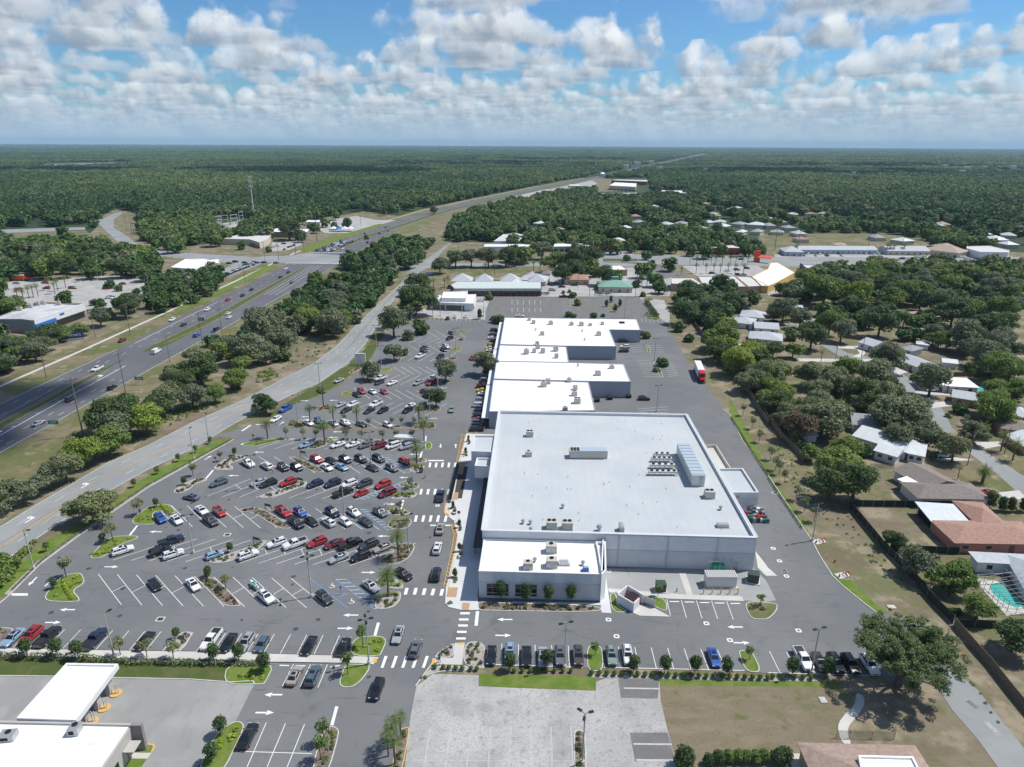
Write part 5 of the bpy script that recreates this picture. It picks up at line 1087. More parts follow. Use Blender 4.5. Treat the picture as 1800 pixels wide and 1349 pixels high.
FL = [('flat white roof behind the green restaurant', 'shop', 'C3 650,215 625,188 760,184 805,215', 4.5, WALL_T, WHITE_ROOF, .3),
 ('tan-walled flat roofed block at the left end of the orange and white plaza', 'shop', 'C3 1110,285 1112,270 1270,270 1335,318 1112,312', 5.0, WALL_T, mat('grey_white_roof', (.55, .55, .54), .8), .5),
 ('middle flat roof of the orange and white plaza', 'shop', 'C3 1295,262 1555,258 1640,333 1340,331', 4.8, WALL_T, mat('grey_white_roof', 0), .4),
 ('low grey flat roof between the middle block and the big yellow-walled store', 'shop', 'C3 1560,260 1665,264 1785,325 1650,333', 4.4, WALL_T, mat('grey_white_roof', 0), .4),
 ('big white-roofed store with a yellow side wall', 'store', 'C3 1672,262 1785,208 C4 20,165 70,162 192,233 60,305 0,330 C3 1740,328', 4.6, WALL_Y, WHITE_ROOF, .4),
 ('long white retail roof in the far shopping plaza', 'store', 'D3 683,345 725,322 878,330 870,355', 9, WALL_C, WHITE_ROOF, .5),
 ('narrow beige roof behind the far shopping plaza', 'store', 'D3 700,308 740,302 955,306 950,318', 8, WALL_B, mat('grey_white_roof', 0), .4),
 ('isolated white retail roof right of the far plaza', 'store', 'D3 1018,398 1060,378 1245,382 1240,398', 7, WALL_C, WHITE_ROOF, .5),
 ('small pale roof beside the far highway car park, left', 'shop', 'D3 330,382 350,376 435,378 430,386', 5, WALL_W, mat('grey_white_roof', 0), .3),
 ('small pale roof beside the far highway car park, right', 'shop', 'D3 475,358 490,353 550,354 545,362', 5, WALL_C, mat('grey_white_roof', 0), .3),
 ('small bright white box beyond the far plaza', 'shop', 'D3 622,262 630,252 652,254 652,264', 8, WALL_W, WHITE_ROOF, .3),
 ('white store at the near end of the far car park', 'shop', 'D3 45,450 60,440 115,442 110,456', 5, WALL_W, mat('grey_white_roof', 0), .3),
 ('long low mall wing with white roof across the avenue, left', 'mall', 'D3 -200,775 -190,757 160,757 155,775', 5, WALL_W, WHITE_ROOF, .3),
 ('long low mall wing with a green fascia across the avenue', 'mall', 'D3 290,775 300,752 562,750 562,770', 5, mat('green_fascia', (.25, .38, .32), .7), WHITE_ROOF, .3),
 ('red brick mall front with white piers across the avenue', 'mall', 'D3 565,760 570,742 715,742 725,762', 6.5, WALL_B, WHITE_ROOF, .3),
 ('low store with a red striped fascia behind dark round trees', 'store', 'D3 1325,768 1350,764 1595,764 1605,785 1345,780', 6, mat('red_brown_wall', (.42, .10, .08), .8), mat('grey_white_roof', 0), .3),
 ('white flat complex at the right end of the avenue', 'shop', 'D4 1395,785 1400,772 1560,768 1700,800 1690,815 1490,812', 6, WALL_W, mat('grey_white_roof', 0), .4),
 ('flat grey roof behind the wood, left of the white dome roof', 'shop', 'D4 225,890 250,902 460,905 460,925 270,925', 4.5, mat('purple_fascia', (.12, .10, .22), .7), mat('grey_white_roof', 0), .3),
 ('bright low white roof behind the wood', 'shop', 'D4 465,905 500,893 600,896 640,920 620,930 470,925', 5, WALL_W, WHITE_ROOF, .2),
 ('grey flat roof behind the wood at far right of the avenue', 'shop', 'D4 1365,920 1380,905 1560,910 1700,935 1690,950 1400,942', 4.5, WALL_W, mat('grey_white_roof', 0), .3),
 ('tan fast food restaurant with a grey roof left of the junction', 'restaurant', 'E6 640,345 830,292 1220,296 1190,345 1080,390 960,352', 5.5, WALL_C, mat('grey_white_roof', 0), .5),
 ('low white-roofed parts store with a red sign left of the junction', 'store', 'E6 1125,258 1300,216 1690,226 1665,262 1600,268', 5.5, mat('grey_store_wall', (.25, .24, .22), .8), WHITE_ROOF, .3),
 ('jagged white-roofed store half hidden by trees below the side road', 'store', 'E6 0,692 180,590 420,585 500,600 590,590 585,640 480,645 290,715', 5.5, WALL_W, WHITE_ROOF, .5)]
FL += [('low white store beside the substation yard', 'shop', 'D2 -60,618 -20,600 110,604 100,622', 4.5, WALL_C, WHITE_ROOF, .3), ('small white shop behind the market tent', 'shop', 'D2 345,600 370,588 460,590 450,602', 4.5, WALL_W, WHITE_ROOF, .3), ('white roof in the far highway car park', 'shop', 'D3 395,345 410,338 480,340 475,347', 5, WALL_C, WHITE_ROOF, .3), ('pale office roof among trees before the cross street', 'office', 'P 868,424 885,412 905,411 925,424', 5, WALL_W, mat('grey_white_roof', 0), .3)]
fb = {}
for lb, cat, s, z, wl_, rf_, par in FL: fb[lb] = flatb('flat_roofed_store', lb, cat, s, z, wl_, rf_, par=par, group='flat roofed commercial buildings')
for lb in ('low store with a red striped fascia behind dark round trees', 'red brick mall front with white piers across the avenue', 'tan fast food restaurant with a grey roof left of the junction', 'long white retail roof in the far shopping plaza', 'long low mall wing with a green fascia across the avenue'):
    r, pl = fb[lb]; i = min(range(len(pl)), key=lambda i: (pl[i].y+pl[(i+1) % len(pl)].y)); a, b_ = pl[i], pl[(i+1) % len(pl)]; windows(r, a, b_, 7, .4, 2.8, .6, frame=False)
# long blue-grey office with cars, hip ends, and brown twin roofs
house('long pale grey-blue strip of offices behind a full car park on the avenue', [('D4 100,800 230,803', 20, 'hip'), ('D4 200,790 740,792', 14, 'gable')], 'pale', 'blue', hw=3.6, name='office', cat='office', group='roofed shops and offices')
house('pale roofed shop with palms in front, right of the long offices', [('D4 810,795 1100,798', 18, 'gable')], 'pale', 'cream', hw=3.6, name='office', cat='office', group='roofed shops and offices')
house('wide building with tan zigzag hip roofs on the avenue', [('D4 1120,785 1380,815', 22, 'hip'), ('D4 1180,775 1330,780', 20, 'hip')], 'tan', 'cream', hw=3.8, name='office', cat='office', group='roofed shops and offices')
# orange corner tower and red awning of the plaza
g = G(px('C3', 1705, 160)); r = empty('plaza_tower', 'orange sign tower above a sloping red canopy at the plaza', 'tower', (g.x, g.y, 0)); w = MB(); w.box((0, 0, 4.2), (4, 3.4, 8.4)); w.build('tower', ORANGE, r); w = MB(); w.box((0, 0, 8.6), (4.5, 4, .4)); w.build('cap', REDP, r)
w = MB(); w.mesh([(-2, -3, 4.0), (8, -10, 4.0), (10, -6, 5.6), (0, 3, 5.6)], [(0, 1, 2, 3)]); w.mesh([(-2, -3, 3.7), (8, -10, 3.7), (10, -6, 5.3), (0, 3, 5.3)], [(3, 2, 1, 0)]); w.build('canopy', mat('red_canopy', (.60, .10, .07), .6), r)
# big-box store at far left
wst, wp = flatb('superstore', 'grey-roofed store with a white and blue front wall at the left edge', 'store', 'C1 -60,560 130,490 330,448 583,455 232,570 150,560', 7.0, mat('grey_store_wall2', (.32, .33, .35), .8), mat('streaky_roof', (.60, .61, .62), .7, col2=(.36, .37, .39), scale=.06), par=.5)
a, b_ = pts('C1 232,570 583,455', 7.0); w = MB(); wall_panel(w, a, b_, 0, 1, 3.6, 7.4, .25, .5); part(w, 'fascia', WALL_W, wst)
w = MB(); wall_panel(w, a, b_, .0, .38, 3.4, 5.0, .7, .6); part(w, 'blue_band', BLUEP, wst); w = MB(); wall_panel(w, a, b_, .4, .97, .2, 3.0, .2, .2); part(w, 'window', GLASS, wst)
w = MB(); wall_panel(w, a, b_, .47, .56, 5.2, 6.3, .55, .1); part(w, 'sign', BLUEP, wst)
for k, (x, y) in enumerate(((50, 150), (125, 0), (180, 0))): pass
for k, (x, y) in enumerate(((137, 500), (210, 480), (262, 465), (300, 458), (408, 462))):
    g = G(px('C1', x, y), 6.6); place(U1, (g.x, g.y, 6.6), .3, 1.15, 'pale rooftop unit on the left-edge store, %s from the left' % ORD[k+1], 'rooftop air conditioning units')
# blue monument sign
g = G(px('C1', 508, 708)); r = empty('monument_sign', 'low dark blue monument sign with white lettering beside the highway sidewalk', 'sign', (g.x, g.y, 0), math.radians(25)); w = MB(); w.box((0, 0, .5), (10, 1.0, 1.0)); w.build('base', CONC, r); w = MB(); w.box((0, 0, 2.5), (9.6, .7, 3.2)); w.build('panel', mat('navy_sign', (.02, .05, .16), .5), r)
text_mesh('Walmart', 2.1, mat('sign_white', (.75, .75, .75), .6), r, facing((0, -.38, 2.7)))
# green pole sign, white monument signs
g = G(px('C2', 1100, 500)); r = empty('pole_sign', 'tall pole sign with a green panel in a white frame above the round tree', 'sign', (g.x, g.y, 0)); hh = 14.5
w = MB(); w.cyl((0, 0, 0), (0, 0, hh-3), .35, n=10); w.build('pole', METAL_L, r); w = MB(); w.box((0, 0, hh-1.4), (6.2, .8, 3.3)); w.build('frame', FRAME, r); w = MB(); w.box((0, -.42, hh-1.4), (5.2, .06, 2.4)); w.build('panel', mat('green_sign', (.02, .26, .09), .5), r)
w = MB(); w.box((-.1, -.47, hh-2.1), (4.2, .04, .35)); w.box((-2.1, -.47, hh-1.2), (.3, .04, .9)); w.build('lettering', mat('sign_pale_green', (.35, .6, .45), .6), r)
for nm, lb, x, y, w_, h_ in (('directory_sign', 'square white shop directory sign with faint grey writing by the frontage road', 730, 880, 4.6, 4.4), ('roadside_sign', 'small white board sign near the frontage road bend', 866, 658, 4.2, 2.4)):
    g = G(px('C2', x, y)); r = empty(nm, lb, 'sign', (g.x, g.y, 0)); w = MB(); w.box((-w_*.35, 0, .5), (.2, .2, 1.0)); w.box((w_*.35, 0, .5), (.2, .2, 1.0)); w.build('leg', METAL_L, r)
    w = MB(); w.box((0, 0, .8+h_/2), (w_, .5, h_)); w.build('panel', mat('sign_white', 0), r); w = MB()
    for i in range(4): w.box((0, -.27, .8+h_*(.85-.2*i)), (w_*(.7-.08*i), .03, .22))
    w.build('lettering', METAL, r)
def hw_sign(fr, x, y, lb, w_=3.4, h_=1.3, z=2.2, m_=None, rz=0., cat='road sign'):
    g = G(px(fr, x, y)); r = empty('road_sign', lb, cat, (g.x, g.y, 0), rz); w = MB(); w.cyl((-w_*.35, 0, 0), (-w_*.35, 0, z+h_), .06, n=6); w.build('post', METAL, r); w = MB(); w.cyl((w_*.35, 0, 0), (w_*.35, 0, z+h_), .06, n=6); w.build('post', METAL, r)
    w = MB(); w.box((0, -.08, z+h_/2), (w_, .05, h_)); w.build('panel', m_ or mat('road_sign_green', (.01, .22, .12), .5), r); w = MB(); w.box((0, -.11, z+h_*.65), (w_*.7, .02, .18)); w.box((0, -.11, z+h_*.35), (w_*.5, .02, .18)); w.build('lettering', mat('sign_white', 0), r); return r
hw_sign('C1', 977, 1020, 'green road sign on two posts beside the highway, farther one'); hw_sign('C1', 385, 1335, 'green road sign on two posts beside the highway, nearer one'); hw_sign('C1', 1490, 685, 'small blue road sign beside the highway', 2.2, 1.2, 1.8, BLUEP)
hw_sign('C1', 1408, 600, 'dark sign board standing in the highway median', 3.2, 1.6, 2.2, BLACK); hw_sign('C2', 1210, 290, 'blue and white sign board at the field corner', 4.5, 1.6, 4.0, BLUEP)
def stop_sign(fr, x, y, lb):
    g = G(px(fr, x, y)); r = empty('stop_sign', lb, 'stop sign', (g.x, g.y, .1)); w = MB(); w.cyl((0, 0, 0), (0, 0, 2.5), .04, n=6); w.build('post', METAL, r)
    w = MB(); w.v = []; vs = [(.45*math.cos(math.pi/8+i*math.pi/4), -.06, 2.3+.45*math.sin(math.pi/8+i*math.pi/4)) for i in range(8)]; w.mesh(vs+[(a, 0, c) for a, b, c in vs], [tuple(range(8))]+[(8+i, 8+(i+1) % 8, (i+1) % 8, i) for i in range(8)]+[tuple(range(15, 7, -1))]); w.build('panel', REDP, r); text_mesh('STOP', .3, mat('sign_white', 0), r, facing((0, -.08, 2.3)))
for fr, x, y, lb in (('B2', 1375, 830, 'red stop sign beside the front planting bed and crossing'), ('B1', 1720, 300, 'red stop sign at the lot entrance island'), ('B1', 1465, 455, 'red stop sign on the left gravel island'), ('B1', 958, 820, 'red stop sign on the grassy island at the lot edge')): stop_sign(fr, x, y, lb)
# orange trucks, tent, substation, tower
for k, (x, y, L, lb) in enumerate(((45, 275, 26, 'long orange and white trailer at the left edge car park'), (150, 275, 11, 'orange tractor truck in front of the long trailer'))):
    g = G(px('C1', x, y), 1.5); r = empty('orange_truck', lb, 'truck', (g.x, g.y, 0), math.radians(-3)); w = MB(); w.box((0, 0, 2.3), (L, 2.6, 2.8)) if k == 0 else (w.box((-2, 0, 2.2), (5.5, 2.6, 2.9)), w.box((3, 0, 1.6), (4.5, 2.4, 1.5))); w.build('body', ORANGE, r); w = MB(); w.box((0, 0, 3.75), (L*(.95 if k == 0 else .3), 2.4, .1)); w.build('roof', FRAME, r)
    for sx_ in (-.38, -.28, .25, .38):
        w = MB(); w.cyl((L*sx_, -1.3, .5), (L*sx_, 1.3, .5), .5, n=10); w.build('wheel', BLACK, r)
g = G(px('D2', 605, 668)); r = empty('market_tent', 'blue and white peaked tent beside the highway beyond the junction', 'tent', (g.x, g.y, 0)); w = MB()
for i, x in enumerate((-9, -3, 3, 9)):
    w = roof_mesh(6, 9, 2.6, 'pyr', 0); w.v = [(vx+x, vy, vz+3) for vx, vy, vz in w.v]; w.build('canopy', BLUEP if i == 1 else FRAME, r)
w = MB(); 
for x in (-12, -6, 0, 6, 12):
    for y in (-4.4, 4.4): w.cyl((x, y, 0), (x, y, 3), .1, n=5)
w.build('pole', METAL, r)
g = G(px('D1', 1790, 592)); r = empty('cell_tower', 'tall slim grey cell tower with antenna rings above the trees', 'tower', (g.x, g.y, 0)); w = MB(); w.cyl((0, 0, 0), (0, 0, 52), .9, .45, n=10); w.build('mast', METAL_L, r)
for z in (51, 45.5, 40):
    w = MB()
    for a in range(6): t = a*math.pi/3; w.box((1.9*math.cos(t), 1.9*math.sin(t), z), (.4, .5, 2.4), t); w.cyl((0, 0, z), (1.9*math.cos(t), 1.9*math.sin(t), z), .12, n=4)
    w.build('antenna', METAL_L, r)
g = G(px('D3', 590, 216)); r = empty('lattice_tower', 'far lattice radio tower near the horizon road', 'tower', (g.x, g.y, 0)); w = MB(); Ht = 50
for sx_, sy in ((-1, -1), (1, -1), (1, 1), (-1, 1)): w.cyl((sx_*3.5, sy*3.5, 0), (sx_*1.2, sy*1.2, Ht), .4, .3, n=4)
w.build('leg', METAL_L, r); w = MB()
for i in range(10): z = Ht*i/10; s_ = 3.5-2.3*i/10; w.cyl((-s_, -s_, z), (s_*.93, -s_*.93, z+Ht/10), .22, n=4); w.cyl((s_, -s_, z), (-s_*.93, -s_*.93, z+Ht/10), .22, n=4); w.cyl((-s_, -s_, z), (s_, -s_, z), .22, n=4)
w.build('brace', METAL_L, r)
for k, (x, y) in enumerate(((1440, 700), (1465, 690), (1575, 640), (1530, 620), (1650, 620), (1700, 610))):
    g = G(px('D1', x, y)); r = empty('substation_frame', 'pale steel substation frame among trees, %s from the left' % ORD[k+1], 'power frame', (g.x, g.y, 0), .3*k, 'substation frames'); w = MB(); hh = 9+k % 3*2
    for sx_ in (-5, 5): w.cyl((sx_, 0, 0), (sx_, 0, hh), .3, n=5)
    w.build('leg', METAL_L, r); w = MB(); w.box((0, 0, hh), (11, .4, .5)); w.box((0, 0, hh*.65), (11, .3, .4)); w.build('beam', METAL_L, r); w = MB()
    for q in range(4): w.box((-4+q*2.6, 2, 1.5), (1.5, 2, 3))
    w.build('transformer_block', METAL_L, r)
sheet('substation_yard', pts('D1 1500,620 1720,590 1760,640 1650,690 1600,700'), .03, 'worn_paving')
# far scattered pale buildings and water near the horizon
sheet('pond', pts('P 60,291 80,289 215,286 222,288 160,291 90,292'), .02, 'pond_water')
for k, (x, y, w_) in enumerate(((40, 262, 60), (110, 259, 40), (135, 262, 50), (1090, 272, 60), (1120, 291, 90), (1160, 300, 60), (1240, 303, 60), (1385, 261, 200), (1500, 310, 40), (1660, 296, 70), (1700, 300, 90), (1730, 297, 60), (1780, 298, 80), (1690, 308, 60), (1100, 296, 70), (1145, 288, 70), (270, 262, 60), (90, 260, 60))):
    g = G((x, y)); w_ *= .38; r = empty('distant_building', 'tiny pale building near the horizon, %s in the scatter' % ORD[k+1], 'building', (g.x, g.y, 0), random.uniform(-.3, .3), 'tiny pale buildings near the horizon'); s_ = g.y/4000
    w = MB(); w.box((0, 0, 6.5), (w_*s_, 20*s_, 13)); w.build('wall', WALL_W, r); w = MB(); w.box((0, 0, 13.5), (w_*s_+2, 20*s_+2, 1)); w.build('roof', WHITE_ROOF, r)
# ================================================================== vehicles
PAINT = {'white': (.72, .73, .74), 'silver': (.42, .44, .46), 'beige': (.42, .38, .32), 'gray': (.16, .17, .185), 'darkgray': (.055, .06, .065), 'black': (.010, .011, .013), 'navy': (.012, .022, .06), 'blue': (.02, .09, .38), 'lightblue': (.30, .42, .58), 'steel': (.10, .14, .19), 'red': (.38, .012, .015), 'darkred': (.16, .008, .015), 'green': (.20, .27, .24), 'brown': (.07, .055, .045), 'yellow': (.65, .48, .03)}
CN = {'gray': 'grey', 'darkgray': 'dark grey', 'lightblue': 'light blue', 'steel': 'slate blue', 'darkred': 'dark red', 'green': 'pale green'}
PM = {}
for k, c in PAINT.items(): PM[k] = mat('car_paint_'+k, c, .28, .25 if k in ('silver', 'gray', 'steel', 'lightblue', 'beige', 'darkgray') else 0., coat=1.)
TYRE = mat('tyre_rubber', (.015, .015, .016), .85); RIM = mat('rim_metal', (.38, .38, .40), .35, .7); LAMPW = mat('headlight_glass', (.62, .65, .68), .12); LAMPR = mat('taillight_red', (.35, .01, .01), .2); CGL = mat('car_glass', (.012, .016, .02), .05, spec=.9); TRIM = mat('black_trim', (.02, .02, .021), .6)
def car_proto(kind, tier):
    P = dict(sedan=dict(L=4.8, W=1.84, hood=.92, belt=.98, roof=1.44, gh=(-1.75, 1.05, -.95, .28), trunk=1.02),
             suv=dict(L=4.75, W=1.90, hood=1.08, belt=1.12, roof=1.70, gh=(-2.28, 1.05, -1.85, .40), trunk=1.12),
             hatch=dict(L=4.1, W=1.76, hood=.96, belt=1.0, roof=1.52, gh=(-1.98, 1.1, -1.45, .35), trunk=1.0),
             minivan=dict(L=5.1, W=1.98, hood=1.05, belt=1.08, roof=1.76, gh=(-2.45, 1.55, -2.15, .75), trunk=1.08),
             van=dict(L=5.6, W=2.0, hood=1.25, belt=1.3, roof=2.15, gh=(-2.72, 1.75, -2.65, 1.15), trunk=1.3),
             pickup=dict(L=5.8, W=2.02, hood=1.18, belt=1.22, roof=1.88, gh=(-.75, 1.35, -.62, .68), trunk=1.15))[kind]
    L, Wd = P['L'], P['W']; w = Wd/2; l = L/2; zb = .24
    root = empty({'sedan': 'parked_car', 'suv': 'parked_suv', 'hatch': 'parked_hatchback', 'minivan': 'parked_minivan', 'van': 'cargo_van', 'pickup': 'pickup_truck'}[kind], 'x', 'car')
    b = MB()
    st = [(-l, .86, .42, P['trunk']*.86), (-l+.12, .95, .28, P['trunk']*.97), (-l+.55, 1., zb, P['trunk']), (P['gh'][0]+.25, 1., zb, P['belt']), (0, 1., zb, P['belt']), (P['gh'][1]-.2, 1., zb, P['belt']), (P['gh'][1]+.15, .99, zb, P['hood']+.04), (l-.5, .97, zb, P['hood']-.05), (l-.14, .90, .28, P['hood']-.16), (l, .74, .36, P['hood']-.30)]
    if kind == 'pickup': st[0] = (-l, .97, .42, P['trunk']); st[1] = (-l+.05, .99, .34, P['trunk']); st[2] = (-l+.3, 1., .34, P['trunk']); st[3] = (P['gh'][0]-.02, 1., .34, P['trunk'])
    st.sort(key=lambda s: s[0]); rings = []
    for x, wf, z0, zt in st:
        ww = w*wf; sh = z0+(zt-z0)*.78; tw = .86 if kind != 'pickup' else .94
        rings.append([(x, -ww*.88, z0), (x, -ww, z0+.16), (x, -ww, sh), (x, -ww*tw, zt), (x, ww*tw, zt), (x, ww, sh), (x, ww, z0+.16), (x, ww*.88, z0)])
    vs = [p for r in rings for p in r]; fs = []
    for i in range(len(rings)-1):
        for j in range(8): k = (j+1) % 8; fs.append((i*8+j, (i+1)*8+j, (i+1)*8+k, i*8+k)[::-1])
    fs.append(tuple(range(8))[::1]); fs.append(tuple((len(rings)-1)*8+j for j in range(8))[::-1]); 
    b.mesh(vs, [f[::-1] for f in fs], 0, False)
    xr0, xf0, xr1, xf1 = P['gh']; zb0 = P['belt']-.02; zr = P['roof']; w0, w1 = w*.87, w*.70 if kind != 'van' else w*.84
    L0 = [(xr0, -w0, zb0), (xf0, -w0, zb0), (xf0, w0, zb0), (xr0, w0, zb0)]; L1 = [(xr1, -w1, zr-.07), (xf1, -w1, zr-.07), (xf1, w1, zr-.07), (xr1, w1, zr-.07)]
    L2 = [(xr1+.12, -w1+.13, zr), (xf1-.15, -w1+.13, zr), (xf1-.15, w1-.13, zr), (xr1+.12, w1-.13, zr)]
    def q4(A, B_, i): return [A[i], A[(i+1) % 4], B_[(i+1) % 4], B_[i]]
    for i in range(4): b.face(q4(L0, L1, i)); b.face(q4(L1, L2, i))
    b.face(L2)
    if kind == 'pickup':   # bed: dark inner floor with side walls
        xb0, xb1 = -l+.12, P['gh'][0]-.12
    def gl(q, u0, u1, v0, v1, off=.012):
        q = [Vector(p) for p in q]; n = (q[1]-q[0]).cross(q[3]-q[0]).normalized()
        def at(u, v): return q[0].lerp(q[1], u).lerp(q[3].lerp(q[2], u), v)+n*off
        return [at(u0, v0), at(u1, v0), at(u1, v1), at(u0, v1)]
    G_ = {'side_window': [], 'windscreen': [], 'rear_window': []}
    if kind == 'van': sides = [(.72, .95)]
    elif kind == 'pickup': sides = [(.08, .46), (.52, .93)]
    elif kind in ('suv', 'minivan'): sides = [(.05, .28), (.31, .60), (.63, .94)]
    else: sides = [(.10, .48), (.52, .93)]
    SL = []; SR = []
    for u0, u1 in sides: SL.append(gl(q4(L0, L1, 0), u0, u1, .12, .92)); SR.append(gl(q4(L0, L1, 2), 1-u1, 1-u0, .12, .92))
    WS = gl(q4(L0, L1, 1), .05, .95, .08, .97); RW = gl(q4(L0, L1, 3), .07, .93, .12, .94)
    if tier == 2:
        for f in SL+SR+[WS]+([RW] if kind != 'van' else []): b.face(f, 1)
        for sx in (-1, 1):
            for sy in (-1, 1): b.cyl((sx*l*.62, sy*(w-.2), .34), (sx*l*.62, sy*(w+.01), .34), .34, n=8, mi=2)
        b.build('body', [PM['white'], CGL, TYRE], root)
    else:
        b.build('body', PM['white'], root)
        for nm, F in (('windscreen', [WS]), ('rear_window', [] if kind == 'van' else [RW]), ('side_window', SL), ('side_window', SR)):
            if F:
                g = MB(); [g.face(f) for f in F]; g.build(nm, CGL, root)
        if kind == 'pickup':
            g = MB(); g.box(((xb0+xb1)/2, 0, P['trunk']+.012), (xb1-xb0, w*1.72, .02)); g.build('bed_liner', TRIM, root)
            g = MB(); zz = P['trunk']+.05; g.box(((xb0+xb1)/2, w*.9, zz), (xb1-xb0, .12, .12)); g.box(((xb0+xb1)/2, -w*.9, zz), (xb1-xb0, .12, .12)); g.box((xb0, 0, zz), (.1, w*1.9, .12)); g.build('bed_rail', PM['white'], root)
        if kind in ('suv', 'minivan'):
            g = MB()
            for sy in (-1, 1): g.box(((xr1+xf1)/2, sy*(w1-.16), zr+.05), ((xf1-xr1)*.8, .05, .05))
            g.build('roof_rail', TRIM, root)
        if kind in ('suv', 'sedan') and tier == 0:
            g = MB(); g.box((xf1-.65, 0, zr+.006), (.75, .8, .012)); g.build('sunroof', CGL, root)
        for sx in (-1, 1):
            for sy in (-1, 1):
                x = sx*l*.62; wh = MB(); wh.cyl((x, sy*(w-.22), .34), (x, sy*(w+.015), .34), .35, n=14); wo_ = wh.build('wheel', TYRE, root)
                if tier == 0: rm = MB(); rm.cyl((x, sy*(w), .34), (x, sy*(w+.03), .34), .22, n=10); rm.build('rim', RIM, wo_)
        g = MB(); g.box((0, 0, .30), (L*.86, Wd*.97, .14)); g.build('sill', TRIM, root)
        for sy in (-1, 1):
            g = MB(); g.box((l-.13, sy*w*.66, P['hood']-.28), (.26, .38, .13)); g.build('headlight', LAMPW, root)
            g = MB(); g.box((-l+.06, sy*w*.74, P['trunk']*.78), (.16, .34, .2)); g.build('taillight', LAMPR, root)
            if tier == 0: g = MB(); g.box((xf0-.25, sy*(w+.08), P['belt']+.05), (.14, .2, .13)); g.build('mirror', TRIM, root)
        g = MB(); g.box((l-.03, 0, .55), (.1, w*1.1, .16)); g.build('grille', TRIM, root)
    return register(root)
PROT = {}
def get_proto(kind, tier):
    if (kind, tier) not in PROT: PROT[(kind, tier)] = car_proto(kind, tier)
    return PROT[(kind, tier)]
DIRS = {}
def dird(name, s, flip=False):
    a, b_ = pts(s); d = b_-a; DIRS[name] = math.atan2(d.y, d.x); DIRS[name.upper()] = DIRS[name]+math.pi
dird('a', 'A1 1072,50 1245,258')          # row 1, front towards the camera (right-down)
dird('b', 'A1 778,425 662,550')           # bottom row: front down-left ; B front up-right
dird('c', 'B1 1335,958 883,1105')         # second row: front down-left
dird('e', 'B1 1592,742 1780,884')         # third row DR
dird('f', 'B2 540,560 218,680')           # fourth row
dird('g', 'B2 125,402 300,507')           # fifth
dird('h', 'B2 290,295 120,345')           # sixth
dird('i', 'C2 500,1262 600,1315'); dird('j', 'C2 1000,1145 840,1220'); dird('k', 'C2 850,1050 960,1120'); dird('l', 'C2 1150,952 1000,1020')
dird('m', 'C2 1060,893 1160,945'); dird('n', 'C2 1250,798 1130,850'); dird('o', 'C2 1250,745 1330,790')
dird('d', 'A2 560,940 510,1060'); dird('v', 'A3 1060,540 1097,680'); dird('y', 'A4 125,568 203,712')
DIRS['r'] = 0.; DIRS['R'] = math.pi; DIRS['u'] = math.radians(88.5); DIRS['U'] = DIRS['u']+math.pi
DIRS['w'] = math.radians(87.5); DIRS['W'] = DIRS['w']+math.pi
dird('s', 'B2 940,1150 1045,1215'); dird('t', 'B1 1240,655 1360,682'); dird('x', 'C2 250,1160 150,1215'); dird('z', 'C2 100,1280 180,1230')
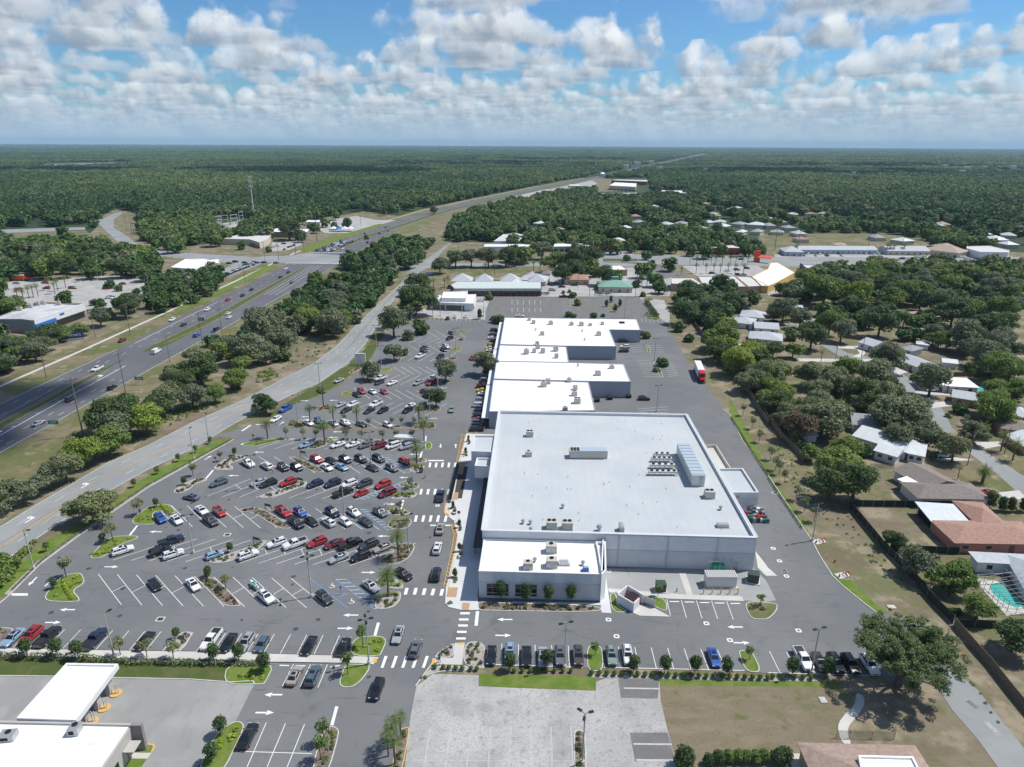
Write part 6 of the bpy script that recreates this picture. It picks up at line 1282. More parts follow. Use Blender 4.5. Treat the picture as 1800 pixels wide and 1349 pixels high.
CARS = {
 'the nearest diagonal row of the lot': ('A1', 'sedan black a 1050,105|sedan white a 1312,105|suv white a 2189,192|suv darkgray a 2204,195|sedan silver a 2519,115'),
 'the row beside the long white sidewalk': ('A1', 'sedan lightblue b 85,465|suv red b 210,450|pickup black B 322,460|pickup navy B 645,475|sedan black b 980,490|pickup white b 1435,480|sedan black b 1550,500|suv silver b 1670,500|hatch steel b 1779,510|sedan black b 2099,520|sedan black B 2331,525'),
 'the short rows below the white sidewalk': ('A2', 'sedan beige B 262,722|suv steel B 388,725|sedan black D -55,1130'),
 'the driveway by the crossings': ('A2', 'sedan silver d 965,445|suv gray D 1085,540|suv black d 820,815'),
 'the row along the grass strip below the shop': ('A3', 'sedan black v -141,585|suv lightblue v -15,575|sedan black v 98,592|sedan silver v 210,600|suv gray v 325,590|suv brown v 450,590|suv green v 675,590|suv white v 785,585|sedan blue v 1372,600'),
 'the short row by the large oak': ('A4', 'pickup white y 238,610|suv darkgray y 350,635|suv black y 460,640|suv black y 560,645|suv white y 690,650'),
 'the second diagonal row': ('B1', 'suv white C 830,1030|pickup navy C 1160,965|suv black C 1085,1035|suv white C 1172,1055|hatch lightblue C 1450,1060|suv white C 1680,1060|suv white c 1874,980|pickup white c 1999,985|suv red c 2149,975|sedan darkred c 2264,985|pickup black C 2374,985|suv darkgray c 2499,990|sedan beige c 2594,1010|sedan silver c 2294,1080|suv black c 2444,1070'),
 'the third diagonal row': ('B1', 'suv blue e 1085,812|sedan white e 1195,822|sedan white e 1365,757|suv red e 1485,770|pickup darkgray e 1425,828|pickup red e 1919,768|suv blue e 2034,772|pickup black e 2004,842|sedan black e 2109,832|suv navy e 2252,772|suv white E 2224,838|hatch white e 2339,836|suv white e 2396,772|sedan darkgray e 2479,836|suv gray e 2574,772'),
 'the fourth diagonal row': ('B1', 'suv steel f 1482,572|sedan silver f 1754,567|suv black f 1819,576|suv red f 1952,569|suv navy f 2134,580|suv navy f 2254,575|suv white f 2364,580|pickup black F 2324,637|suv darkgray f 2469,577|suv red f 2594,584|hatch red f 2446,642|minivan darkred f 2624,640'),
 'the fifth diagonal row': ('B1', 'pickup white g 1680,440|suv white G 1807,457|suv black g 1917,467|suv navy g 2009,467|suv red g 2144,414|sedan black g 2242,422|suv black g 2339,416|suv black g 2444,412|minivan navy g 2564,409|hatch red g 2739,425|sedan white g 2214,466|sedan lightblue g 2314,464|sedan darkgray g 2524,470|suv gray g 2654,472'),
 'the single row beyond the fifth diagonal row': ('B2', 'sedan lightblue h 340,315|sedan white h 555,314|sedan white h 655,313|suv gray h 742,318|minivan darkred h 835,322|minivan white h 930,320|suv silver h 1015,327'),
 'the lot aisles': ('B2', 'sedan steel T -440,668|sedan black s 1000,1188|sedan green U 1325,75|pickup navy u 1250,660|sedan beige u 1247,882|suv white u 1228,1015|suv black u 1220,1190'),
 'the row inside the yellow-kerbed bed': ('C2', 'sedan white i 365,1280|suv blue i 440,1270|sedan silver i 540,1282|suv white i 622,1282|sedan gray i 735,1290|hatch white i 918,1295'),
 'the lot entrance': ('C2', 'pickup blue x 205,1185|sedan white Z 138,1255'),
 'the row beyond the palm trees': ('C2', 'sedan silver j 588,1155|suv white j 672,1155|sedan black j 628,1192|pickup white j 835,1152|sedan black j 790,1197|suv black j 885,1195|sedan white j 1077,1162|suv silver j 1155,1160|suv black j 1057,1194'),
 'the row before the middle of the old lot': ('C2', 'suv black k 458,1055|suv red k 735,1062|sedan black k 703,1084|sedan white k 812,1064|hatch red k 893,1065|minivan darkred K 1178,1065|suv darkgray K 1192,1092'),
 'the middle row of the old lot': ('C2', 'sedan silver l 578,985|pickup white l 866,972|suv darkgray l 860,1000|sedan white l 948,1004|suv silver l 1128,1004|suv white l 1228,970|suv red l 1222,1004'),
 'the far rows of the old lot': ('C2', 'sedan navy o 1180,758|suv black o 1168,776|suv silver o 1325,750|sedan navy o 1308,771|pickup white n 1143,818|suv black n 1285,820|sedan black o 1155,657|sedan navy o 1362,655|suv black n 1350,692|suv red U 1507,830'),
 'the low white bank forecourt': ('C2', 'sedan white r 1075,508|suv darkgray u 1337,553|sedan white u 1387,540|sedan white u 1463,540|sedan white r 1562,428'),
 'the column of cars parked before the strip shops': ('C2', 'suv darkgray r 1665,635|sedan gray r 1655,662|sedan white r 1650,690|hatch darkred r 1660,708|sedan yellow r 1638,762|sedan white r 1640,778|sedan black r 1625,900|suv black r 1620,925|suv darkgray r 1610,955|suv silver r 1602,985|suv black r 1598,1003|pickup darkred r 1590,1025|sedan yellow r 1585,1055|sedan white r 1590,1078|suv silver r 1572,1125|minivan white r 1562,1160|suv navy r 1570,1185|suv black r 1566,1207|suv navy r 1562,1230|sedan red r 1560,1256|suv gray r 1556,1280|suv black r 1548,1303|suv black r 1540,1325'),
 'the rear service area': ('C3', 'suv white R 788,752|suv black R 778,780|suv black r 775,712|suv black r 920,1112'),
 'the rear car park': ('C3', 'sedan white r 55,537|suv black u 635,532|pickup black r 360,402|suv silver r 280,355|sedan black r 348,332|sedan blue r 310,308|sedan black r 260,316|hatch red u 105,366|sedan darkgray u 70,370|hatch white u 40,372|suv black u 358,372|suv black u 400,365|sedan blue r 20,300|suv black r 180,325|sedan black r 435,320'),
 'the highway': ('C1', 'sedan silver w 268,1283|suv darkgray w 492,1115|suv black w 782,1035|pickup white W 678,905|suv darkred W 850,707|van white w 1090,785|sedan black W 1278,598|suv white W 1200,563|suv blue w 1370,672|suv black w 1510,628|sedan white w 1598,545|sedan white w 1590,518|suv white W 1445,492|sedan red W 1588,423|sedan black W 1690,393|sedan black W 1755,352|sedan white W 1993,208|sedan black W 2010,232|sedan black W 1955,265|sedan gray w 2035,303|sedan black r 1790,165|sedan black r 1840,163|sedan gray r 1925,166|suv black W 965,80'),
 'the highway beyond the junction': ('D2', 'sedan black W 765,682|sedan blue w 912,638|suv black w 870,680|suv gray w 930,662|suv black w 785,745|sedan white W 610,788|sedan black w 600,830|sedan gray W 640,800'),
 'the restaurant car park left of the junction': ('D2', 'sedan white r 120,775|suv white r 150,768|sedan black r 195,752|sedan gray u 200,793|sedan black u 230,777|sedan gray u 250,770|sedan black u 268,763'),
 'the fenced sales lot by the highway': ('D1', 'suv white r 1650,940|suv black r 1600,965|sedan white r 1690,925|suv white r 1700,915|sedan black r 1720,905|suv gray r 1735,900|sedan white r 1745,912|sedan white r 1765,890|suv gray r 1790,885|sedan black r 1720,885|suv black r 1655,880|sedan black r 1610,890'),
 'the residential streets': ('B4', 'suv white r 1190,382|hatch red r 1500,635|sedan black r -12,-180|suv white r 0,0'),
 'the office car park on the avenue': ('D4', ' '),
}
CARS['the residential streets'] = ('C4', 'suv white r 1140,1050|sedan black r 40,572|sedan darkgray r 420,897|suv darkgray r 195,532|sedan darkgray u 860,870')
CARS['the big tree street'] = ('B4', 'suv white r 1190,384|sedan red r 1498,638')
CARS['the mall front across the avenue'] = ('D3', 'sedan blue u 602,815|sedan white u 650,818|suv gray u 690,820|sedan black u 740,820|sedan white u 620,815|hatch silver u 765,818')
CARS['the palm-lined plaza car park'] = ('D3', 'sedan white r 1515,942|suv darkgray r 1580,935|sedan black r 1405,958|suv black r 1650,925|pickup silver r 1625,972|suv black r 1590,970|sedan black r 1545,845|sedan black r 1610,862')
L_ = []
for i in range(24): L_.append('%s %s %s %d,%d' % (random.choice(['sedan', 'suv', 'pickup']), random.choice(['white', 'silver', 'black', 'navy', 'white', 'darkgray', 'blue']), random.choice('uU'), 250+i*27+random.randint(-6, 6), 822+random.choice([-4, 0, 14])))
for i in range(20): L_.append('%s %s %s %d,%d' % (random.choice(['sedan', 'suv']), random.choice(['white', 'silver', 'black', 'navy', 'white', 'darkgray', 'red']), random.choice('rR'), 790+i*38+random.randint(-8, 8), 846+random.choice([-6, 0, 12, 22])))
CARS['the office car park on the avenue'] = ('D4', '|'.join(L_))
L_ = ['%s %s %s %d,%d' % (random.choice(['sedan', 'suv']), random.choice(['white', 'silver', 'black', 'darkgray', 'red']), random.choice('rR'), random.choice([30, 120, 260, 330, 520, 600, 760, 860])+random.randint(-20, 20), random.choice([310, 345, 410])+random.randint(-6, 6)) for i in range(16)]
CARS['the pale car park at the left edge'] = ('C1', '|'.join(L_))
TN = {'sedan': 'sedan', 'suv': 'SUV', 'hatch': 'hatchback', 'minivan': 'minivan', 'van': 'cargo van', 'pickup': 'pickup truck'}
CARPOS = []
for row, (fr, s) in CARS.items():
    ent = []
    for t in s.split('|'):
        k, c, d, xy = t.split(); x, y = map(float, xy.split(',')); p = px(fr, x, y)
        if row.startswith('the nearest diag') and k == 'suv' and x == 2189: continue
        ent.append((p, k, c, d))
    if row.startswith('the nearest diag'): ent.append((px('A2', 68, 192), 'suv', 'white', 'a')); 
    vert = row.startswith('the column') or row.startswith('the highway') or row == 'the lot aisles'
    ent.sort(key=(lambda e: -e[0][1]) if vert else (lambda e: e[0][0]))
    tot = {}; seen = {}
    for e in ent: tot[(e[1], e[2])] = tot.get((e[1], e[2]), 0)+1
    for p, k, c, d in ent:
        seen[(k, c)] = seen.get((k, c), 0)+1; nm = '%s %s' % (CN.get(c, c), TN[k])
        which = '' if tot[(k, c)] == 1 else (', %s %s' % (ordn(seen[(k, c)]), 'nearest' if vert else 'from left'))
        onr = 'on' if 'highway' in row or 'street' in row or 'driveway' in row else 'in'
        mov = row in ('the highway', 'the highway beyond the junction', 'the lot aisles', 'the driveway by the crossings')
        lb = '%s %s %s %s%s' % (nm, 'driving' if mov else 'parked', onr, row, which)
        g = G(p, .75); tier = 0 if p[1] > 860 else (1 if p[1] > 620 else 2)
        sc = random.uniform(.97, 1.03) if tier < 2 else 1.0
        o = place(get_proto(k, tier), (g.x, g.y, .07), DIRS[d]+random.uniform(-.03, .03), sc, lb, 'cars in '+row if not mov else 'cars moving on '+row, {'pickup': 'pickup truck', 'van': 'van'}.get(k, 'car'), mats={'body': PM[c], 'bed_rail': PM[c]})
        CARPOS.append((g.x, g.y))
# queue at the lights
qn = 0
for ln in range(5):
    y = 602+random.uniform(0, 3)
    for k in range(9):
        if random.random() < .12: y += 7; continue
        xa = sub(NO, y)+2.2+ln*3.3; c = random.choice(['white', 'black', 'silver', 'darkgray', 'navy', 'white', 'red', 'gray']); kk = random.choice(['sedan', 'suv', 'suv', 'pickup', 'sedan'])
        place(get_proto(kk, 2), (xa, y, .05), DIRS['W'], 1, '%s %s queueing at the lights, %s lane from the left, %s from the stop line' % (CN.get(c, c), TN[kk], ordn(ln+1), ordn(k+1)), 'cars queueing at the junction', 'pickup truck' if kk == 'pickup' else 'car', mats={'body': PM[c]}); y += random.uniform(6.4, 8.5)
# kayak on a small trailer behind the white SUV
g = G(px('P', 447, 1027), .9); an = DIRS['a']; r = empty('kayak', 'white and green kayak on a small trailer behind the white SUV', 'kayak', (g.x, g.y, .95), an)
w = MB(); n = 14; vs = []; rings = 9
for i in range(rings):
    x = -2.0+4.0*i/(rings-1); s_ = math.sqrt(max(0, 1-(x/2.05)**2))
    for j in range(8): t = 2*math.pi*j/8; vs.append((x, .42*s_*math.cos(t), .2*s_*math.sin(t)))
w.mesh(vs, [(i*8+j, (i+1)*8+j, (i+1)*8+(j+1) % 8, i*8+(j+1) % 8)[::-1] for i in range(rings-1) for j in range(8)], 0, True); w.build('hull', FRAME, r)
w = MB(); w.box((.1, 0, .17), (1.5, .45, .1)); w.build('deck', mat('bright_green_metal', 0), r); w = MB(); w.box((1.35, 0, .15), (.5, .3, .08)); w.build('bow_panel', BLUEP, r); w = MB(); w.box((-.4, 0, .22), (.35, .35, .1)); w.build('seat', BLACK, r)
r = empty('boat_trailer', 'small dark trailer under the white and green kayak', 'trailer', (g.x, g.y, .07), an); w = MB(); w.box((0, 0, .5), (3.2, .12, .1)); w.box((-.3, 0, .5), (.15, 1.5, .1)); w.box((.9, 0, .55), (.1, .9, .1)); w.build('frame', METAL, r)
for sy in (-1, 1): w = MB(); w.cyl((-.3, sy*.8-.08, .3), (-.3, sy*.8+.08, .3), .3, n=12); w.build('wheel', TYRE, r)
# semi truck
a, b_ = pts('C3 1285,870 1335,990', 2.0); d = b_-a; g = a.lerp(b_, .55); tr = empty('semi_truck', 'red tractor unit with a long white box trailer on the rear lane', 'truck', (g.x, g.y, .06), math.atan2(d.y, d.x))
w = MB(); w.box((-3.2, 0, 2.65), (13.2, 2.6, 2.9)); w.build('trailer', mat('trailer_white', (.72, .73, .75), .5), tr)
w = MB(); w.box((-3.2, 0, 1.05), (13.0, 1.2, .2)); w.build('chassis', TRIM, tr)
w = MB(); w.box((4.9, 0, 2.3), (2.6, 2.4, 2.9)); w.mesh([(3.6, -1.15, 3.75), (6.1, -1.1, 3.75), (6.1, 1.1, 3.75), (3.6, 1.15, 3.75), (3.6, -1.05, 4.35), (4.6, -1., 4.3), (4.6, 1., 4.3), (3.6, 1.05, 4.35)], [(0, 1, 5, 4), (1, 2, 6, 5), (2, 3, 7, 6), (3, 0, 4, 7), (4, 5, 6, 7)])
w.mesh([(6.2, -1.0, .7), (8.4, -.85, .7), (8.4, .85, .7), (6.2, 1.0, .7), (6.2, -1.0, 2.1), (8.3, -.8, 1.75), (8.3, .8, 1.75), (6.2, 1.0, 2.1)], [(0, 1, 5, 4), (1, 2, 6, 5), (2, 3, 7, 6), (3, 0, 4, 7), (4, 5, 6, 7), (3, 2, 1, 0)]); w.build('cab', mat('truck_red', (.50, .01, .03), .3, coat=1.), tr)
w = MB(); w.face([(6.215, -1.05, 2.25), (6.215, 1.05, 2.25), (6.215, 1.0, 3.2), (6.215, -1.0, 3.2)]); w.build('windscreen', CGL, tr); w = MB(); w.box((8.4, 0, 1.2), (.08, 1.3, .9)); w.build('grille', TRIM, tr)
for x in (-9.0, -7.8, 3.0, 4.2, 7.3):
    for sy in (-1, 1): w = MB(); w.cyl((x, sy*.85, .5), (x, sy*1.25, .5), .5, n=14); w.build('wheel', TYRE, tr)
for sy in (-1, 1): w = MB(); w.box((8.35, sy*.7, 1.0), (.15, .3, .25)); w.build('headlight', LAMPW, tr)
# ================================================================== vegetation
def leaf_mat(name, c1, c2, c3):
    m = bpy.data.materials.new(name); m.use_nodes = True; nt = m.node_tree; b = nt.nodes['Principled BSDF']; b.inputs['Roughness'].default_value = .65; b.inputs['Specular IOR Level'].default_value = .25
    oi = nt.nodes.new('ShaderNodeObjectInfo').outputs['Random']; pos = nt.nodes.new('ShaderNodeNewGeometry').outputs['Position']
    c = mixc(nt, oi, c1, c2); c = mixc(nt, ramp(nt, noise(nt, pos, .55, 3), .42, .62, 0, .75), c, c3)
    c = mixc(nt, ramp(nt, noise(nt, pos, .0045, 3), .44, .62, 0, .6), c, tuple(min(1, v*k) for v, k in zip(c3, (1.25, 1.2, .9))))
    if 'forest' in name: c = mixc(nt, 1, c, mixc(nt, ramp(nt, noise(nt, pos, .0016, 4), .38, .64, 0, 1), (.68, .78, .72), (1.35, 1.22, 1.0)), 'MULTIPLY')
    isl = nt.nodes.new('ShaderNodeNewGeometry').outputs['Random Per Island']
    hs = nt.nodes.new('ShaderNodeHueSaturation'); nt.links.new(c, hs.inputs['Color']); nt.links.new(ramp(nt, isl, 0, 1, .72, 1.6, False), hs.inputs['Value'])
    nt.links.new(hs.outputs[0], b.inputs['Base Color'])
    tr = nt.nodes.new('ShaderNodeBsdfTranslucent'); nt.links.new(hs.outputs[0], tr.inputs['Color']); mx = nt.nodes.new('ShaderNodeMixShader'); mx.inputs[0].default_value = .3
    nt.links.new(b.outputs[0], mx.inputs[1]); nt.links.new(tr.outputs[0], mx.inputs[2]); nt.links.new(mx.outputs[0], nt.nodes['Material Output'].inputs['Surface'])
    MATS[name] = m; return m
LM = {'gray': leaf_mat('leaves_greyish', (.14, .17, .10), (.115, .15, .075), (.19, .215, .135)),
      'dark': leaf_mat('leaves_dark', (.055, .095, .032), (.075, .125, .045), (.10, .14, .06)),
      'green': leaf_mat('leaves_green', (.105, .17, .038), (.13, .20, .05), (.18, .235, .07)),
      'bright': leaf_mat('leaves_bright', (.17, .25, .035), (.20, .27, .05), (.24, .29, .07)),
      'brown': leaf_mat('leaves_brown', (.13, .08, .06), (.11, .095, .06), (.15, .11, .08)),
      'forest': leaf_mat('leaves_forest', (.055, .115, .038), (.085, .155, .048), (.10, .155, .070)),
      'forest2': leaf_mat('leaves_forest_pale', (.095, .155, .050), (.075, .13, .045), (.14, .19, .085)),
      'palm': leaf_mat('leaves_palm', (.085, .145, .032), (.11, .165, .045), (.15, .19, .065)),
      'lime': leaf_mat('leaves_lime', (.30, .37, .025), (.26, .34, .035), (.34, .37, .07)),
      'purple': leaf_mat('leaves_purple', (.085, .04, .045), (.11, .06, .05), (.07, .06, .045)),
      'thin': leaf_mat('leaves_thin', (.18, .205, .09), (.155, .19, .075), (.22, .235, .13))}
LM['oak'] = leaf_mat('leaves_oak', (.10, .15, .06), (.12, .17, .06), (.17, .205, .085))
BARK = mat('bark', (.13, .105, .085), .9, col2=(.075, .06, .05), scale=3.); BARKP = mat('palm_bark', (.17, .14, .11), .9, col2=(.10, .08, .065), scale=4.)
def leaves(centers, radii, n, size, rg, flat=.8, up=.25):
    """n small quads spread over the puffs given by centers/radii"""
    k = len(centers); w = radii**2; idx = rg.choice(k, n, p=w/w.sum())
    d = rg.normal(size=(n, 3)); d /= np.linalg.norm(d, axis=1)[:, None]; d[:, 2] = np.where(d[:, 2] < -.45, -d[:, 2], d[:, 2])
    rr = radii[idx]*rg.uniform(.62, 1.08, n); P = centers[idx]+d*rr[:, None]*np.array([1, 1, flat])
    nr = d+rg.normal(size=(n, 3))*.55; nr[:, 2] += up; nr /= np.linalg.norm(nr, axis=1)[:, None]
    t = np.cross(nr, rg.normal(size=(n, 3))); t /= np.linalg.norm(t, axis=1)[:, None]; b = np.cross(nr, t); s = size*rg.uniform(.55, 1.25, n)[:, None]
    V = np.stack([P-t*s-b*s*.7, P+t*s-b*s*.55, P+t*s*.8+b*s*.7, P-t*s*.9+b*s*.6], 1).reshape(-1, 3)
    return V
def mesh_from_quads(name, V, m):
    n = len(V)//4; me = bpy.data.meshes.new(name); me.vertices.add(n*4); me.vertices.foreach_set('co', V.astype(np.float32).ravel())
    me.loops.add(n*4); me.loops.foreach_set('vertex_index', np.arange(n*4, dtype=np.int32)); me.polygons.add(n); me.polygons.foreach_set('loop_start', np.arange(0, n*4, 4, dtype=np.int32))
    me.polygons.foreach_set('loop_total', np.full(n, 4, dtype=np.int32)); me.materials.append(m); me.update(calc_edges=True); return me
def crown_data(seed, n, size, npuff, h0=.17, hh=.60, shape='round', pr=(.11, .25)):
    rg = np.random.default_rng(seed); c = []
    while len(c) < npuff:
        p = rg.uniform(-1, 1, 3)
        if p[0]**2+p[1]**2+p[2]**2 > 1: continue
        if shape == 'cone' and math.hypot(p[0], p[1]) > .25+.5*(1-p[2])*.6: continue
        if p[0]**2+p[1]**2+p[2]**2 < .12 and shape == 'round': continue
        c.append(p)
    c = np.array(c); r = rg.uniform(*pr, npuff)
    if shape == 'round' and npuff > 25:
        lb_ = rg.normal(size=(7, 3)); lb_ /= np.linalg.norm(lb_, axis=1)[:, None]; lb_[:, 2] = np.abs(lb_[:, 2])*.9-.25; lb_ *= rg.uniform(.45, 1.05, 7)[:, None]; c = np.where(rg.random(npuff)[:, None] < .72, lb_[rg.integers(0, 7, npuff)]+rg.normal(size=(npuff, 3))*.24, c); r *= .92
    lim = .5-r*.9
    C = np.stack([c[:, 0]*lim, c[:, 1]*lim, h0+hh/2+c[:, 2]*(hh/2-r*.4)], 1)
    # droop outer edge so the crown reads as a dome
    rad = np.hypot(C[:, 0], C[:, 1])/.5; C[:, 2] -= .06*rad**2; C[:, 0] *= rg.uniform(.88, 1.12); C[:, 1] *= rg.uniform(.88, 1.12); C[:, 2] += rg.normal(size=npuff)*.03
    return leaves(C, r, n, size, rg), C
def make_tree(tier, seed, kind='tree'):
    rg = random.Random(seed); n, sz, npf = {'hi': (9000, .022, 44), 'mid': (3000, .036, 30), 'lo': (620, .075, 14)}[tier]
    root = empty('broadleaf_tree', 'x', 'tree'); V, C = crown_data(seed, n, sz, npf)
    me = mesh_from_quads('crown', V, LM['green']); cr = bpy.data.objects.new('crown', me); COL.objects.link(cr); cr.parent = root
    b = MB(); b.cyl((0, 0, 0), (.01, .0, .24), .035, .026, n=7); 
    for k in range(6 if tier != 'lo' else 3):
        c = C[rg.randrange(len(C))]; mid = (c[0]*.4, c[1]*.4, .24+(c[2]-.24)*.45); b.cyl((.01, 0, .2), mid, .022, .015, n=5, caps=False); b.cyl(mid, tuple(c), .014, .005, n=5, caps=False)
    b.build('trunk', BARK, root); return register(root)
TR = {'hi': [make_tree('hi', s) for s in (1, 2, 3)], 'mid': [make_tree('mid', s) for s in (4, 5, 6, 7)], 'lo': [make_tree('lo', s) for s in (8, 9, 10, 11)]}
TREES = []   # (x, y, width, height factor, colour, zone label)
def tree_px(fr, x, y, w, col, zone, hf=1.0):
    p = px(fr, x, y); z = 0
    for _ in range(3):
        g = G(p, z); dep = float(np.dot(np.array([g.x, g.y, z-H]), Fw)); W_ = 1.12*w/FR[fr][2]/FPX*dep; z = .55*W_*hf*.95
    TREES.append((g.x, g.y, W_, hf, col, zone))
def fill(spec, spacing, wr, cols, zone, hf=1.0, jitter=.35, z=4):
    poly = pts(spec, z); xs = [p.x for p in poly]; ys = [p.y for p in poly]; y = min(ys)
    while y < max(ys):
        x = min(xs)
        while x < max(xs):
            xx = x+random.uniform(-jitter, jitter)*spacing; yy = y+random.uniform(-jitter, jitter)*spacing
            if inpoly([xx], [yy], poly)[0]: TREES.append((xx, yy, random.uniform(*wr), hf*random.uniform(.9, 1.15), random.choice(cols), zone))
            x += spacing
        y += spacing
Z1 = 'between the highway and frontage road'
for x, y, w, c in ((60, 620, 230, 'gray'), (430, 450, 230, 'thin'), (545, 345, 230, 'bright'), (495, 235, 90, 'bright'), (730, 275, 240, 'green'), (780, 175, 250, 'gray'), (700, 100, 300, 'dark'), (860, 60, 240, 'dark'), (975, 125, 240, 'bright'), (320, 520, 200, 'gray'), (1060, 30, 200, 'dark')): tree_px('B1', x, y, w, c, Z1)
tree_px('B1', 600, 710, 290, 'thin', 'on the green strip beside the frontage road', .8)
for x, y, w, c in ((1195, 900, 120, 'green'), (1390, 885, 240, 'dark'), (1260, 985, 170, 'dark'), (1170, 1085, 230, 'gray'), (1330, 1075, 200, 'gray'), (1495, 1065, 140, 'green'), (1630, 965, 170, 'green'), (1700, 740, 230, 'gray'), (1745, 600, 120, 'gray'), (1540, 730, 150, 'gray'), (1460, 800, 100, 'dark'), (1640, 1000, 90, 'green')): tree_px('C1', x, y, w, c, Z1)
for x, y, w, c in ((60, 590, 300, 'gray'), (60, 780, 170, 'gray'), (165, 690, 220, 'gray'), (345, 545, 180, 'bright'), (250, 590, 90, 'green'), (180, 790, 110, 'gray'), (520, 570, 220, 'gray')): tree_px('C2', x, y, w, c, Z1)
fill('C2 110,500 300,350 600,270 830,230 1020,210 930,350 860,440 700,560 520,640 400,620 200,560', 9.5, (9, 14), ['gray', 'dark', 'gray', 'green', 'dark'], 'in the dense grove beside the frontage road')
fill('C2 600,220 640,150 800,60 960,20 1250,0 1200,90 1080,170 1000,200', 12, (10, 15), ['gray', 'dark', 'green', 'dark'], 'in the grove by the highway junction')
fill('C1 1150,950 1300,830 1450,700 1700,600 1785,560 1785,720 1700,860 1500,980 1300,1040', 13, (7, 11), ['gray', 'dark', 'green', 'gray'], Z1); fill('C2 -20,720 120,640 240,560 330,600 220,720 80,830 0,870', 13, (8, 12), ['gray', 'gray', 'green'], Z1); fill('B1 560,330 700,240 900,120 1100,20 1150,60 980,170 800,280 640,380', 13, (7, 10), ['gray', 'green', 'dark'], Z1)
Z2 = 'in a planting bed of the old parking lot'
for x, y, w, c in ((955, 555, 215, 'gray'), (960, 770, 140, 'gray'), (1140, 595, 120, 'gray'), (1050, 645, 100, 'gray'), (1320, 905, 165, 'gray'), (1255, 1095, 140, 'dark'), (775, 905, 140, 'gray'), (1665, 545, 70, 'green'), (1705, 545, 80, 'green'), (1600, 855, 175, 'gray'), (1030, 770, 70, 'green')): tree_px('C2', x, y, w, c, Z2, 1.05)
tree_px('C2', 60, 1130, 155, 'dark', 'standing alone on the grass beside the lot entrance', 1.0)
for x, y, w, c in ((1120, 300, 170, 'dark'), (1110, 400, 240, 'dark'), (1180, 345, 120, 'green'), (1060, 460, 130, 'dark')): tree_px('C2', x, y, w, c, 'beside the tall green pole sign')
for x, y, w, c in ((1280, 165, 140, 'gray'), (1390, 120, 140, 'gray'), (1500, 115, 140, 'gray'), (1620, 115, 150, 'gray'), (1740, 110, 150, 'dark'), (1850, 105, 130, 'gray')): tree_px('C2', x, y, w, c, 'in the row along the cross street')
tree_px('C2', 1620, 385, 70, 'dark', 'round and clipped beside the brick mall')
Z3 = 'in the old plaza beyond the shops'
for x, y, w, c in ((430, 130, 190, 'dark'), (520, 120, 200, 'dark'), (300, 145, 150, 'green'), (560, 190, 130, 'dark'), (355, 225, 150, 'dark'), (450, 200, 160, 'dark'), (640, 240, 150, 'dark'), (720, 250, 130, 'green'), (920, 200, 130, 'dark'), (980, 165, 80, 'dark'), (940, 100, 80, 'dark'), (1100, 165, 110, 'dark'), (1000, 270, 120, 'dark'), (1030, 320, 110, 'dark'), (800, 120, 60, 'gray'), (700, 300, 90, 'gray'), (870, 300, 70, 'dark'), (915, 375, 50, 'dark'), (455, 430, 60, 'green'), (395, 510, 60, 'green'), (430, 520, 50, 'bright'), (570, 525, 60, 'dark'), (425, 375, 60, 'dark'), (600, 320, 60, 'dark'), (140, 265, 36, 'dark'), (10, 90, 130, 'gray'), (100, 90, 140, 'green'), (210, 60, 150, 'gray')): tree_px('C3', x, y, w, c, Z3)
for x, y, w, c in ((1250, 80, 90, 'dark'), (1350, 90, 110, 'dark'), (1470, 80, 90, 'dark'), (1630, 75, 100, 'dark'), (1740, 75, 80, 'dark')): tree_px('C3', x, y, w, c, 'in the dark round row before the red-striped store', .8)
Z4 = 'along the rear lane behind the shops'
for x, y, w, c in ((1165, 590, 90, 'green'), (1240, 665, 80, 'green'), (940, 650, 70, 'green'), (905, 640, 50, 'green'), (1050, 830, 90, 'green'), (1008, 885, 60, 'green'), (1200, 500, 180, 'dark'), (1390, 570, 130, 'bright'), (1460, 660, 220, 'green'), (1400, 690, 140, 'bright'), (1450, 780, 160, 'dark'), (1590, 830, 230, 'bright'), (1530, 880, 130, 'green'), (1700, 970, 190, 'gray'), (1770, 1090, 130, 'green'), (1745, 840, 120, 'dark'), (1760, 760, 110, 'dark')): tree_px('C3', x, y, w, c, Z4, 1.15 if w < 100 else 1.0)
fill('C3 1100,400 1230,350 1400,320 1700,400 1600,480 1500,540 1300,560 1130,500', 10.5, (10, 15), ['gray', 'dark', 'gray', 'dark'], 'in the wood beside the rear lane')
fill('C4 20,400 120,330 270,270 500,215 900,210 1300,190 1785,200 1785,560 1500,520 1250,500 1000,480 700,450 450,400 200,430', 12.5, (11, 17), ['gray', 'green', 'dark', 'gray', 'green'], 'in the wood beyond the houses')
tree_px('C4', 620, 370, 190, 'bright', 'tall and bright green at the edge of the wood', 1.2); tree_px('C4', 400, 340, 260, 'green', 'broad and bright at the left of the wood', .9)
Z5 = 'in the gardens of the residential streets'
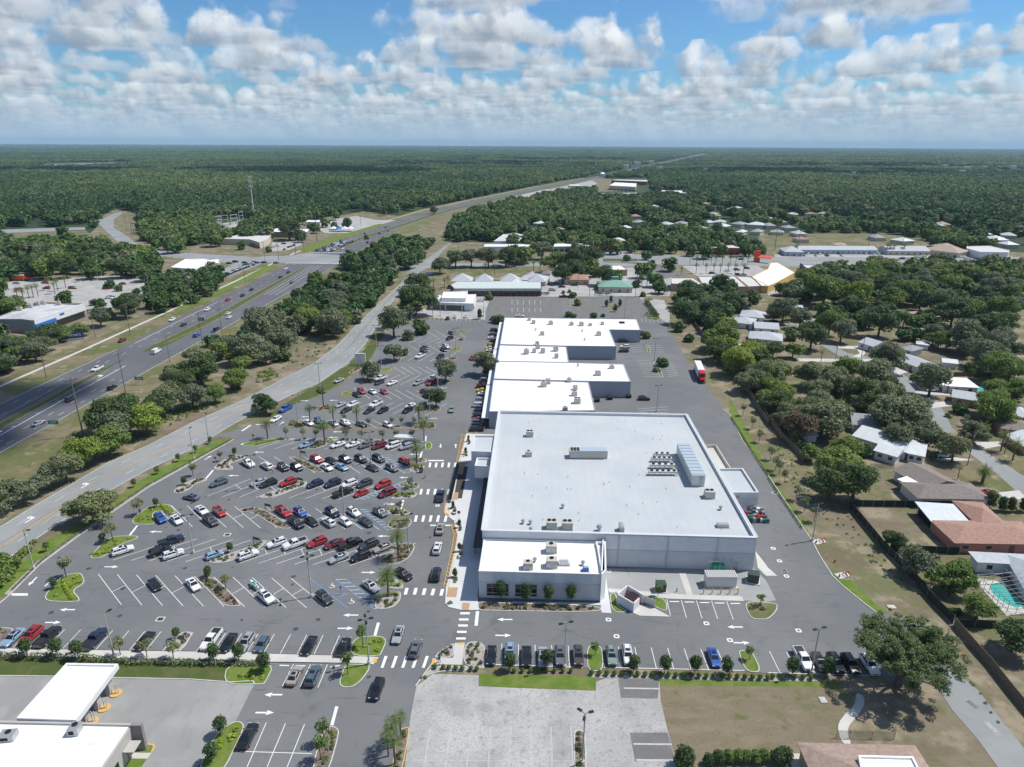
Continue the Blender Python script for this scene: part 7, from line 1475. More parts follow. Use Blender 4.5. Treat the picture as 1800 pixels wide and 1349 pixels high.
for x, y, w, c in ((790, 560, 230, 'dark'), (640, 560, 130, 'gray'), (310, 660, 210, 'dark'), (520, 620, 180, 'gray'), (160, 650, 100, 'dark'), (180, 760, 130, 'green'), (40, 760, 130, 'dark'), (840, 790, 230, 'gray'), (1300, 490, 230, 'dark'), (1380, 650, 250, 'gray'), (1200, 690, 150, 'green'), (1030, 640, 120, 'dark'), (950, 650, 110, 'green'), (560, 890, 190, 'green'), (300, 920, 210, 'gray'), (70, 920, 200, 'green'), (1150, 960, 260, 'gray'), (1600, 870, 230, 'green'), (1700, 900, 180, 'green'), (1500, 780, 220, 'gray'), (1620, 720, 190, 'gray'), (1720, 760, 140, 'dark'), (1650, 560, 160, 'green'), (1420, 890, 100, 'gray'), (690, 1060, 260, 'dark'), (850, 1020, 160, 'dark'), (560, 1040, 170, 'gray'), (1560, 1120, 210, 'green'), (1620, 1180, 180, 'green'), (1570, 1030, 160, 'green'), (1340, 1160, 95, 'green'), (1740, 1230, 70, 'dark'), (1590, 640, 110, 'green'), (100, 1080, 170, 'green'), (1450, 1330, 170, 'gray'), (1270, 1210, 60, 'brown'), (1735, 1030, 120, 'green'), (480, 520, 110, 'green'), (430, 950, 60, 'dark'), (1090, 560, 110, 'gray')): tree_px('C4', x, y, w, c, Z5)
for x, y, w, c in ((480, 440, 310, 'green'), (600, 540, 300, 'dark'), (430, 560, 260, 'dark'), (330, 330, 10, 'green'), (285, 350, 130, 'green'), (540, 315, 190, 'green'), (225, 290, 110, 'gray'), (215, 175, 230, 'brown'), (380, 120, 330, 'gray'), (290, 60, 220, 'gray'), (870, 90, 350, 'gray'), (1000, 60, 220, 'gray'), (1080, 240, 220, 'gray'), (880, 245, 190, 'gray'), (1270, 320, 210, 'thin'), (860, 955, 150, 'dark'), (1020, 1090, 240, 'gray'), (1270, 1190, 250, 'green'), (580, 130, 80, 'green'), (1310, 50, 100, 'green'), (1530, 60, 250, 'green'), (560, 680, 80, 'green'), (670, 350, 90, 'dark'), (150, 60, 160, 'dark'), (800, 160, 150, 'gray')):
    if w > 20: tree_px('B4', x, y, w, c, 'behind the long screen fence', .85 if w > 300 else 1.0)
for x, y, w, c in ((1440, 250, 210, 'green'), (1690, 440, 290, 'dark'), (1280, 260, 90, 'green'), (1250, 110, 170, 'dark')): tree_px('A4', x, y, w, c, 'in the back gardens at the right edge', .9)
fill('C4 -20,480 300,500 700,470 1000,500 1300,620 1785,640 1785,980 1500,930 1250,760 1150,720 900,600 700,640 560,680 300,640 100,660', 15, (9, 15), ['dark', 'gray', 'green', 'gray'], 'among the upper gardens'); fill('C4 0,880 260,900 460,960 700,980 900,1040 1100,1250 1160,1349 700,1349 0,1280', 13, (9, 15), ['gray', 'gray', 'dark', 'green'], 'among the middle gardens'); fill('C4 1330,980 1785,1050 1785,1240 1500,1250 1450,1150', 13, (8, 12), ['green', 'dark', 'gray'], 'among the right gardens')
fill('C3 1300,560 1500,540 1785,560 1785,620 1500,640 1400,620', 12, (8, 12), ['gray', 'bright', 'dark'], 'among the first gardens'); fill('C3 1380,750 1500,720 1785,780 1785,1200 1700,1150 1560,930 1450,820', 10.5, (8, 13), ['bright', 'green', 'gray', 'dark'], 'inside the fence beside the red truck')
fill('P 900,428 1060,441 1330,440 1330,428 1100,430 900,418', 18, (11, 16), ['dark', 'green', 'gray'], 'behind the avenue shops')
HXY = np.array([(o.location.x, o.location.y) for o in COL.objects if o.get('category') in ('house', 'shed')])
STR_ = [pts(s_) for s_ in ('C4 360,735 450,740 560,800 760,840 1000,980 1180,1120 1300,1349 1160,1349 1060,1200 900,1060 700,920 540,845', 'C4 460,735 700,745 700,860 460,860')]
TREES = [t for t in TREES if 'gardens' not in t[5] or t[5] == Z5 or (not (((np.abs(HXY[:, 0]-t[0]) < 8) & (HXY[:, 1]-t[1] > -7) & (HXY[:, 1]-t[1] < 11)).any()) and not any(inpoly([t[0]], [t[1]], P_)[0] for P_ in STR_))]
# left side of the highway
Z6 = 'around the car parks left of the highway'
fill('C1 -60,720 0,680 200,690 400,640 590,590 640,600 560,640 440,680 300,740 240,810 100,850 -60,930', 8.5, (9, 13), ['dark', 'green', 'dark', 'gray'], Z6, .8)
for x, y, w, c in ((690, 530, 150, 'gray'), (760, 500, 110, 'green'), (860, 450, 180, 'dark'), (920, 430, 150, 'gray'), (445, 395, 110, 'green'), (765, 300, 80, 'green'), (825, 330, 60, 'bright'), (650, 430, 60, 'dark'), (700, 430, 70, 'green'), (90, 470, 190, 'green'), (950, 350, 60, 'gray'), (20, 480, 120, 'dark')): tree_px('C1', x, y, w, c, Z6)
fill('C1 1000,330 1180,260 1500,200 1545,260 1500,330 1350,400 1200,450 1080,490 1010,440', 8.5, (8, 12), ['green', 'dark', 'gray', 'green'], 'in the belt of trees along the highway sidewalk')
fill('C1 -60,40 200,20 500,30 780,40 900,80 960,120 1100,110 1110,200 1100,260 820,250 500,240 200,255 -60,240', 14, (12, 18), ['green', 'dark', 'dark', 'gray'], 'in the wood behind the left car parks')
for x, y, w, c in ((1500, 700, 130, 'gray'), (1350, 690, 120, 'green'), (1200, 720, 130, 'gray'), (1700, 755, 70, 'dark'), (1100, 730, 110, 'dark')): tree_px('D1', x, y, w, c, Z6)
for x, y, w, c in ((640, 600, 80, 'dark'), (550, 620, 60, 'dark'), (310, 700, 80, 'dark'), (85, 785, 50, 'dark'), (480, 600, 70, 'green'), (400, 630, 90, 'green'), (775, 700, 40, 'green'), (70, 660, 120, 'dark'), (230, 640, 160, 'dark')): tree_px('D2', x, y, w, c, 'around the stores beyond the junction')
def tree_label(w, col, zone, far):
    size = 'broad' if w > 15 else 'medium' if w > 9 else 'small'
    cn = {'gray': 'grey-green', 'dark': 'dark green', 'green': 'mid green', 'bright': 'bright green', 'brown': 'reddish-brown', 'thin': 'sparse yellow-green'}[col]
    return '%s %s tree %s' % (size, cn, zone)
TREES.sort(key=lambda t: -t[2]/t[1]); LEFT = TREES[288:]; TREES = TREES[:288]
cnt = {}
for t in TREES: k = tree_label(t[2], t[4], t[5], 0); cnt[k] = cnt.get(k, 0)+1
seen = {}
for i, (x, y, w, hf, col, zone) in enumerate(sorted(TREES, key=lambda t: proj(t[0], t[1])[0])):
    lb = tree_label(w, col, zone, 0); wood = ' in the ' in (' '+zone) and ('wood' in zone or 'grove' in zone or 'belt' in zone)
    seen[lb] = seen.get(lb, 0)+1
    if cnt[lb] > 1: lb2 = lb+', %s from left' % ordn(seen[lb])
    else: lb2 = lb
    if len(lb2.split()) > 16: lb2 = lb2.replace(', ', ' ').replace(' such from the left', ' from left')
    pxw = w/y*1200; tier = 'hi' if pxw > 42 else 'mid' if pxw > 20 else 'lo'
    place(random.choice(TR[tier]), (x, y, -.05), random.uniform(0, 6.28), (w, w, w*hf), lb2, 'trees '+zone, mats={'crown': LM[col]})
# the big live oak by the end of the parking row
def big_oak():
    rg = np.random.default_rng(99); rp = random.Random(5); o = G(px('A4', 880, 790)); root = empty('live_oak', 'huge spreading oak with open sunlit limbs at the bottom right end of the parking row', 'tree', (o.x, o.y, 0))
    b = MB(); tips = []
    def limb(p, d, r, depth, L):
        p = Vector(p); d = Vector(d).normalized(); n = 3
        for k in range(n):
            d = (d+Vector((rp.uniform(-.28, .28), rp.uniform(-.28, .28), rp.uniform(-.12, .16)))).normalized(); q = p+d*L/n; r2 = r*.82; b.cyl(p, q, r, r2, n=7, caps=False); p = q; r = r2
            if depth < 3 and k > 0: limb(p, d+Vector((rp.uniform(-1, 1), rp.uniform(-1, 1), rp.uniform(-.1, .5))), r*.65, depth+1, L*.62)
            if depth >= 2: tips.append((p.x, p.y, p.z))
        if depth < 3: limb(p, d+Vector((rp.uniform(-.5, .5), rp.uniform(-.5, .5), .15)), r*.85, depth+1, L*.7)
        else: tips.append((p.x, p.y, p.z))
    b.cyl((0, 0, 0), (.2, .1, 2.4), .75, .6, n=10)
    for a in (10, 60, 115, 165, 215, 270, 320): limb((.2, .1, 2.2), (math.cos(math.radians(a)), math.sin(math.radians(a)), rp.uniform(.35, .8)), .34, 0, 4.3)
    b.build('trunk', BARK, root)
    T = np.array(tips); ctr_ = T.mean(0); T[:, 0] = np.clip(T[:, 0], -9.5, 9.5)
    T = T[rg.permutation(len(T))[:330]]; T = np.concatenate([T, np.array([ctr_+np.array([math.cos(t_)*q_*8.8, math.sin(t_)*q_*8.2, rg.uniform(-1.5, 2.8)*(1-q_*.5)]) for t_, q_ in zip(rg.uniform(0, 6.28, 190), np.sqrt(rg.uniform(.05, 1, 190)))])]); R_ = rg.uniform(.45, 1.1, len(T)); V = leaves(T+np.array([0, 0, .3]), R_, 62000, .12, rg, .7)
    cr = bpy.data.objects.new('crown', mesh_from_quads('crown', V, LM['oak'])); COL.objects.link(cr); cr.parent = root
    return T
OT = big_oak()
# palms -----------------------------------------------------------------------
def make_palm(seed, kind):
    rp = random.Random(seed); root = empty('palm_tree', 'x', 'palm'); th = {'phoenix': 4.2, 'date': 6.0, 'sabal': 6.0}[kind]; tr = {'phoenix': .45, 'date': .22, 'sabal': .17}[kind]
    b = MB(); b.cyl((0, 0, 0), (0, 0, th), tr*1.1, tr, n=9); b.cyl((0, 0, th-.7), (0, 0, th+.2), tr*1.0, tr*1.9, n=9); b.build('trunk', BARKP, root)
    Q = []; nf = {'phoenix': 52, 'date': 38, 'sabal': 24}[kind]; L = {'phoenix': 2.9, 'date': 2.9, 'sabal': 1.95}[kind]
    for i in range(nf):
        az = i*2.39996+rp.uniform(-.2, .2); el = math.radians(75-100*(i/nf)**.8+rp.uniform(-6, 6)); p = Vector((0, 0, th)); seg_n = 7; d = Vector((math.cos(az)*math.cos(el), math.sin(az)*math.cos(el), math.sin(el)))
        for k in range(seg_n):
            d = (d+Vector((0, 0, -.17 if kind != 'sabal' else -.12))).normalized(); q = p+d*L/seg_n; side = d.cross(Vector((0, 0, 1))).normalized(); upv = side.cross(d); ww = L*(.17 if kind != 'sabal' else .30)*math.sin(math.pi*min(1, (k+1.2)/(seg_n+.6)))
            if kind == 'sabal' and k < 2: ww *= .1
            for s in (-1, 1):
                for j in range(2):
                    u0 = p.lerp(q, j*.5); u1 = p.lerp(q, j*.5+.30); tip = u1+side*s*ww+d*ww*.5-upv*ww*.45
                    Q += [tuple(u0), tuple(u1), tuple(tip+d*.03), tuple(tip)]
            p = q
    cr = bpy.data.objects.new('crown', mesh_from_quads('crown', np.array(Q), LM['palm'])); COL.objects.link(cr); cr.parent = root; return register(root)
PL = {k: [make_palm(s, k) for s in sd_] for k, sd_ in (('phoenix', (1,)), ('date', (2, 3)), ('sabal', (4, 5)))}
PALMS = [('A2', 900, 190, 'date', .95, 'in the front island with lime hedges'), ('B2', 965, 1085, 'date', 1.0, 'in the purple planted island by the drive'), ('B2', 1090, 455, 'date', .95, 'in the island end by the top crossing'), ('B2', 1140, 290, 'date', 1.05, 'beside the green island at the main drive'),
 ('B2', 465, 300, 'date', 1.05, 'in the narrow bed before the single row'), ('B2', 80, 275, 'date', .9, 'in the green bed at the lot entrance'), ('C2', 380, 1300, 'sabal', 1.0, 'in the yellow-kerbed bed, first dark one'), ('C2', 543, 1310, 'sabal', 1.05, 'in the yellow-kerbed bed, second dark one'), ('C2', 708, 1315, 'sabal', 1.05, 'in the yellow-kerbed bed, third dark one'), ('C2', 1138, 1285, 'date', .95, 'at the right end of the yellow-kerbed bed'), ('C2', 472, 1175, 'sabal', 1.15, 'in the small mulch island of the old lot'),
 ('A2', 930, 1215, 'sabal', .8, 'on the yellow-kerbed median, farthest'), ('A2', 985, 1160, 'sabal', .75, 'on the yellow-kerbed median, right'), ('A2', 945, 1330, 'sabal', .85, 'on the yellow-kerbed median, nearest'), ('A2', 900, 1275, 'sabal', .7, 'on the yellow-kerbed median, left'),
 ('B4', 1450, 575, 'phoenix', .9, 'in the ringed bed beside the brown-roofed house'), ('B4', 1575, 360, 'date', .95, 'across the street, dark one'), ('B4', 1655, 425, 'date', .95, 'across the street, feathery bright one'), ('B4', 1440, 270, 'phoenix', .95, 'silvery beside the curving street'), ('B4', 1283, 550, 'sabal', .6, 'small one on the brown lawn'), ('B4', 1330, 190, 'sabal', .6, 'small one on the bare lawn'),
 ('C4', 940, 615, 'date', 1.2, 'tall one before the tan-roofed house'), ('C4', 735, 860, 'phoenix', .8, 'beside the drive loop'), ('C4', 368, 860, 'sabal', .8, 'by the side street corner'), ('C4', 420, 600, 'sabal', 1.0, 'near the upper driveway'), ('C4', 460, 570, 'sabal', 1.0, 'behind the upper driveway'), ('C3', 1180, 255, 'sabal', .9, 'alone in the patched plaza lot'),
 ('C2', 1600, 240, 'sabal', 1.1, 'behind the brick mall, left'), ('C2', 1665, 250, 'sabal', 1.1, 'behind the brick mall, right'), ('C2', 1340, 340, 'sabal', 1.1, 'at the left end of the brick mall'), ('C2', 1240, 360, 'sabal', 1.1, 'beside the white bank roof, right'), ('C2', 1315, 350, 'sabal', 1.0, 'beside the white bank roof, left'), ('C3', 150, 225, 'sabal', 1.1, 'beside the pale office, left'), ('C3', 195, 225, 'sabal', 1.1, 'beside the pale office, right'),
 ('C3', 905, 330, 'sabal', 1.1, 'by the rear lane end, left'), ('C3', 940, 330, 'sabal', 1.1, 'by the rear lane end, right')]
for i, (x, y) in enumerate(((60, 360), (130, 440), (170, 445), (205, 420), (235, 410), (268, 405), (345, 360), (385, 385), (405, 365), (460, 345), (600, 290), (640, 290), (690, 290), (580, 300))): PALMS.append(('C1', x, y, 'sabal', 1.15, 'in the left car park, %s from the left' % ordn(i+1)))
k = 0
for yy, xs_ in ((965, range(1300, 1680, 55)), (905, range(1300, 1700, 45))):
    for x in xs_: k += 1; PALMS.append(('D3', x+random.randint(-8, 8), yy, 'sabal', 1.05, 'tall slim one of the plaza car park rows, number %s' % ordn(k) if False else 'tall slim one in the plaza car park, %s' % (('front row, ' if yy == 965 else 'back row, ')+ordn((x-1300)//(55 if yy == 965 else 45)+1)+' from left')))
for x in (830, 850, 880, 200, 950): PALMS.append(('D4', x, 830, 'sabal', 1.4, 'by the avenue shops'))
for fr, x, y, kd, s, lb in PALMS:
    g = G(px(fr, x, y)); place(random.choice(PL[kd]), (g.x, g.y, .1), random.uniform(0, 6.28), s, '%s palm %s' % ({'phoenix': 'stout date', 'date': 'feathery', 'sabal': 'cabbage'}[kd], lb), 'palms', mats={'crown': LM['palm']})
# round young trees, saplings, shrubs ------------------------------------------
def make_small(name, cat, seed, n, size, npf, h0, hh, trunk, colm, shape='round', pr=(.16, .26)):
    root = empty(name, 'x', cat); V, C = crown_data(seed, n, size, npf, h0, hh, shape, pr); cr = bpy.data.objects.new('crown', mesh_from_quads('crown', V, LM[colm])); COL.objects.link(cr); cr.parent = root
    b = MB(); b.cyl((0, 0, 0), (0, 0, h0+hh*.5), .03, .02, n=6); b.build('trunk', BARK, root); return register(root)
LOLLI = [make_small('young_tree', 'young tree', 21+i, 1500, .05, 16, .35, 1.15, 0, 'dark', 'round', (.26, .38)) for i in range(2)]
SAP = [make_small('sapling', 'sapling', 31+i, 420, .045, 12, .6, .75, 0, 'thin', 'round', (.14, .24)) for i in range(2)]
CONE = [make_small('conical_shrub', 'shrub', 41, 1800, .05, 20, .05, 1.45, 0, 'dark', 'cone', (.2, .3))]
TOP = [make_small('clipped_shrub', 'shrub', 51, 2200, .05, 18, .0, 1.05, 0, 'dark', 'round', (.3, .4))]
def many(lst, fr, pl, w, desc, group, col='dark', cat=None, hf=1.0):
    tot = len(pl); pl = sorted(pl)
    for i, p in enumerate(pl):
        g = G(px(fr, p[0], p[1])); ww = p[2] if len(p) > 2 else w; place(random.choice(lst), (g.x, g.y, .1), random.uniform(0, 6.28), (ww, ww, ww*hf), desc+(', %s from the left' % ordn(i+1) if tot > 1 else ''), group, cat, mats={'crown': LM[col]})
many(LOLLI, 'A1', [(188, 600), (395, 600), (535, 610), (1455, 625), (1625, 625)], 2.5, 'dark round young tree along the long white sidewalk', 'round young trees by the sidewalk', 'dark')
many(LOLLI, 'A1', [(1205, 478), (1412, 68)], 1.6, 'small dark young tree in a lot planting island', 'small young trees in islands')
many(SAP, 'A1', [(820, 590), (1000, 600), (1180, 610)], 3.0, 'thin pale sapling along the long white sidewalk', 'pale saplings by the sidewalk', 'thin')
many(LOLLI, 'A1', [(1500, 1130), (1440, 1310)], 2.3, 'dark round young tree in the narrow lower median', 'young trees in the lower median')
many(LOLLI, 'A2', [(55, 700)], 2.6, 'dark round young tree at the right end of the sidewalk grass', 'young trees at the sidewalk end')
many(SAP, 'A2', [(728, 530), (625, 720), (465, 1180), (440, 1300)], 3.0, 'slender sapling in the lower lot islands', 'saplings in the lower islands', 'green', hf=1.2)
many(LOLLI, 'A2', [(1665, 215)], 2.4, 'dark young tree before the left shop window', 'young trees before the corner shop', hf=1.2)
many(LOLLI, 'A3', [(92, 230), (245, 238), (400, 240)], 2.4, 'dark young tree before the corner shop wall', 'young trees before the corner shop', hf=1.2)
many(LOLLI, 'A3', [(238, 680), (822, 705), (1035, 715), (1240, 722), (1455, 722)], 2.5, 'dark round young tree in the hedge row below the parking row', 'round young trees in the hedge row')
many(LOLLI, 'A4', [(162, 725), (405, 728)], 2.5, 'dark round young tree near the white pickup row', 'round young trees in the hedge row')
many(LOLLI, 'A2', [(1722, 690)], 2.5, 'dark round young tree at the left end of the hedge row', 'round young trees in the hedge row')
many(SAP, 'A3', [(565, 590), (1612, 620), (990, 190), (1685, 255)], 2.2, 'small sapling on a lawn island below the store', 'saplings on lawn islands', 'green')
many(SAP, 'B1', [(450, 1215, 4.0), (765, 965, 3.6), (950, 790, 3.6), (1310, 530, 3.2), (1495, 430, 2.6), (1530, 1290, 2.6)], 3, 'pale leafy sapling in a lot island', 'saplings in the lot islands', 'thin', hf=.95)
many(LOLLI, 'B1', [(370, 1290), (700, 985), (1062, 740), (1248, 590), (1590, 390), (1410, 1210), (1560, 1045)], 1.7, 'small dark young tree in a lot island', 'small young trees in islands')
many(LOLLI, 'B1', [(130, 1150), (318, 1040), (782, 690), (910, 605), (1068, 515), (1208, 430), (1327, 370), (1425, 310)], 1.6, 'small dark young tree on the bright green roadside strip', 'small young trees on the green strip', 'green')
many(SAP, 'B2', [(205, 275), (320, 280), (408, 285), (610, 285), (715, 290), (860, 290), (950, 290), (1055, 290)], 2.9, 'pale sapling in the narrow bed row', 'saplings in the narrow bed', 'thin')
many(SAP, 'B2', [(975, 775), (1045, 610), (765, 195), (920, 190), (985, 190), (1070, 190), (600, 165)], 2.4, 'leafy sapling in the right-hand island ends', 'saplings in island ends', 'gray')
many(LOLLI, 'E1', [(325, 430), (290, 595), (125, 1310)], 1.0, 'small dark shrub tree in the store-front beds', 'shrub trees at the store front', hf=1.5)
many(LOLLI, 'E2', [(210, 215), (205, 530), (145, 865)], 1.0, 'small dark shrub tree in the lower store-front beds', 'shrub trees at the store front', hf=1.5)
many(SAP, 'B4', [(15, 420), (50, 490), (75, 520), (110, 580), (190, 690), (245, 770), (310, 840), (-60, 300), (-110, 210), (-170, 120)], 3.0, 'thin sapling on the green strip by the rear lane', 'saplings by the rear lane', 'gray', hf=1.1)
many(CONE, 'B4', [(1500, 745, 3.6), (1580, 765, 3.0), (1640, 770, 3.0), (1725, 770, 3.0)], 3.0, 'dark clipped conical shrub beside the pink house', 'clipped conical shrubs')
many(TOP, 'B4', [(1110, 420, 2.6), (655, 385, 3.5)], 3, 'dense dark shrub by the pale metal-roofed house', 'dense shrubs')
many(CONE, 'C2', [(1560, 560, 4.0), (1510, 500, 2.6)], 3, 'dark clipped shrub at the bank forecourt', 'clipped shrubs at the bank')
many(CONE, 'C3', [(690, 445, 3.0), (658, 475, 3.0), (752, 475, 3.2), (720, 510, 3.2)], 3, 'dark bushy shrub in the diamond island of the rear car park', 'shrubs in the rear car park')
many(TOP, 'A3', [(1165, 1345, 3.4), (1330, 1330, 1.8), (1400, 1320, 2.2)], 3, 'dark round bush at the bottom edge', 'bushes at the bottom edge'); many(TOP, 'A4', [(60, 1320, 2.4), (110, 1310, 2.6), (350, 1345, 2.4)], 2, 'dark bush beside the lower right roof', 'bushes by the lower right roof')
many(TOP, 'A3', [(1470+i*60, 1310+random.randint(-12, 12)) for i in range(5)], 2.0, 'rounded hedge bush in the row above the bottom right roof', 'hedge bushes by the lower right roof', 'green')
# small shrubs one can count: the hedge row below the parking row
sh = TOP[0]; row = [(540+i*52, 722+i*1.4) for i in range(24)]
many(TOP, 'A3', row, .95, 'low shrub in the gravel hedge row', 'low shrubs in the gravel hedge row', 'green')
many(TOP, 'A2', [(1215, 682), (1272, 684), (1310, 686), (1358, 688), (1402, 690), (1460, 692), (1500, 693)], .9, 'low shrub below the corner path', 'low shrubs below the corner path', 'green')
many(TOP, 'A3', [(15+i*55, 705) for i in range(8)], .8, 'low shrub behind the left parking row', 'low shrubs behind the left parking row', 'green')
many(TOP, 'A4', [(30, 745), (95, 750), (180, 750), (235, 752), (290, 755), (370, 757)], .9, 'low shrub near the oak in the hedge row', 'low shrubs in the gravel hedge row', 'green')
sheet('gravel_strip', pts('A3 510,712 1739,738 A4 0,738 430,748 430,768 0,762 A3 1739,762 1000,748 600,742 510,735'), .038, 'gravel')
# plants nobody could count: one bed per island
def bed(poly, n, s, cols, name='bed_plants', z=.13, lab=None, inn_=.5, h=.35):
    rg = np.random.default_rng(len(poly)*7+n); xs = np.array([p[0] for p in poly]); ys = np.array([p[1] for p in poly]); P = inset(poly, inn_); x = rg.uniform(xs.min(), xs.max(), n*6); y = rg.uniform(ys.min(), ys.max(), n*6); ok = inpoly(x, y, P); x, y = x[ok][:n], y[ok][:n]
    if len(x) < 2: return
    C = np.stack([x, y, np.full(len(x), z+h*.4)], 1); k = max(1, len(cols))
    for j, c in enumerate(cols):
        Cj = C[j::k]
        if not len(Cj): continue
        V = leaves(Cj, rg.uniform(.7, 1.1, len(Cj))*s, len(Cj)*42, s*.24, rg, .8); o = bpy.data.objects.new(name, mesh_from_quads(name, V, LM[c])); COL.objects.link(o); o['kind'] = 'stuff'
BEDC = {'mulch': ['green', 'purple', 'gray'], 'gravel': ['purple', 'green'], 'grass': [], 'dry': ['green']}
for i, (fm, poly, c, raw) in enumerate(ISL):
    a = abs(area(poly)); dist = c.y
    if fm in ('mulch', 'gravel'): n = int(min(150, a/(1.1 if dist < 200 else 2.2))); bed(poly, n, .42 if dist < 200 else .55, BEDC[fm] if i % 3 else ['green', 'gray'])
    elif fm == 'grass' and a > 25 and dist < 170 and c.x < -25: bed(poly, int(a/5), .5, ['lime'], inn_=.9)
    elif fm == 'dry': bed(poly, int(a/9), .6, ['green'])
def hedge(spec, w, h, col, name='hedge', z=.1, lab=None, cat='hedge', grp=None, dens=30):
    p = pts(spec); C = []; rg = np.random.default_rng(int(abs(p[0].x*10)))
    for a, b_ in zip(p, p[1:]):
        L = (b_-a).length; n = max(2, int(L/(w*.45)))
        for i in range(n+1): q = a.lerp(b_, i/n); C.append((q.x+rg.normal()*w*.06, q.y+rg.normal()*w*.06, z+h*.5))
    C = np.array(C); V = leaves(C, np.full(len(C), w*.5), len(C)*dens, w*.11, rg, h/w)
    o = bpy.data.objects.new(name, mesh_from_quads(name, V, LM[col])); COL.objects.link(o); tag(o, lab, cat, grp)
for s, lb in (('A2 835,88 870,115 975,118 985,100', 'lime hedge in the upper half of the front island, under the palm'), ('A2 828,212 905,175 965,178', 'lime hedge in the lower half of the front island'), ('B2 1045,472 1075,460 1135,460', 'lime hedge in the island below the top crossing'), ('B2 1048,415 1075,430 1145,430', 'lime hedge in the island above the top crossing'), ('B2 1000,585 1030,608 1088,606', 'lime hedge in the middle upper island end'), ('B2 930,668 965,655 1065,648', 'lime hedge in the middle lower island end'), ('B2 900,755 940,782 1030,780', 'lime hedge in the third upper island end'), ('B2 900,852 940,832 1030,830', 'lime hedge in the third lower island end'), ('B1 1090,725 1130,770 1170,800', 'lime hedge curving on the grassy left island'), ('B1 620,1062 760,1048', 'lime hedge along the left grassy island'), ('A1 440,120 460,160 490,210', 'lime hedge in the bottom left grassy island'), ('A1 560,90 490,120 450,140', 'upper lime hedge in the bottom left grassy island'), ('C2 255,1270 320,1305', 'lime hedge at the left of the yellow-kerbed bed'), ('B2 425,292 520,300', 'lime hedge under the palm of the narrow bed'), ('B2 5,318 90,298 170,280', 'lime hedge in the entrance bed')): hedge(s, .85, .7, 'lime', lab=lb, grp='lime green hedges')
hedge('C3 940,450 965,490 1000,540', 3.2, 2.2, 'dark', lab='dark hedge curving round the rear car park corner'); hedge('C3 945,538 1015,542', 3, 2., 'dark', lab='short dark hedge at the rear car park corner')
hedge('C3 0,392 60,392 140,393', 3, 1.8, 'dark', lab='dark hedge before the old plaza, left end', grp='plaza hedges'); hedge('C3 190,392 250,392', 3, 1.8, 'dark', lab='dark hedge before the old plaza, second', grp='plaza hedges'); hedge('C3 590,395 680,398', 3, 1.8, 'dark', lab='dark hedge before the green-roofed restaurant', grp='plaza hedges')
hedge('A1 0,605 90,608 160,610', 1.6, 1.2, 'gray', lab='shaggy low hedge behind the sidewalk at the left edge', grp='shaggy hedges'); hedge('A1 220,612 340,615 460,615', 1.6, 1.2, 'gray', lab='shaggy low hedge behind the sidewalk between round trees', grp='shaggy hedges'); hedge('A1 560,620 650,625', 1.6, 1.2, 'green', lab='shaggy low hedge above the bank canopy', grp='shaggy hedges'); hedge('A1 690,630 900,640 1100,645 1400,650 1739,655', 1.5, .9, 'gray', lab='long ragged hedge behind the sidewalk right of the canopy', grp='shaggy hedges')
hedge('B4 0,545 60,640 150,770 230,890', .5, .6, 'dark', lab='row of tiny dark shrubs on the rear lane kerb'); hedge('P 1285,735 1318,790 1350,838', .5, .6, 'dark', lab='farther row of tiny dark shrubs on the rear lane kerb')
hedge('B1 90,1300 290,1100 520,930 760,760 1010,590 1340,410 1560,288', .6, .5, 'gray', lab='line of low plants along the lot side of the green strip')
# scrub on the dry strips
def scrub(spec, n, s, col, h=.5, kind='scrub'):
    poly = pts(spec); bed(poly, n, s, [col], kind, 0, None, .3, h)
scrub('B1 0,760 330,560 700,400 1000,260 1300,120 1500,60 1560,20 1200,60 900,250 600,330 300,480 60,700', 170, .6, 'green'); scrub('C2 0,860 250,700 560,640 800,500 700,560 560,740 400,850 200,950 0,1040', 90, .7, 'green')
scrub('C2 0,950 80,900 150,960 60,1010', 20, 1.0, 'green'); scrub('A4 420,20 900,300 1400,760 1700,1250 1739,1349 1600,1100 1100,500 700,200', 60, .35, 'green', .2)
scrub('B4 0,100 200,400 500,720 700,980 1000,1300 800,1250 500,900 300,760 100,560', 140, .35, 'green', .25)
scrub('B1 60,1120 250,960 240,1010 60,1180', 30, 1.0, 'green'); scrub('B1 -30,1080 60,1060 90,1200 0,1300 -60,1300', 26, 1.6, 'green', 1.2)

for k_ in list(TR):
    for o in TR[k_]:
        if o.name not in USED:
            for c_ in ALLP[o.name]: bpy.data.objects.remove(c_)
            bpy.data.objects.remove(o)
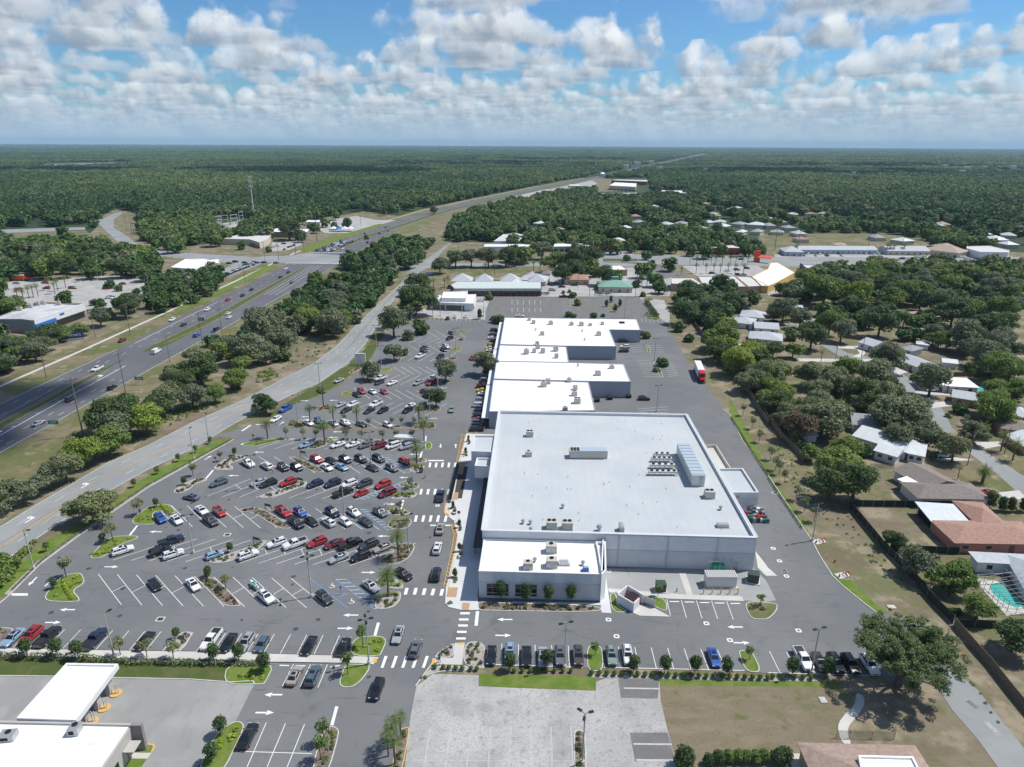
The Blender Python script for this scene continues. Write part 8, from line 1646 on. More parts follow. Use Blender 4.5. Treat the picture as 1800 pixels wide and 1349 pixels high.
# ================================================================== poles, fences, people, forest, haze
def lamp_proto(nh, dark=False):
    root = empty('lamp_post', 'x', 'lamp post'); m_ = BLACK if dark else CONC
    b = MB(); b.cyl((0, 0, 0), (0, 0, .8), .32, .32, n=10); b.build('base', M['concrete'] if not dark else CONC, root); b = MB(); b.cyl((0, 0, .8), (0, 0, 10.0), .15, .09, n=8); b.build('pole', m_, root)
    for k in range(nh):
        a = 2*math.pi*k/nh; x, y = math.cos(a), math.sin(a); b = MB(); b.cyl((0, 0, 9.9), (x*.75, y*.75, 10.0), .05, n=5); b.build('arm', BLACK, root); b = MB(); b.box((x*1.0, y*1.0, 10.0), (.75, .42, .16), a); b.build('lamp_head', BLACK, root)
    return register(root)
LP = {1: lamp_proto(1), 2: lamp_proto(2), 3: lamp_proto(3), 4: lamp_proto(4)}
LAMPS = [('A1', 778, 612, 1, 1.1, 'at the long sidewalk above the bank canopy'), ('A2', 378, 195, 4, 0, 'in the nearest row beside the blue bay lines'), ('A2', 768, 652, 4, 0, 'on the grassy island by the bottom crossing'), ('A3', 355, 678, 2, 0, 'behind the left cars of the row below the shop'), ('A3', 478, 1330, 3, 0, 'on the weedy median at the bottom edge'), ('A4', 292, 718, 2, 0, 'beside the white pickup'), ('B1', 230, 1160, 1, 0, 'on the green strip at far left'), ('B1', 1315, 418, 1, 1.6, 'on the green strip, nearer of two upper ones'), ('B1', 1418, 312, 1, 1.6, 'on the green strip, farther of two upper ones'), ('B1', 1310, 1052, 2, 0, 'in the second diagonal row'), ('B1', 1725, 612, 2, 0, 'in the fourth diagonal row at left'),
 ('B2', 600, 805, 2, 0, 'in the third diagonal row'), ('B2', 780, 442, 2, 0, 'in the fifth diagonal row'), ('B2', 1035, 1045, 2, 0, 'in the purple planted island'), ('B2', 1065, 642, 2, 0, 'in the lime hedge island end'), ('B2', 1142, 338, 2, 0, 'beside the palm at the main drive'), ('B2', 285, 168, 2, 0, 'at the left of the yellow-kerbed bed'), ('C2', 1215, 1290, 2, 0, 'at the right end of the yellow-kerbed bed'), ('C2', 448, 1040, 2, 0, 'on the grass verge beside the old lot'), ('C2', 875, 905, 2, 0, 'in the small green island of the old lot'), ('C2', 840, 750, 2, 0, 'on the verge by the small white board'), ('C2', 1090, 640, 2, 0, 'beside the dark car at the top left of the old lot'), ('C2', 1268, 1038, 2, 0, 'by the reddish minivan of the old lot'), ('C2', 1395, 770, 2, 0, 'in the yellow island, upper right of the old lot'), ('C2', 1350, 850, 2, 0, 'in the yellow island below it'), ('C2', 1437, 645, 2, 0, 'in the top island of the old lot'), ('C2', 1285, 545, 1, 0, 'in the bank bays, middle'), ('C2', 1232, 548, 1, 0, 'in the bank bays, left'), ('C2', 1587, 540, 1, 0, 'at the right of the bank bays'),
 ('C3', 1008, 1208, 2, 0, 'on the rear lane just behind the supermarket'), ('C3', 993, 850, 2, 0, 'at the striped rear island'), ('C3', 785, 552, 2, 0, 'at the edge of the rear car park'), ('C3', 1098, 625, 1, 0, 'on the rear lane kerb'), ('B4', 300, 968, 2, 0, 'on the right kerb near the red pipes')]
for fr, x, y, n, rz, lb in LAMPS: g = G(px(fr, x, y)); place(LP[n], (g.x, g.y, .06), rz if n == 1 else .3, 1, 'lamp post with %s %s' % ({1: 'one head', 2: 'two heads', 3: 'three heads', 4: 'four heads'}[n], lb), 'lamp posts')
up = empty('utility_pole', 'x', 'utility pole'); b = MB(); b.cyl((0, 0, 0), (0, 0, 1), .012, .008, n=7); b.build('pole', mat('weathered_pole', (.20, .18, .16), .9), up); b = MB(); b.box((0, 0, .96), (.2, .012, .012)); b.build('crossarm', WOOD, up); register(up)
UPS = [('C1', 1065, 505, 24), ('C1', 665, 685, 12), ('C1', 910, 670, 16), ('C1', 325, 970, 16), ('C1', 115, 890, 12), ('C1', 880, 1095, 17), ('B1', 565, 258, 20), ('C1', 1185, 860, 12), ('C1', 1417, 765, 17), ('C1', 1553, 695, 15), ('C1', 1340, 465, 16), ('C1', 1712, 318, 13), ('D1', 1180, 830, 24), ('D1', 1040, 745, 14), ('D1', 945, 695, 20), ('D1', 930, 690, 20), ('D1', 892, 665, 16), ('D1', 1380, 655, 28), ('D1', 1570, 660, 36), ('D1', 1530, 610, 24), ('D1', 1465, 620, 28), ('D1', 1735, 610, 20), ('D2', 230, 730, 32), ('D2', 430, 745, 30), ('D2', 340, 815, 20), ('D2', 280, 835, 22), ('D2', 160, 870, 18), ('D2', 65, 880, 16), ('D2', 738, 625, 18), ('D2', 882, 580, 22), ('D2', 1127, 530, 30), ('D2', 1318, 490, 30), ('D2', 410, 500, 26), ('D2', 645, 830, 14), ('D2', 1595, 430, 45), ('D3', 47, 460, 20), ('D4', 47, 800, 24), ('D4', 215, 760, 18), ('D4', 705, 770, 20), ('D4', 945, 770, 20), ('B4', 1350, 455, 10), ('B4', 1600, 380, 9), ('C4', 140, 600, 10), ('C4', 470, 845, 9), ('C4', 650, 830, 11), ('C4', 195, 600, 8), ('C2', 1415, 90, 12), ('C2', 815, 70, 12), ('C3', 540, 400, 11), ('C3', 460, 345, 11), ('C3', 860, 410, 11), ('D3', 1250, 905, 14), ('A4', 1190, 560, 5)]
UPS.sort(key=lambda t: px(*t[:3])[0])
for i, (fr, x, y, h) in enumerate(UPS): g = G(px(fr, x, y)); place(up, (g.x, g.y, 0), .8, (max(h, 12), max(h, 12), h), 'thin grey utility pole %s, %s from the left' % ('along the highway and side roads' if px(fr, x, y)[0] < 900 else 'in the right half of the view', ordn(i+1 if px(fr, x, y)[0] < 900 else i+1-sum(1 for t in UPS if px(*t[:3])[0] < 900))), 'utility poles')
# power lines
def wire(pp, lb):
    b = MB()
    for a, c in zip(pp, pp[1:]):
        a, c = Vector(a), Vector(c); prev = a
        for k in range(1, 9): t = k/8; q = a.lerp(c, t)-Vector((0, 0, 1.6*4*t*(1-t))); b.cyl(prev, q, .035, n=4, caps=False); prev = q
    o = b.build('power_line', mat('wire_grey', (.10, .10, .10), .7)); tag(o, lb, 'power line', 'power lines')
P3 = [G(px('C1', 115, 890)), G(px('C1', 665, 685)), G(px('C1', 1065, 505))]
for k, (dz_, dx_) in enumerate(((11.3, -1), (11.3, 1), (10.2, 0))): wire([(P3[0].x-60+dx_, P3[0].y-60, dz_)]+[(p.x+dx_, p.y, dz_) for p in P3], '%s overhead wire along the far highway sidewalk' % ('left', 'right', 'lower')[k])
P4 = [G(px('B1', 565, 258)), G(px('C1', 1185, 860)), G(px('C1', 1553, 695))]
for k, (dz_, dx_) in enumerate(((19., -1), (18.2, 1))): wire([(P4[0].x-8+dx_, P4[0].y-70, dz_), (P4[0].x+dx_, P4[0].y, dz_), (P4[1].x, P4[1].y, 11.5), (P4[2].x, P4[2].y, 14)], '%s overhead wire on the near side of the highway' % ('upper', 'lower')[k])
# fences
def fence(spec, h, m_, lb, name='fence', post=2.6, cat='fence', pm=METAL, th=.06):
    p = pts(spec); c0 = ctr(p); root = empty(name, lb, cat, c0); b = MB(); b2 = MB()
    for a, c in zip(p, p[1:]):
        d = c-a; L = d.length; mid = (a+c)/2; ang = math.atan2(d.y, d.x); b.box((mid.x, mid.y, h/2+.05), (L, th, h), ang); n = max(1, int(L/post))
        for k in range(n+1): q = a.lerp(c, k/n); b2.cyl((q.x, q.y, 0), (q.x, q.y, h+.15), .05, n=5)
    b.build('panel', m_, root, origin=c0); o = b2.build('post', pm, root, origin=c0); o['kind'] = 'stuff'
fence('B4 545,735 770,1010 1000,1250 1130,1400 A4 1010,115 1150,270 1255,375', 2.0, SCREEN, 'long dark green screened fence between the verge and the back gardens')
fence('A4 1260,385 1400,550 1500,660 1640,840 1739,960 1900,1150', 1.9, WOOD, 'weathered wooden fence at the bottom right behind the access road', pm=WOOD)
fence('B4 565,735 1430,745', 1.9, SCREEN, 'dark green screen fence between the brown-roofed and pink houses'); fence('B4 820,1040 1290,1060', 1.9, SCREEN, 'dark green screen fence below the pink house'); fence('A4 1265,395 1540,405', 1.8, SCREEN, 'short dark green screen fence below the pool')
fence('B4 -60,60 0,160 90,270 200,380 240,430', 2.0, WOOD, 'old dark wooden fence behind the upper verge', pm=WOOD); fence('C3 1270,600 1360,720 1470,830 1560,960 1640,1060 1739,1230 1785,1300', 2.0, WOOD, 'dark wooden fence along the verge beside the red truck', pm=WOOD)
CL = mat('chain_link', (.35, .36, .36), .5, .6, alpha=.28)
fence('A4 460,1150 550,1155 855,1160', 1.6, CL, 'low chain-link fence crossing the curved footpath', th=.02); fence('B4 690,470 850,478', 1.3, CL, 'low chain-link fence behind the brown-roofed house', th=.02)
fence('C4 1290,960 1560,960 1700,1040', 1.8, WOOD, 'dark wooden fence at the end of the white house gardens', pm=WOOD); fence('C4 520,690 700,715', 1.8, WOOD, 'brown wooden fence under the garden trees', pm=WOOD)
fence('D1 1550,1010 1650,960 1795,905', 1.2, BLACK, 'low dark fence along the sales lot')
# pool and cage
pc = pts('A4 1400,60 1600,60 1900,350 1610,320'); sheet('pool_deck', pts('A4 1395,70 1420,65 1560,85 1760,300 1620,320'), .03, 'concrete'); sheet('pool_deck', pts('A4 1560,85 1640,60 1900,230 1900,320 1760,300'), .028, 'patched_asphalt')
w = MB(); pp = chaikin(pts('A4 1500,115 1545,95 1600,110 1640,170 1720,215 1735,255 1700,265 1640,250 1560,200 1520,160'), 2); w.flat(pp, .06); o = w.build('swimming_pool', mat('pool_water', (.06, .42, .36), .08)); tag(o, 'green curved swimming pool inside the screen cage', 'pool')
g0 = G(px('A4', 1640, 200)); cg = empty('pool_cage', 'grey framed screen cage over the green swimming pool', 'pool cage', (g0.x, g0.y, 0)); fr_m = mat('cage_frame', (.30, .30, .31), .5, .4)
q = pts('A4 1400,110 1620,300 2000,330 1760,90'); w = MB(); hC = 2.6
for a, c in ((0, 1), (1, 2), (2, 3), (3, 0)):
    n = 7 if a % 2 == 0 else 6
    for k in range(n+1): p = q[a].lerp(q[c], k/n); w.cyl((p.x, p.y, 0), (p.x, p.y, hC), .05, n=5)
    for z in (1.0, hC): w.cyl((q[a].x, q[a].y, z), (q[c].x, q[c].y, z), .05, n=5)
for k in range(1, 8):
    a = q[0].lerp(q[1], k/8); c = q[3].lerp(q[2], k/8); m_ = (a+c)/2; w.cyl((a.x, a.y, hC), (m_.x, m_.y, hC+1.2), .05, n=5); w.cyl((m_.x, m_.y, hC+1.2), (c.x, c.y, hC), .05, n=5)
for t in (.25, .5, .75): a = q[0].lerp(q[3], t); c = q[1].lerp(q[2], t); z = hC+1.2*(1-abs(t-.5)*2); w.cyl((a.x, a.y, z), (c.x, c.y, z), .05, n=5)
w.build('frame', fr_m, cg, origin=(g0.x, g0.y, 0))
for x, y, lb in ((1490, 678, 'tiny turquoise pool beside the flat white house'),): 
    w = MB(); p = chaikin(pts('C4 1440,1035 1500,1035 1515,1060 1450,1060'), 2); w.flat(p, .06); o = w.build('swimming_pool', mat('turquoise_water', (.05, .5, .55), .08)); tag(o, lb, 'pool')
w = MB(); w.flat(chaikin(pts('C3 1545,510 1580,508 1580,525 1545,528'), 2), .06); o = w.build('swimming_pool', MATS['pool_water']); tag(o, 'small green pool beside the pale hip roof by the wood', 'pool')
# red pipe assemblies (backflow) on white pads
for k, (fr, x, y, lb) in enumerate((('B4', 370, 975, 'red fire pipes on a white pad on the verge, farther'), ('B4', 530, 1205, 'red fire pipes on a white pad on the verge, nearer'))):
    g = G(px(fr, x, y)); r = empty('fire_pipes', lb, 'pipes', (g.x, g.y, .02), .3); r.scale = (.75,)*3; w = MB(); w.box((-.9, .4, .08), (4.2, 2.6, .16)); w.build('pad', M['concrete'], r)
    for j, dx in enumerate((-.5, .6)):
        w = MB(); w.cyl((dx, -.8, .1), (dx, -.8, .9), .12, n=8); w.cyl((dx, -.8, .9), (dx, .8, .9), .12, n=8); w.cyl((dx, .8, .9), (dx, .8, .1), .12, n=8); w.cyl((dx, 0, .9), (dx, 0, 1.5), .07, n=6); w.cyl((dx-.2, 0, 1.5), (dx+.2, 0, 1.5), .1, n=8); w.build('pipe', REDP, r)
    w = MB(); w.cyl((-2.0, .5, .2), (-2.0, .5, .7), .15, n=8); w.box((-2.6, 0, .4), (.5, .3, .3)); w.build('valve', BLACK, r)
g = G(px('B4', 452, 1115)); w = MB(); w.cyl((0, 0, 0), (0, 0, .7), .14, n=8); w.cyl((-.25, 0, .5), (.25, 0, .5), .08, n=6); w.cyl((0, 0, .7), (0, 0, .85), .16, .05, n=8); o = w.build('fire_hydrant', REDP, loc=(g.x, g.y, 0)); tag(o, 'small red fire hydrant between the two pipe pads', 'hydrant')
for fr, x, y, s, lb in (('A4', 838, 262, (1.6, 1.1), 'flat white slab in the verge near the oak'), ('A4', 372, 895, (1.1, 1.3), 'square metal drain cover in the brown field'), ('B4', 230, 670, (1.9, .9), 'white flat slab on the green verge'), ('C3', 1322, 837, (2.2, 1.6), 'white slab in the grass beside the rear lane')):
    g = G(px(fr, x, y)); w = MB(); w.box((0, 0, .1), (*s, .14)); w.box((0, 0, .19), (s[0]*.6, s[1]*.6, .05)); o = w.build('ground_slab', M['concrete'], loc=(g.x, g.y, 0)); tag(o, lb, 'slab')
for fr, a, c, m_ in (('A4', (1355, 898), (1420, 950), 'patched_asphalt'), ('A4', (1280, 805), (1340, 860), 'old_asphalt'), ('A4', (1480, 1040), (1570, 1130), 'worn_paving')):
    p, q_ = G(px(fr, *a)), G(px(fr, *c)); d = q_-p; n = Vector((-d.y, d.x)).normalized()*.45; sheet('asphalt_patch', [p-n, q_-n, q_+n, p+n], .05, m_)
# cart shelters, cart, bike rack, people
for fr, x, y, rz, lb in (('B2', 320, 405, .2, 'black frame cart return sign by the fifth row bed'), ('B2', 300, 590, .2, 'black frame cart return sign by the fourth row bed'), ('B2', 85, 770, .2, 'black frame cart return sign by the third row bed'), ('B2', 8, 1000, .2, 'black frame cart return sign in the second row')):
    g = G(px(fr, x, y)); r = empty('cart_return', lb, 'cart return', (g.x, g.y, .1), DIRS['a']+.4, 'cart returns'); w = MB()
    for sx_ in (-1.0, 1.0): w.cyl((sx_, 0, 0), (sx_, 0, 2.1), .06, n=6)
    w.cyl((-1.0, 0, 2.1), (1.0, 0, 2.1), .06, n=6); w.cyl((-1, 0, 1.0), (1, 0, 1.0), .04, n=5); w.build('frame', BLACK, r); w = MB(); w.box((0, 0, 1.75), (1.7, .06, .5)); w.build('panel', mat('dark_green_panel', (.02, .06, .04), .5), r)
g = G(px('B2', 1005, 295), .5); r = empty('cart_shelter', 'pale glass-roofed cart shelter at the end of the single row', 'cart shelter', (g.x, g.y, .1), -.1); w = MB(); w.box((0, 0, 2.3), (6, 2.6, .1)); w.build('roof', mat('pale_canopy', (.6, .63, .65), .3), r); w = MB()
for x in (-2.8, 0, 2.8):
    for y in (-1.2, 1.2): w.cyl((x, y, 0), (x, y, 2.3), .06, n=5)
w.build('post', METAL, r)
A_, B_ = pts('E1 185,760 75,1230'); 
cart = empty('shopping_cart', 'x', 'shopping cart'); b = MB(); b.mesh([(-.4, -.22, .45), (.4, -.27, .45), (.4, .27, .45), (-.4, .22, .45), (-.48, -.26, .95), (.5, -.32, 1.0), (.5, .32, 1.0), (-.48, .26, .95)], [(3, 2, 1, 0), (0, 1, 5, 4), (1, 2, 6, 5), (2, 3, 7, 6), (3, 0, 4, 7)]); b.build('basket', mat('cart_grey', (.2, .22, .24), .4, .6), cart); b = MB(); b.box((0, 0, .15), (.8, .4, .05)); b.cyl((.5, -.3, 1.02), (.5, .3, 1.02), .03, n=5)
for x in (-.35, .35):
    for y in (-.2, .2): b.cyl((x, y, .1), (x, y, .45), .02, n=4)
b.build('frame', BLACK, cart); register(cart)
for k in range(30):
    p = A_.lerp(B_, k/29); place(cart, (p.x, p.y, .1), random.uniform(-.15, .15), 1, 'grey shopping cart in the line along the store-front kerb, %s from the far end' % ordn(k+1), 'line of shopping carts')
# bollards at front sidewalk edges and pedestrian barrier
def person(p, lb, pose, skin, top, leg, hair, rz=0., lean=0.):
    """one skinned body standing or walking; clothes are colour zones of children"""
    root = empty('person', lb, 'person', (p.x, p.y, .07), rz)
    st = pose.get('step', .18); J = {'pel': (0, 0, .95), 'wa': (0, 0, 1.1), 'ch': (0, 0, 1.35), 'ne': (0, 0, 1.5), 'he': (0, 0, 1.62), 'ht': (0, .0, 1.75), 'sl': (-.18, 0, 1.42), 'sr': (.18, 0, 1.42), 'el': (-.25, -.05*1, 1.15), 'er': (.25, .05, 1.15), 'hl': (-.26, pose.get('hl', .12), .92), 'hr': (.26, pose.get('hr', -.12), .92), 'kl': (-.1, st*.6, .5), 'kr': (.1, -st*.3, .5), 'fl': (-.1, st, .06), 'fr': (.1, -st, .06), 'tl': (-.1, st+.18, .03), 'tr': (.1, -st+.18, .03), 'pl': (-.1, 0, .9), 'pr': (.1, 0, .9)}
    if lean:
        for k in ('wa', 'ch', 'ne', 'he', 'ht', 'sl', 'sr', 'el', 'er', 'hl', 'hr'): x, y, z = J[k]; J[k] = (x, y+(z-.95)*lean, z-.25*lean*(z-.95))
    E_ = [('pel', 'wa'), ('wa', 'ch'), ('ch', 'ne'), ('ne', 'he'), ('he', 'ht'), ('ch', 'sl'), ('ch', 'sr'), ('sl', 'el'), ('el', 'hl'), ('sr', 'er'), ('er', 'hr'), ('pel', 'pl'), ('pel', 'pr'), ('pl', 'kl'), ('kl', 'fl'), ('fl', 'tl'), ('pr', 'kr'), ('kr', 'fr'), ('fr', 'tr')]
    RD = dict(pel=.15, wa=.14, ch=.15, ne=.06, he=.095, ht=.08, sl=.07, sr=.07, el=.048, er=.048, hl=.036, hr=.036, pl=.09, pr=.09, kl=.062, kr=.062, fl=.045, fr=.045, tl=.035, tr=.035)
    names = list(J); me = bpy.data.meshes.new('body'); me.from_pydata([J[n] for n in names], [(names.index(a), names.index(b_)) for a, b_ in E_], []); o = bpy.data.objects.new('body', me); COL.objects.link(o); o.parent = root
    md = o.modifiers.new('s', 'SKIN'); 
    if not me.skin_vertices: 
        bmm = bmesh.new(); bmm.from_mesh(me); bmm.verts.layers.skin.verify(); bmm.to_mesh(me); bmm.free()
    for i, n in enumerate(names): me.skin_vertices[0].data[i].radius = (RD[n], RD[n]); me.skin_vertices[0].data[i].use_root = (n == 'pel')
    sb = o.modifiers.new('b', 'SUBSURF'); sb.levels = 1; sb.render_levels = 1
    dg = bpy.context.evaluated_depsgraph_get(); dg.update(); em = bpy.data.meshes.new_from_object(o.evaluated_get(dg)); o.modifiers.clear(); o.data = em
    em.materials.clear(); [em.materials.append(m_) for m_ in (skin, top, leg)]
    for f in em.polygons: z = f.center.z; x = abs(f.center.x); f.material_index = 1 if (1.0 < z < 1.48 and not (x > .2 and z < 1.1)) else 2 if (z <= 1.0 and x < .22) else 0
    h = MB(); n = 10; hx, hy, hz = J['ht']; vs = [(hx+.1*math.cos(2*math.pi*i/n)*s_, hy-.015+.11*math.sin(2*math.pi*i/n)*s_, z) for s_, z in ((1, hz-.07), (1.0, hz), (.6, hz+.07)) for i in range(n)]; h.mesh(vs, [(a*n+i, a*n+(i+1) % n, (a+1)*n+(i+1) % n, (a+1)*n+i) for a in range(2) for i in range(n)]+[tuple(2*n+i for i in range(n))]); h.build('hair', hair, root)
SK = mat('skin', (.45, .27, .19), .6); HR = mat('dark_hair', (.03, .02, .015), .8); PW = mat('white_cloth', (.6, .6, .6), .9); PD = mat('dark_cloth', (.02, .022, .03), .9); PG = mat('grey_cloth', (.25, .26, .28), .9)
person(G(px('B2', 1146, 545)), 'person in a white shirt and dark trousers walking across the main drive', {'step': .3}, SK, PW, PD, HR, 1.9)
person(G(px('B2', 115, 510)), 'person in pale clothes standing behind the white car with its boot open', {}, SK, PW, PG, HR, .4)
person(G(px('B2', 882, 740)), 'person in white near the front of the third diagonal row', {'step': .2}, SK, PW, PG, HR, 1.2)
person(G(px('B2', 683, 560)), 'person in grey beside the white car of the fourth row', {}, SK, PG, PD, HR, 2.2)
person(G(px('A2', 1247, 642)), 'person in black standing on the corner path with something on a stand', {}, SK, PD, PD, HR, .8)
g = G(px('B2', 1118, 505)); place(cart, (g.x, g.y, .1), .2, 1.3, 'dark loaded shopping cart at the kerb near the walking person', 'loose shopping carts')
g = G(px('A2', 1232, 655)); r = empty('camera_tripod', 'small black tripod beside the person in black', 'tripod', (g.x, g.y, .18)); w = MB()
for a in range(3): t = a*2.094; w.cyl((0, 0, 1.2), (.4*math.cos(t), .4*math.sin(t), 0), .03, n=5)
w.build('leg', BLACK, r)['kind'] = 'stuff'; w = MB(); w.box((0, 0, 1.3), (.3, .3, .2)); w.build('head', BLACK, r)
# blue bay pole sign
g = G(px('A2', 578, 175)); r = empty('bay_sign', 'blue post sign standing in the hatched accessible bay', 'sign', (g.x, g.y, .07)); w = MB(); w.cyl((0, 0, 0), (0, 0, 1.6), .06, n=6); w.build('post', BLUEP, r); w = MB(); w.box((0, -.05, 1.75), (.4, .05, .5)); w.build('panel', BLUEP, r)
# ------------------------------------------------------------------ forest
def forest_points():
    X = []; Y = []; S = []; rgf = np.random.default_rng(3)
    DP = [pts(s_) for s_ in DEVS]
    for r0, r1, sp, sc in ((330, 900, 9.5, 13), (900, 1700, 13, 16), (1700, 3200, 20, 23), (3200, 6500, 36, 42), (6500, 14000, 80, 95), (14000, 23500, 190, 220)):
        n = int(.5*1.46*(r1*r1-r0*r0)/(sp*sp)); r = np.sqrt(rgf.uniform(r0*r0, r1*r1, n)); a = rgf.uniform(-.73, .73, n); x = r*np.sin(a); y = r*np.cos(a)
        ok = np.ones(n, bool)
        for P_ in DP: ok &= ~inpoly(x, y, P_)
        for ax, b_, mrg in ((NO, SN, 9+sp*.45),):
            yy = np.array([p[1] for p in NO]); lx = np.interp(y, yy, [p[0] for p in NO]); rx = np.interp(y, [p[1] for p in SN], [p[0] for p in SN]); ok &= ~((x > lx-mrg*1.6) & (x < rx+mrg) & (y < 7600))
        for s_ in ('D1 -20,655 90,640 600,632 700,650 700,690 560,700 0,715', 'D1 660,620 720,560 880,500 880,520 800,560 850,620 1000,760 1130,800 1130,860 900,830 750,720', 'P 60,294 80,286 230,284 230,291 100,295', 'D3 580,430 600,370 700,295 960,290 1000,400 1250,370 1260,415 950,440 900,455 620,450', 'D3 600,258 625,240 655,240 660,272 600,272', 'D1 1480,660 1540,580 1760,570 1790,640 1640,720', 'D4 1600,240 1785,225 1785,245 1620,262', 'D3 820,200 1000,190 1020,215 840,232', 'D3 0,470 0,400 300,350 560,300 620,300 600,350 560,385 320,415 120,470'):
            ok &= ~inpoly(x, y, pts(s_))
        X.append(x[ok]); Y.append(y[ok]); S.append(sc*rgf.uniform(.75, 1.25, ok.sum()))
    return np.concatenate(X), np.concatenate(Y), np.concatenate(S)
fx, fy, fs = forest_points()
hp = np.array([(o.location.x, o.location.y) for o in COL.objects if o.get('category') in ('house', 'store', 'building') and o.location.y > 420])
keep = np.ones(len(fx), bool)
for hx_, hy_ in hp: keep &= ~((np.abs(fx-hx_) < 11+hy_*.003) & (fy-hy_ < 9) & (fy-hy_ > -max(26, .075*hy_)))
fx, fy, fs = fx[keep], fy[keep], fs[keep]
lx = np.array([t[0] for t in LEFT]); ly = np.array([t[1] for t in LEFT]); ls = np.array([t[2] for t in LEFT])
def stuff_forest(name, x, y, s, protos, zs=1.0):
    me = bpy.data.meshes.new(name); n = len(x); me.vertices.add(n); co = np.stack([x, y, np.full(n, -.1)], 1)
    near = y < 1500; co[:, 2] = np.where(y > 1500, -4, -1.5)
    me.vertices.foreach_set('co', co.astype(np.float32).ravel()); zz = np.minimum(s, 17)*(1+.0*s); at = me.attributes.new('sc', 'FLOAT_VECTOR', 'POINT'); at.data.foreach_set('vector', np.stack([s, s, zz], 1).astype(np.float32).ravel()); ak = me.attributes.new('k', 'INT', 'POINT'); ak.data.foreach_set('value', rng.choice(len(protos), n, p=[.42, .22, .26, .10]).astype(np.int32))
    me.update(); o = bpy.data.objects.new(name, me); COL.objects.link(o); o['kind'] = 'stuff'
    ng = bpy.data.node_groups.new(name, 'GeometryNodeTree'); ng.interface.new_socket('Geometry', in_out='INPUT', socket_type='NodeSocketGeometry'); ng.interface.new_socket('Geometry', in_out='OUTPUT', socket_type='NodeSocketGeometry')
    N = ng.nodes.new; Lk = ng.links.new; gi = N('NodeGroupInput'); go = N('NodeGroupOutput'); jn = N('GeometryNodeJoinGeometry')
    sc = N('GeometryNodeInputNamedAttribute'); sc.data_type = 'FLOAT_VECTOR'; sc.inputs[0].default_value = 'sc'; kk = N('GeometryNodeInputNamedAttribute'); kk.data_type = 'INT'; kk.inputs[0].default_value = 'k'
    rn = N('FunctionNodeRandomValue'); rn.data_type = 'FLOAT_VECTOR'; rn.inputs[0].default_value = (0, 0, 0); rn.inputs[1].default_value = (.04, .04, 6.28)
    for i, pr in enumerate(protos):
        ob = N('GeometryNodeObjectInfo'); ob.inputs[0].default_value = pr; ob.inputs[1].default_value = True; ob.transform_space = 'ORIGINAL'
        ip = N('GeometryNodeInstanceOnPoints'); cp = N('FunctionNodeCompare'); cp.data_type = 'INT'; cp.operation = 'EQUAL'; Lk(kk.outputs['Attribute'], cp.inputs[2]); cp.inputs[3].default_value = i
        Lk(gi.outputs[0], ip.inputs['Points']); Lk(cp.outputs[0], ip.inputs['Selection']); Lk(ob.outputs['Geometry'], ip.inputs['Instance']); Lk(rn.outputs[0], ip.inputs['Rotation']); Lk(sc.outputs['Attribute'], ip.inputs['Scale']); Lk(ip.outputs[0], jn.inputs[0])
    Lk(jn.outputs[0], go.inputs[0]); md = o.modifiers.new('trees', 'NODES'); md.node_group = ng; return o
def crown_src(seed, n, size, npf, loc, colm, lb, w, pr=(.2, .3)):
    """a real tree at the wood's edge whose crown mesh the wood repeats"""
    root = empty('forest_tree', lb, 'tree', loc, 0, 'trees at the edge of the great forest'); root.scale = (w, w, w); V, C = crown_data(seed, n, size, npf, .12, .75, 'round', pr)
    cr = bpy.data.objects.new('crown', mesh_from_quads('crown', V, LM[colm])); COL.objects.link(cr); cr.parent = root; b = MB(); b.cyl((0, 0, 0), (0, 0, .4), .03, .02, n=6); b.build('trunk', BARK, root); return cr
SRC = []
for k, (x, y, col) in enumerate(((330, 620, 'forest'), (560, 590, 'forest2'), (900, 560, 'forest'), (1250, 545, 'gray'))):
    g = G(px('D2', x, y)); SRC.append(crown_src(60+k, 420, .085, 12, (g.x, g.y, 0), col, '%s tree at the near edge of the great forest beyond the stores, from the left' % ordn(k+1), 13))
stuff_forest('forest', fx, fy, fs, SRC)
if len(lx): 
    hm = lx > -20
    stuff_forest('woods', lx, ly, ls, SRC)
print('forest', len(fx), 'left', len(LEFT), 'trees', len(TREES), 'palms', len(PALMS))
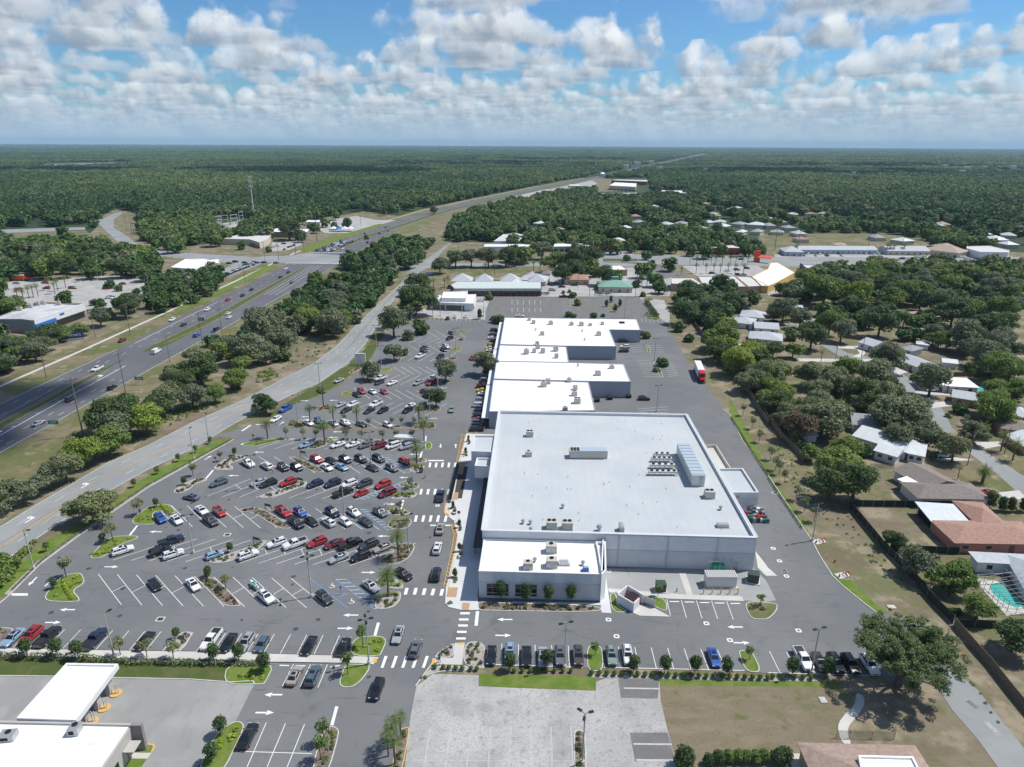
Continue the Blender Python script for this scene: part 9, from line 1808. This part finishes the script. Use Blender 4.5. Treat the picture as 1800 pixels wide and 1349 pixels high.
# real cumulus drifting above the frame: they shade bands of the forest
CWM = mat('cloud_white', (.85, .85, .86), 1.0)
for k, (x, y, L, Wd) in enumerate(((-640, 2350, 420, 170), (-1650, 2250, 420, 160), (-150, 3250, 520, 260), (1050, 2500, 480, 190), (1750, 3300, 600, 260), (300, 4300, 700, 300), (-225, 190, 62, 60))):
    off = sd*(1150/sd.z); rg = np.random.default_rng(300+k); C = np.stack([rg.uniform(-1, 1, 26)*L, rg.uniform(-1, 1, 26)*Wd, rg.uniform(0, 80 if L > 99 else 9, 26)], 1); w = MB()
    for c in C:
        r = rg.uniform(70, 150)*(1 if L > 99 else .22)*(1-.5*abs(c[0])/L); n = 8
        vs = [(c[0]+r*math.sin(math.pi*i/6)*math.cos(2*math.pi*j/n), c[1]+r*math.sin(math.pi*i/6)*math.sin(2*math.pi*j/n), c[2]+max(-.25, math.cos(math.pi*i/6))*r*.8) for i in range(7) for j in range(n)]
        w.mesh(vs, [(i*n+j, (i+1)*n+j, (i+1)*n+(j+1) % n, i*n+(j+1) % n) for i in range(6) for j in range(n)], 0, True)
    o = w.build('cloud', CWM, loc=(x+off.x, y+off.y, 1150)); o['kind'] = 'structure'
# ------------------------------------------------------------------ haze
if HAZE:
    hz = MB(); hz.box((0, 11800, 77), (50000, 25600, 156+2)); o = hz.build('haze', None); o.data.materials.clear()
    m = bpy.data.materials.new('haze'); m.use_nodes = True; nt = m.node_tree; nt.nodes.clear(); pv = nt.nodes.new('ShaderNodeVolumePrincipled'); pv.inputs['Color'].default_value = (.50, .76, 1.0, 1); pv.inputs['Density'].default_value = HAZE; pv.inputs['Anisotropy'].default_value = 0.
    ou = nt.nodes.new('ShaderNodeOutputMaterial'); nt.links.new(pv.outputs[0], ou.inputs['Volume']); o.data.materials.append(m); o['kind'] = 'stuff'; o.display_type = 'WIRE'
# every repeated label gets its place in the view
grp_ = {}
for o in COL.objects:
    if o.parent is None and o.get('label') and o.name != 'haze': grp_.setdefault(o['label'], []).append(o)
for lb, os_ in grp_.items():
    if len(os_) > 1:
        os_.sort(key=lambda o: proj(o.location.x if o.location.length > 0 or not o.data else o.data.vertices[0].co.x, o.location.y if o.location.length > 0 or not o.data else o.data.vertices[0].co.y)[0])
        for i, o in enumerate(os_): o['label'] = lb+', %s from left' % ordn(i+1)
for o in COL.objects:
    if o.parent is None and o.get('label') and len(o['label'].split()) > 16:
        s = o['label'].split(); print('LONG', len(s), o['label']) if len(s) > 18 else 0
        for a_ in ('the', 'a', 'of', 'such', 'with'):
            while len(s) > 16 and a_ in s[2:]: s.pop(2+s[2:].index(a_))
        o['label'] = ' '.join(s[:16]) if len(s) <= 16 else ' '.join(s)
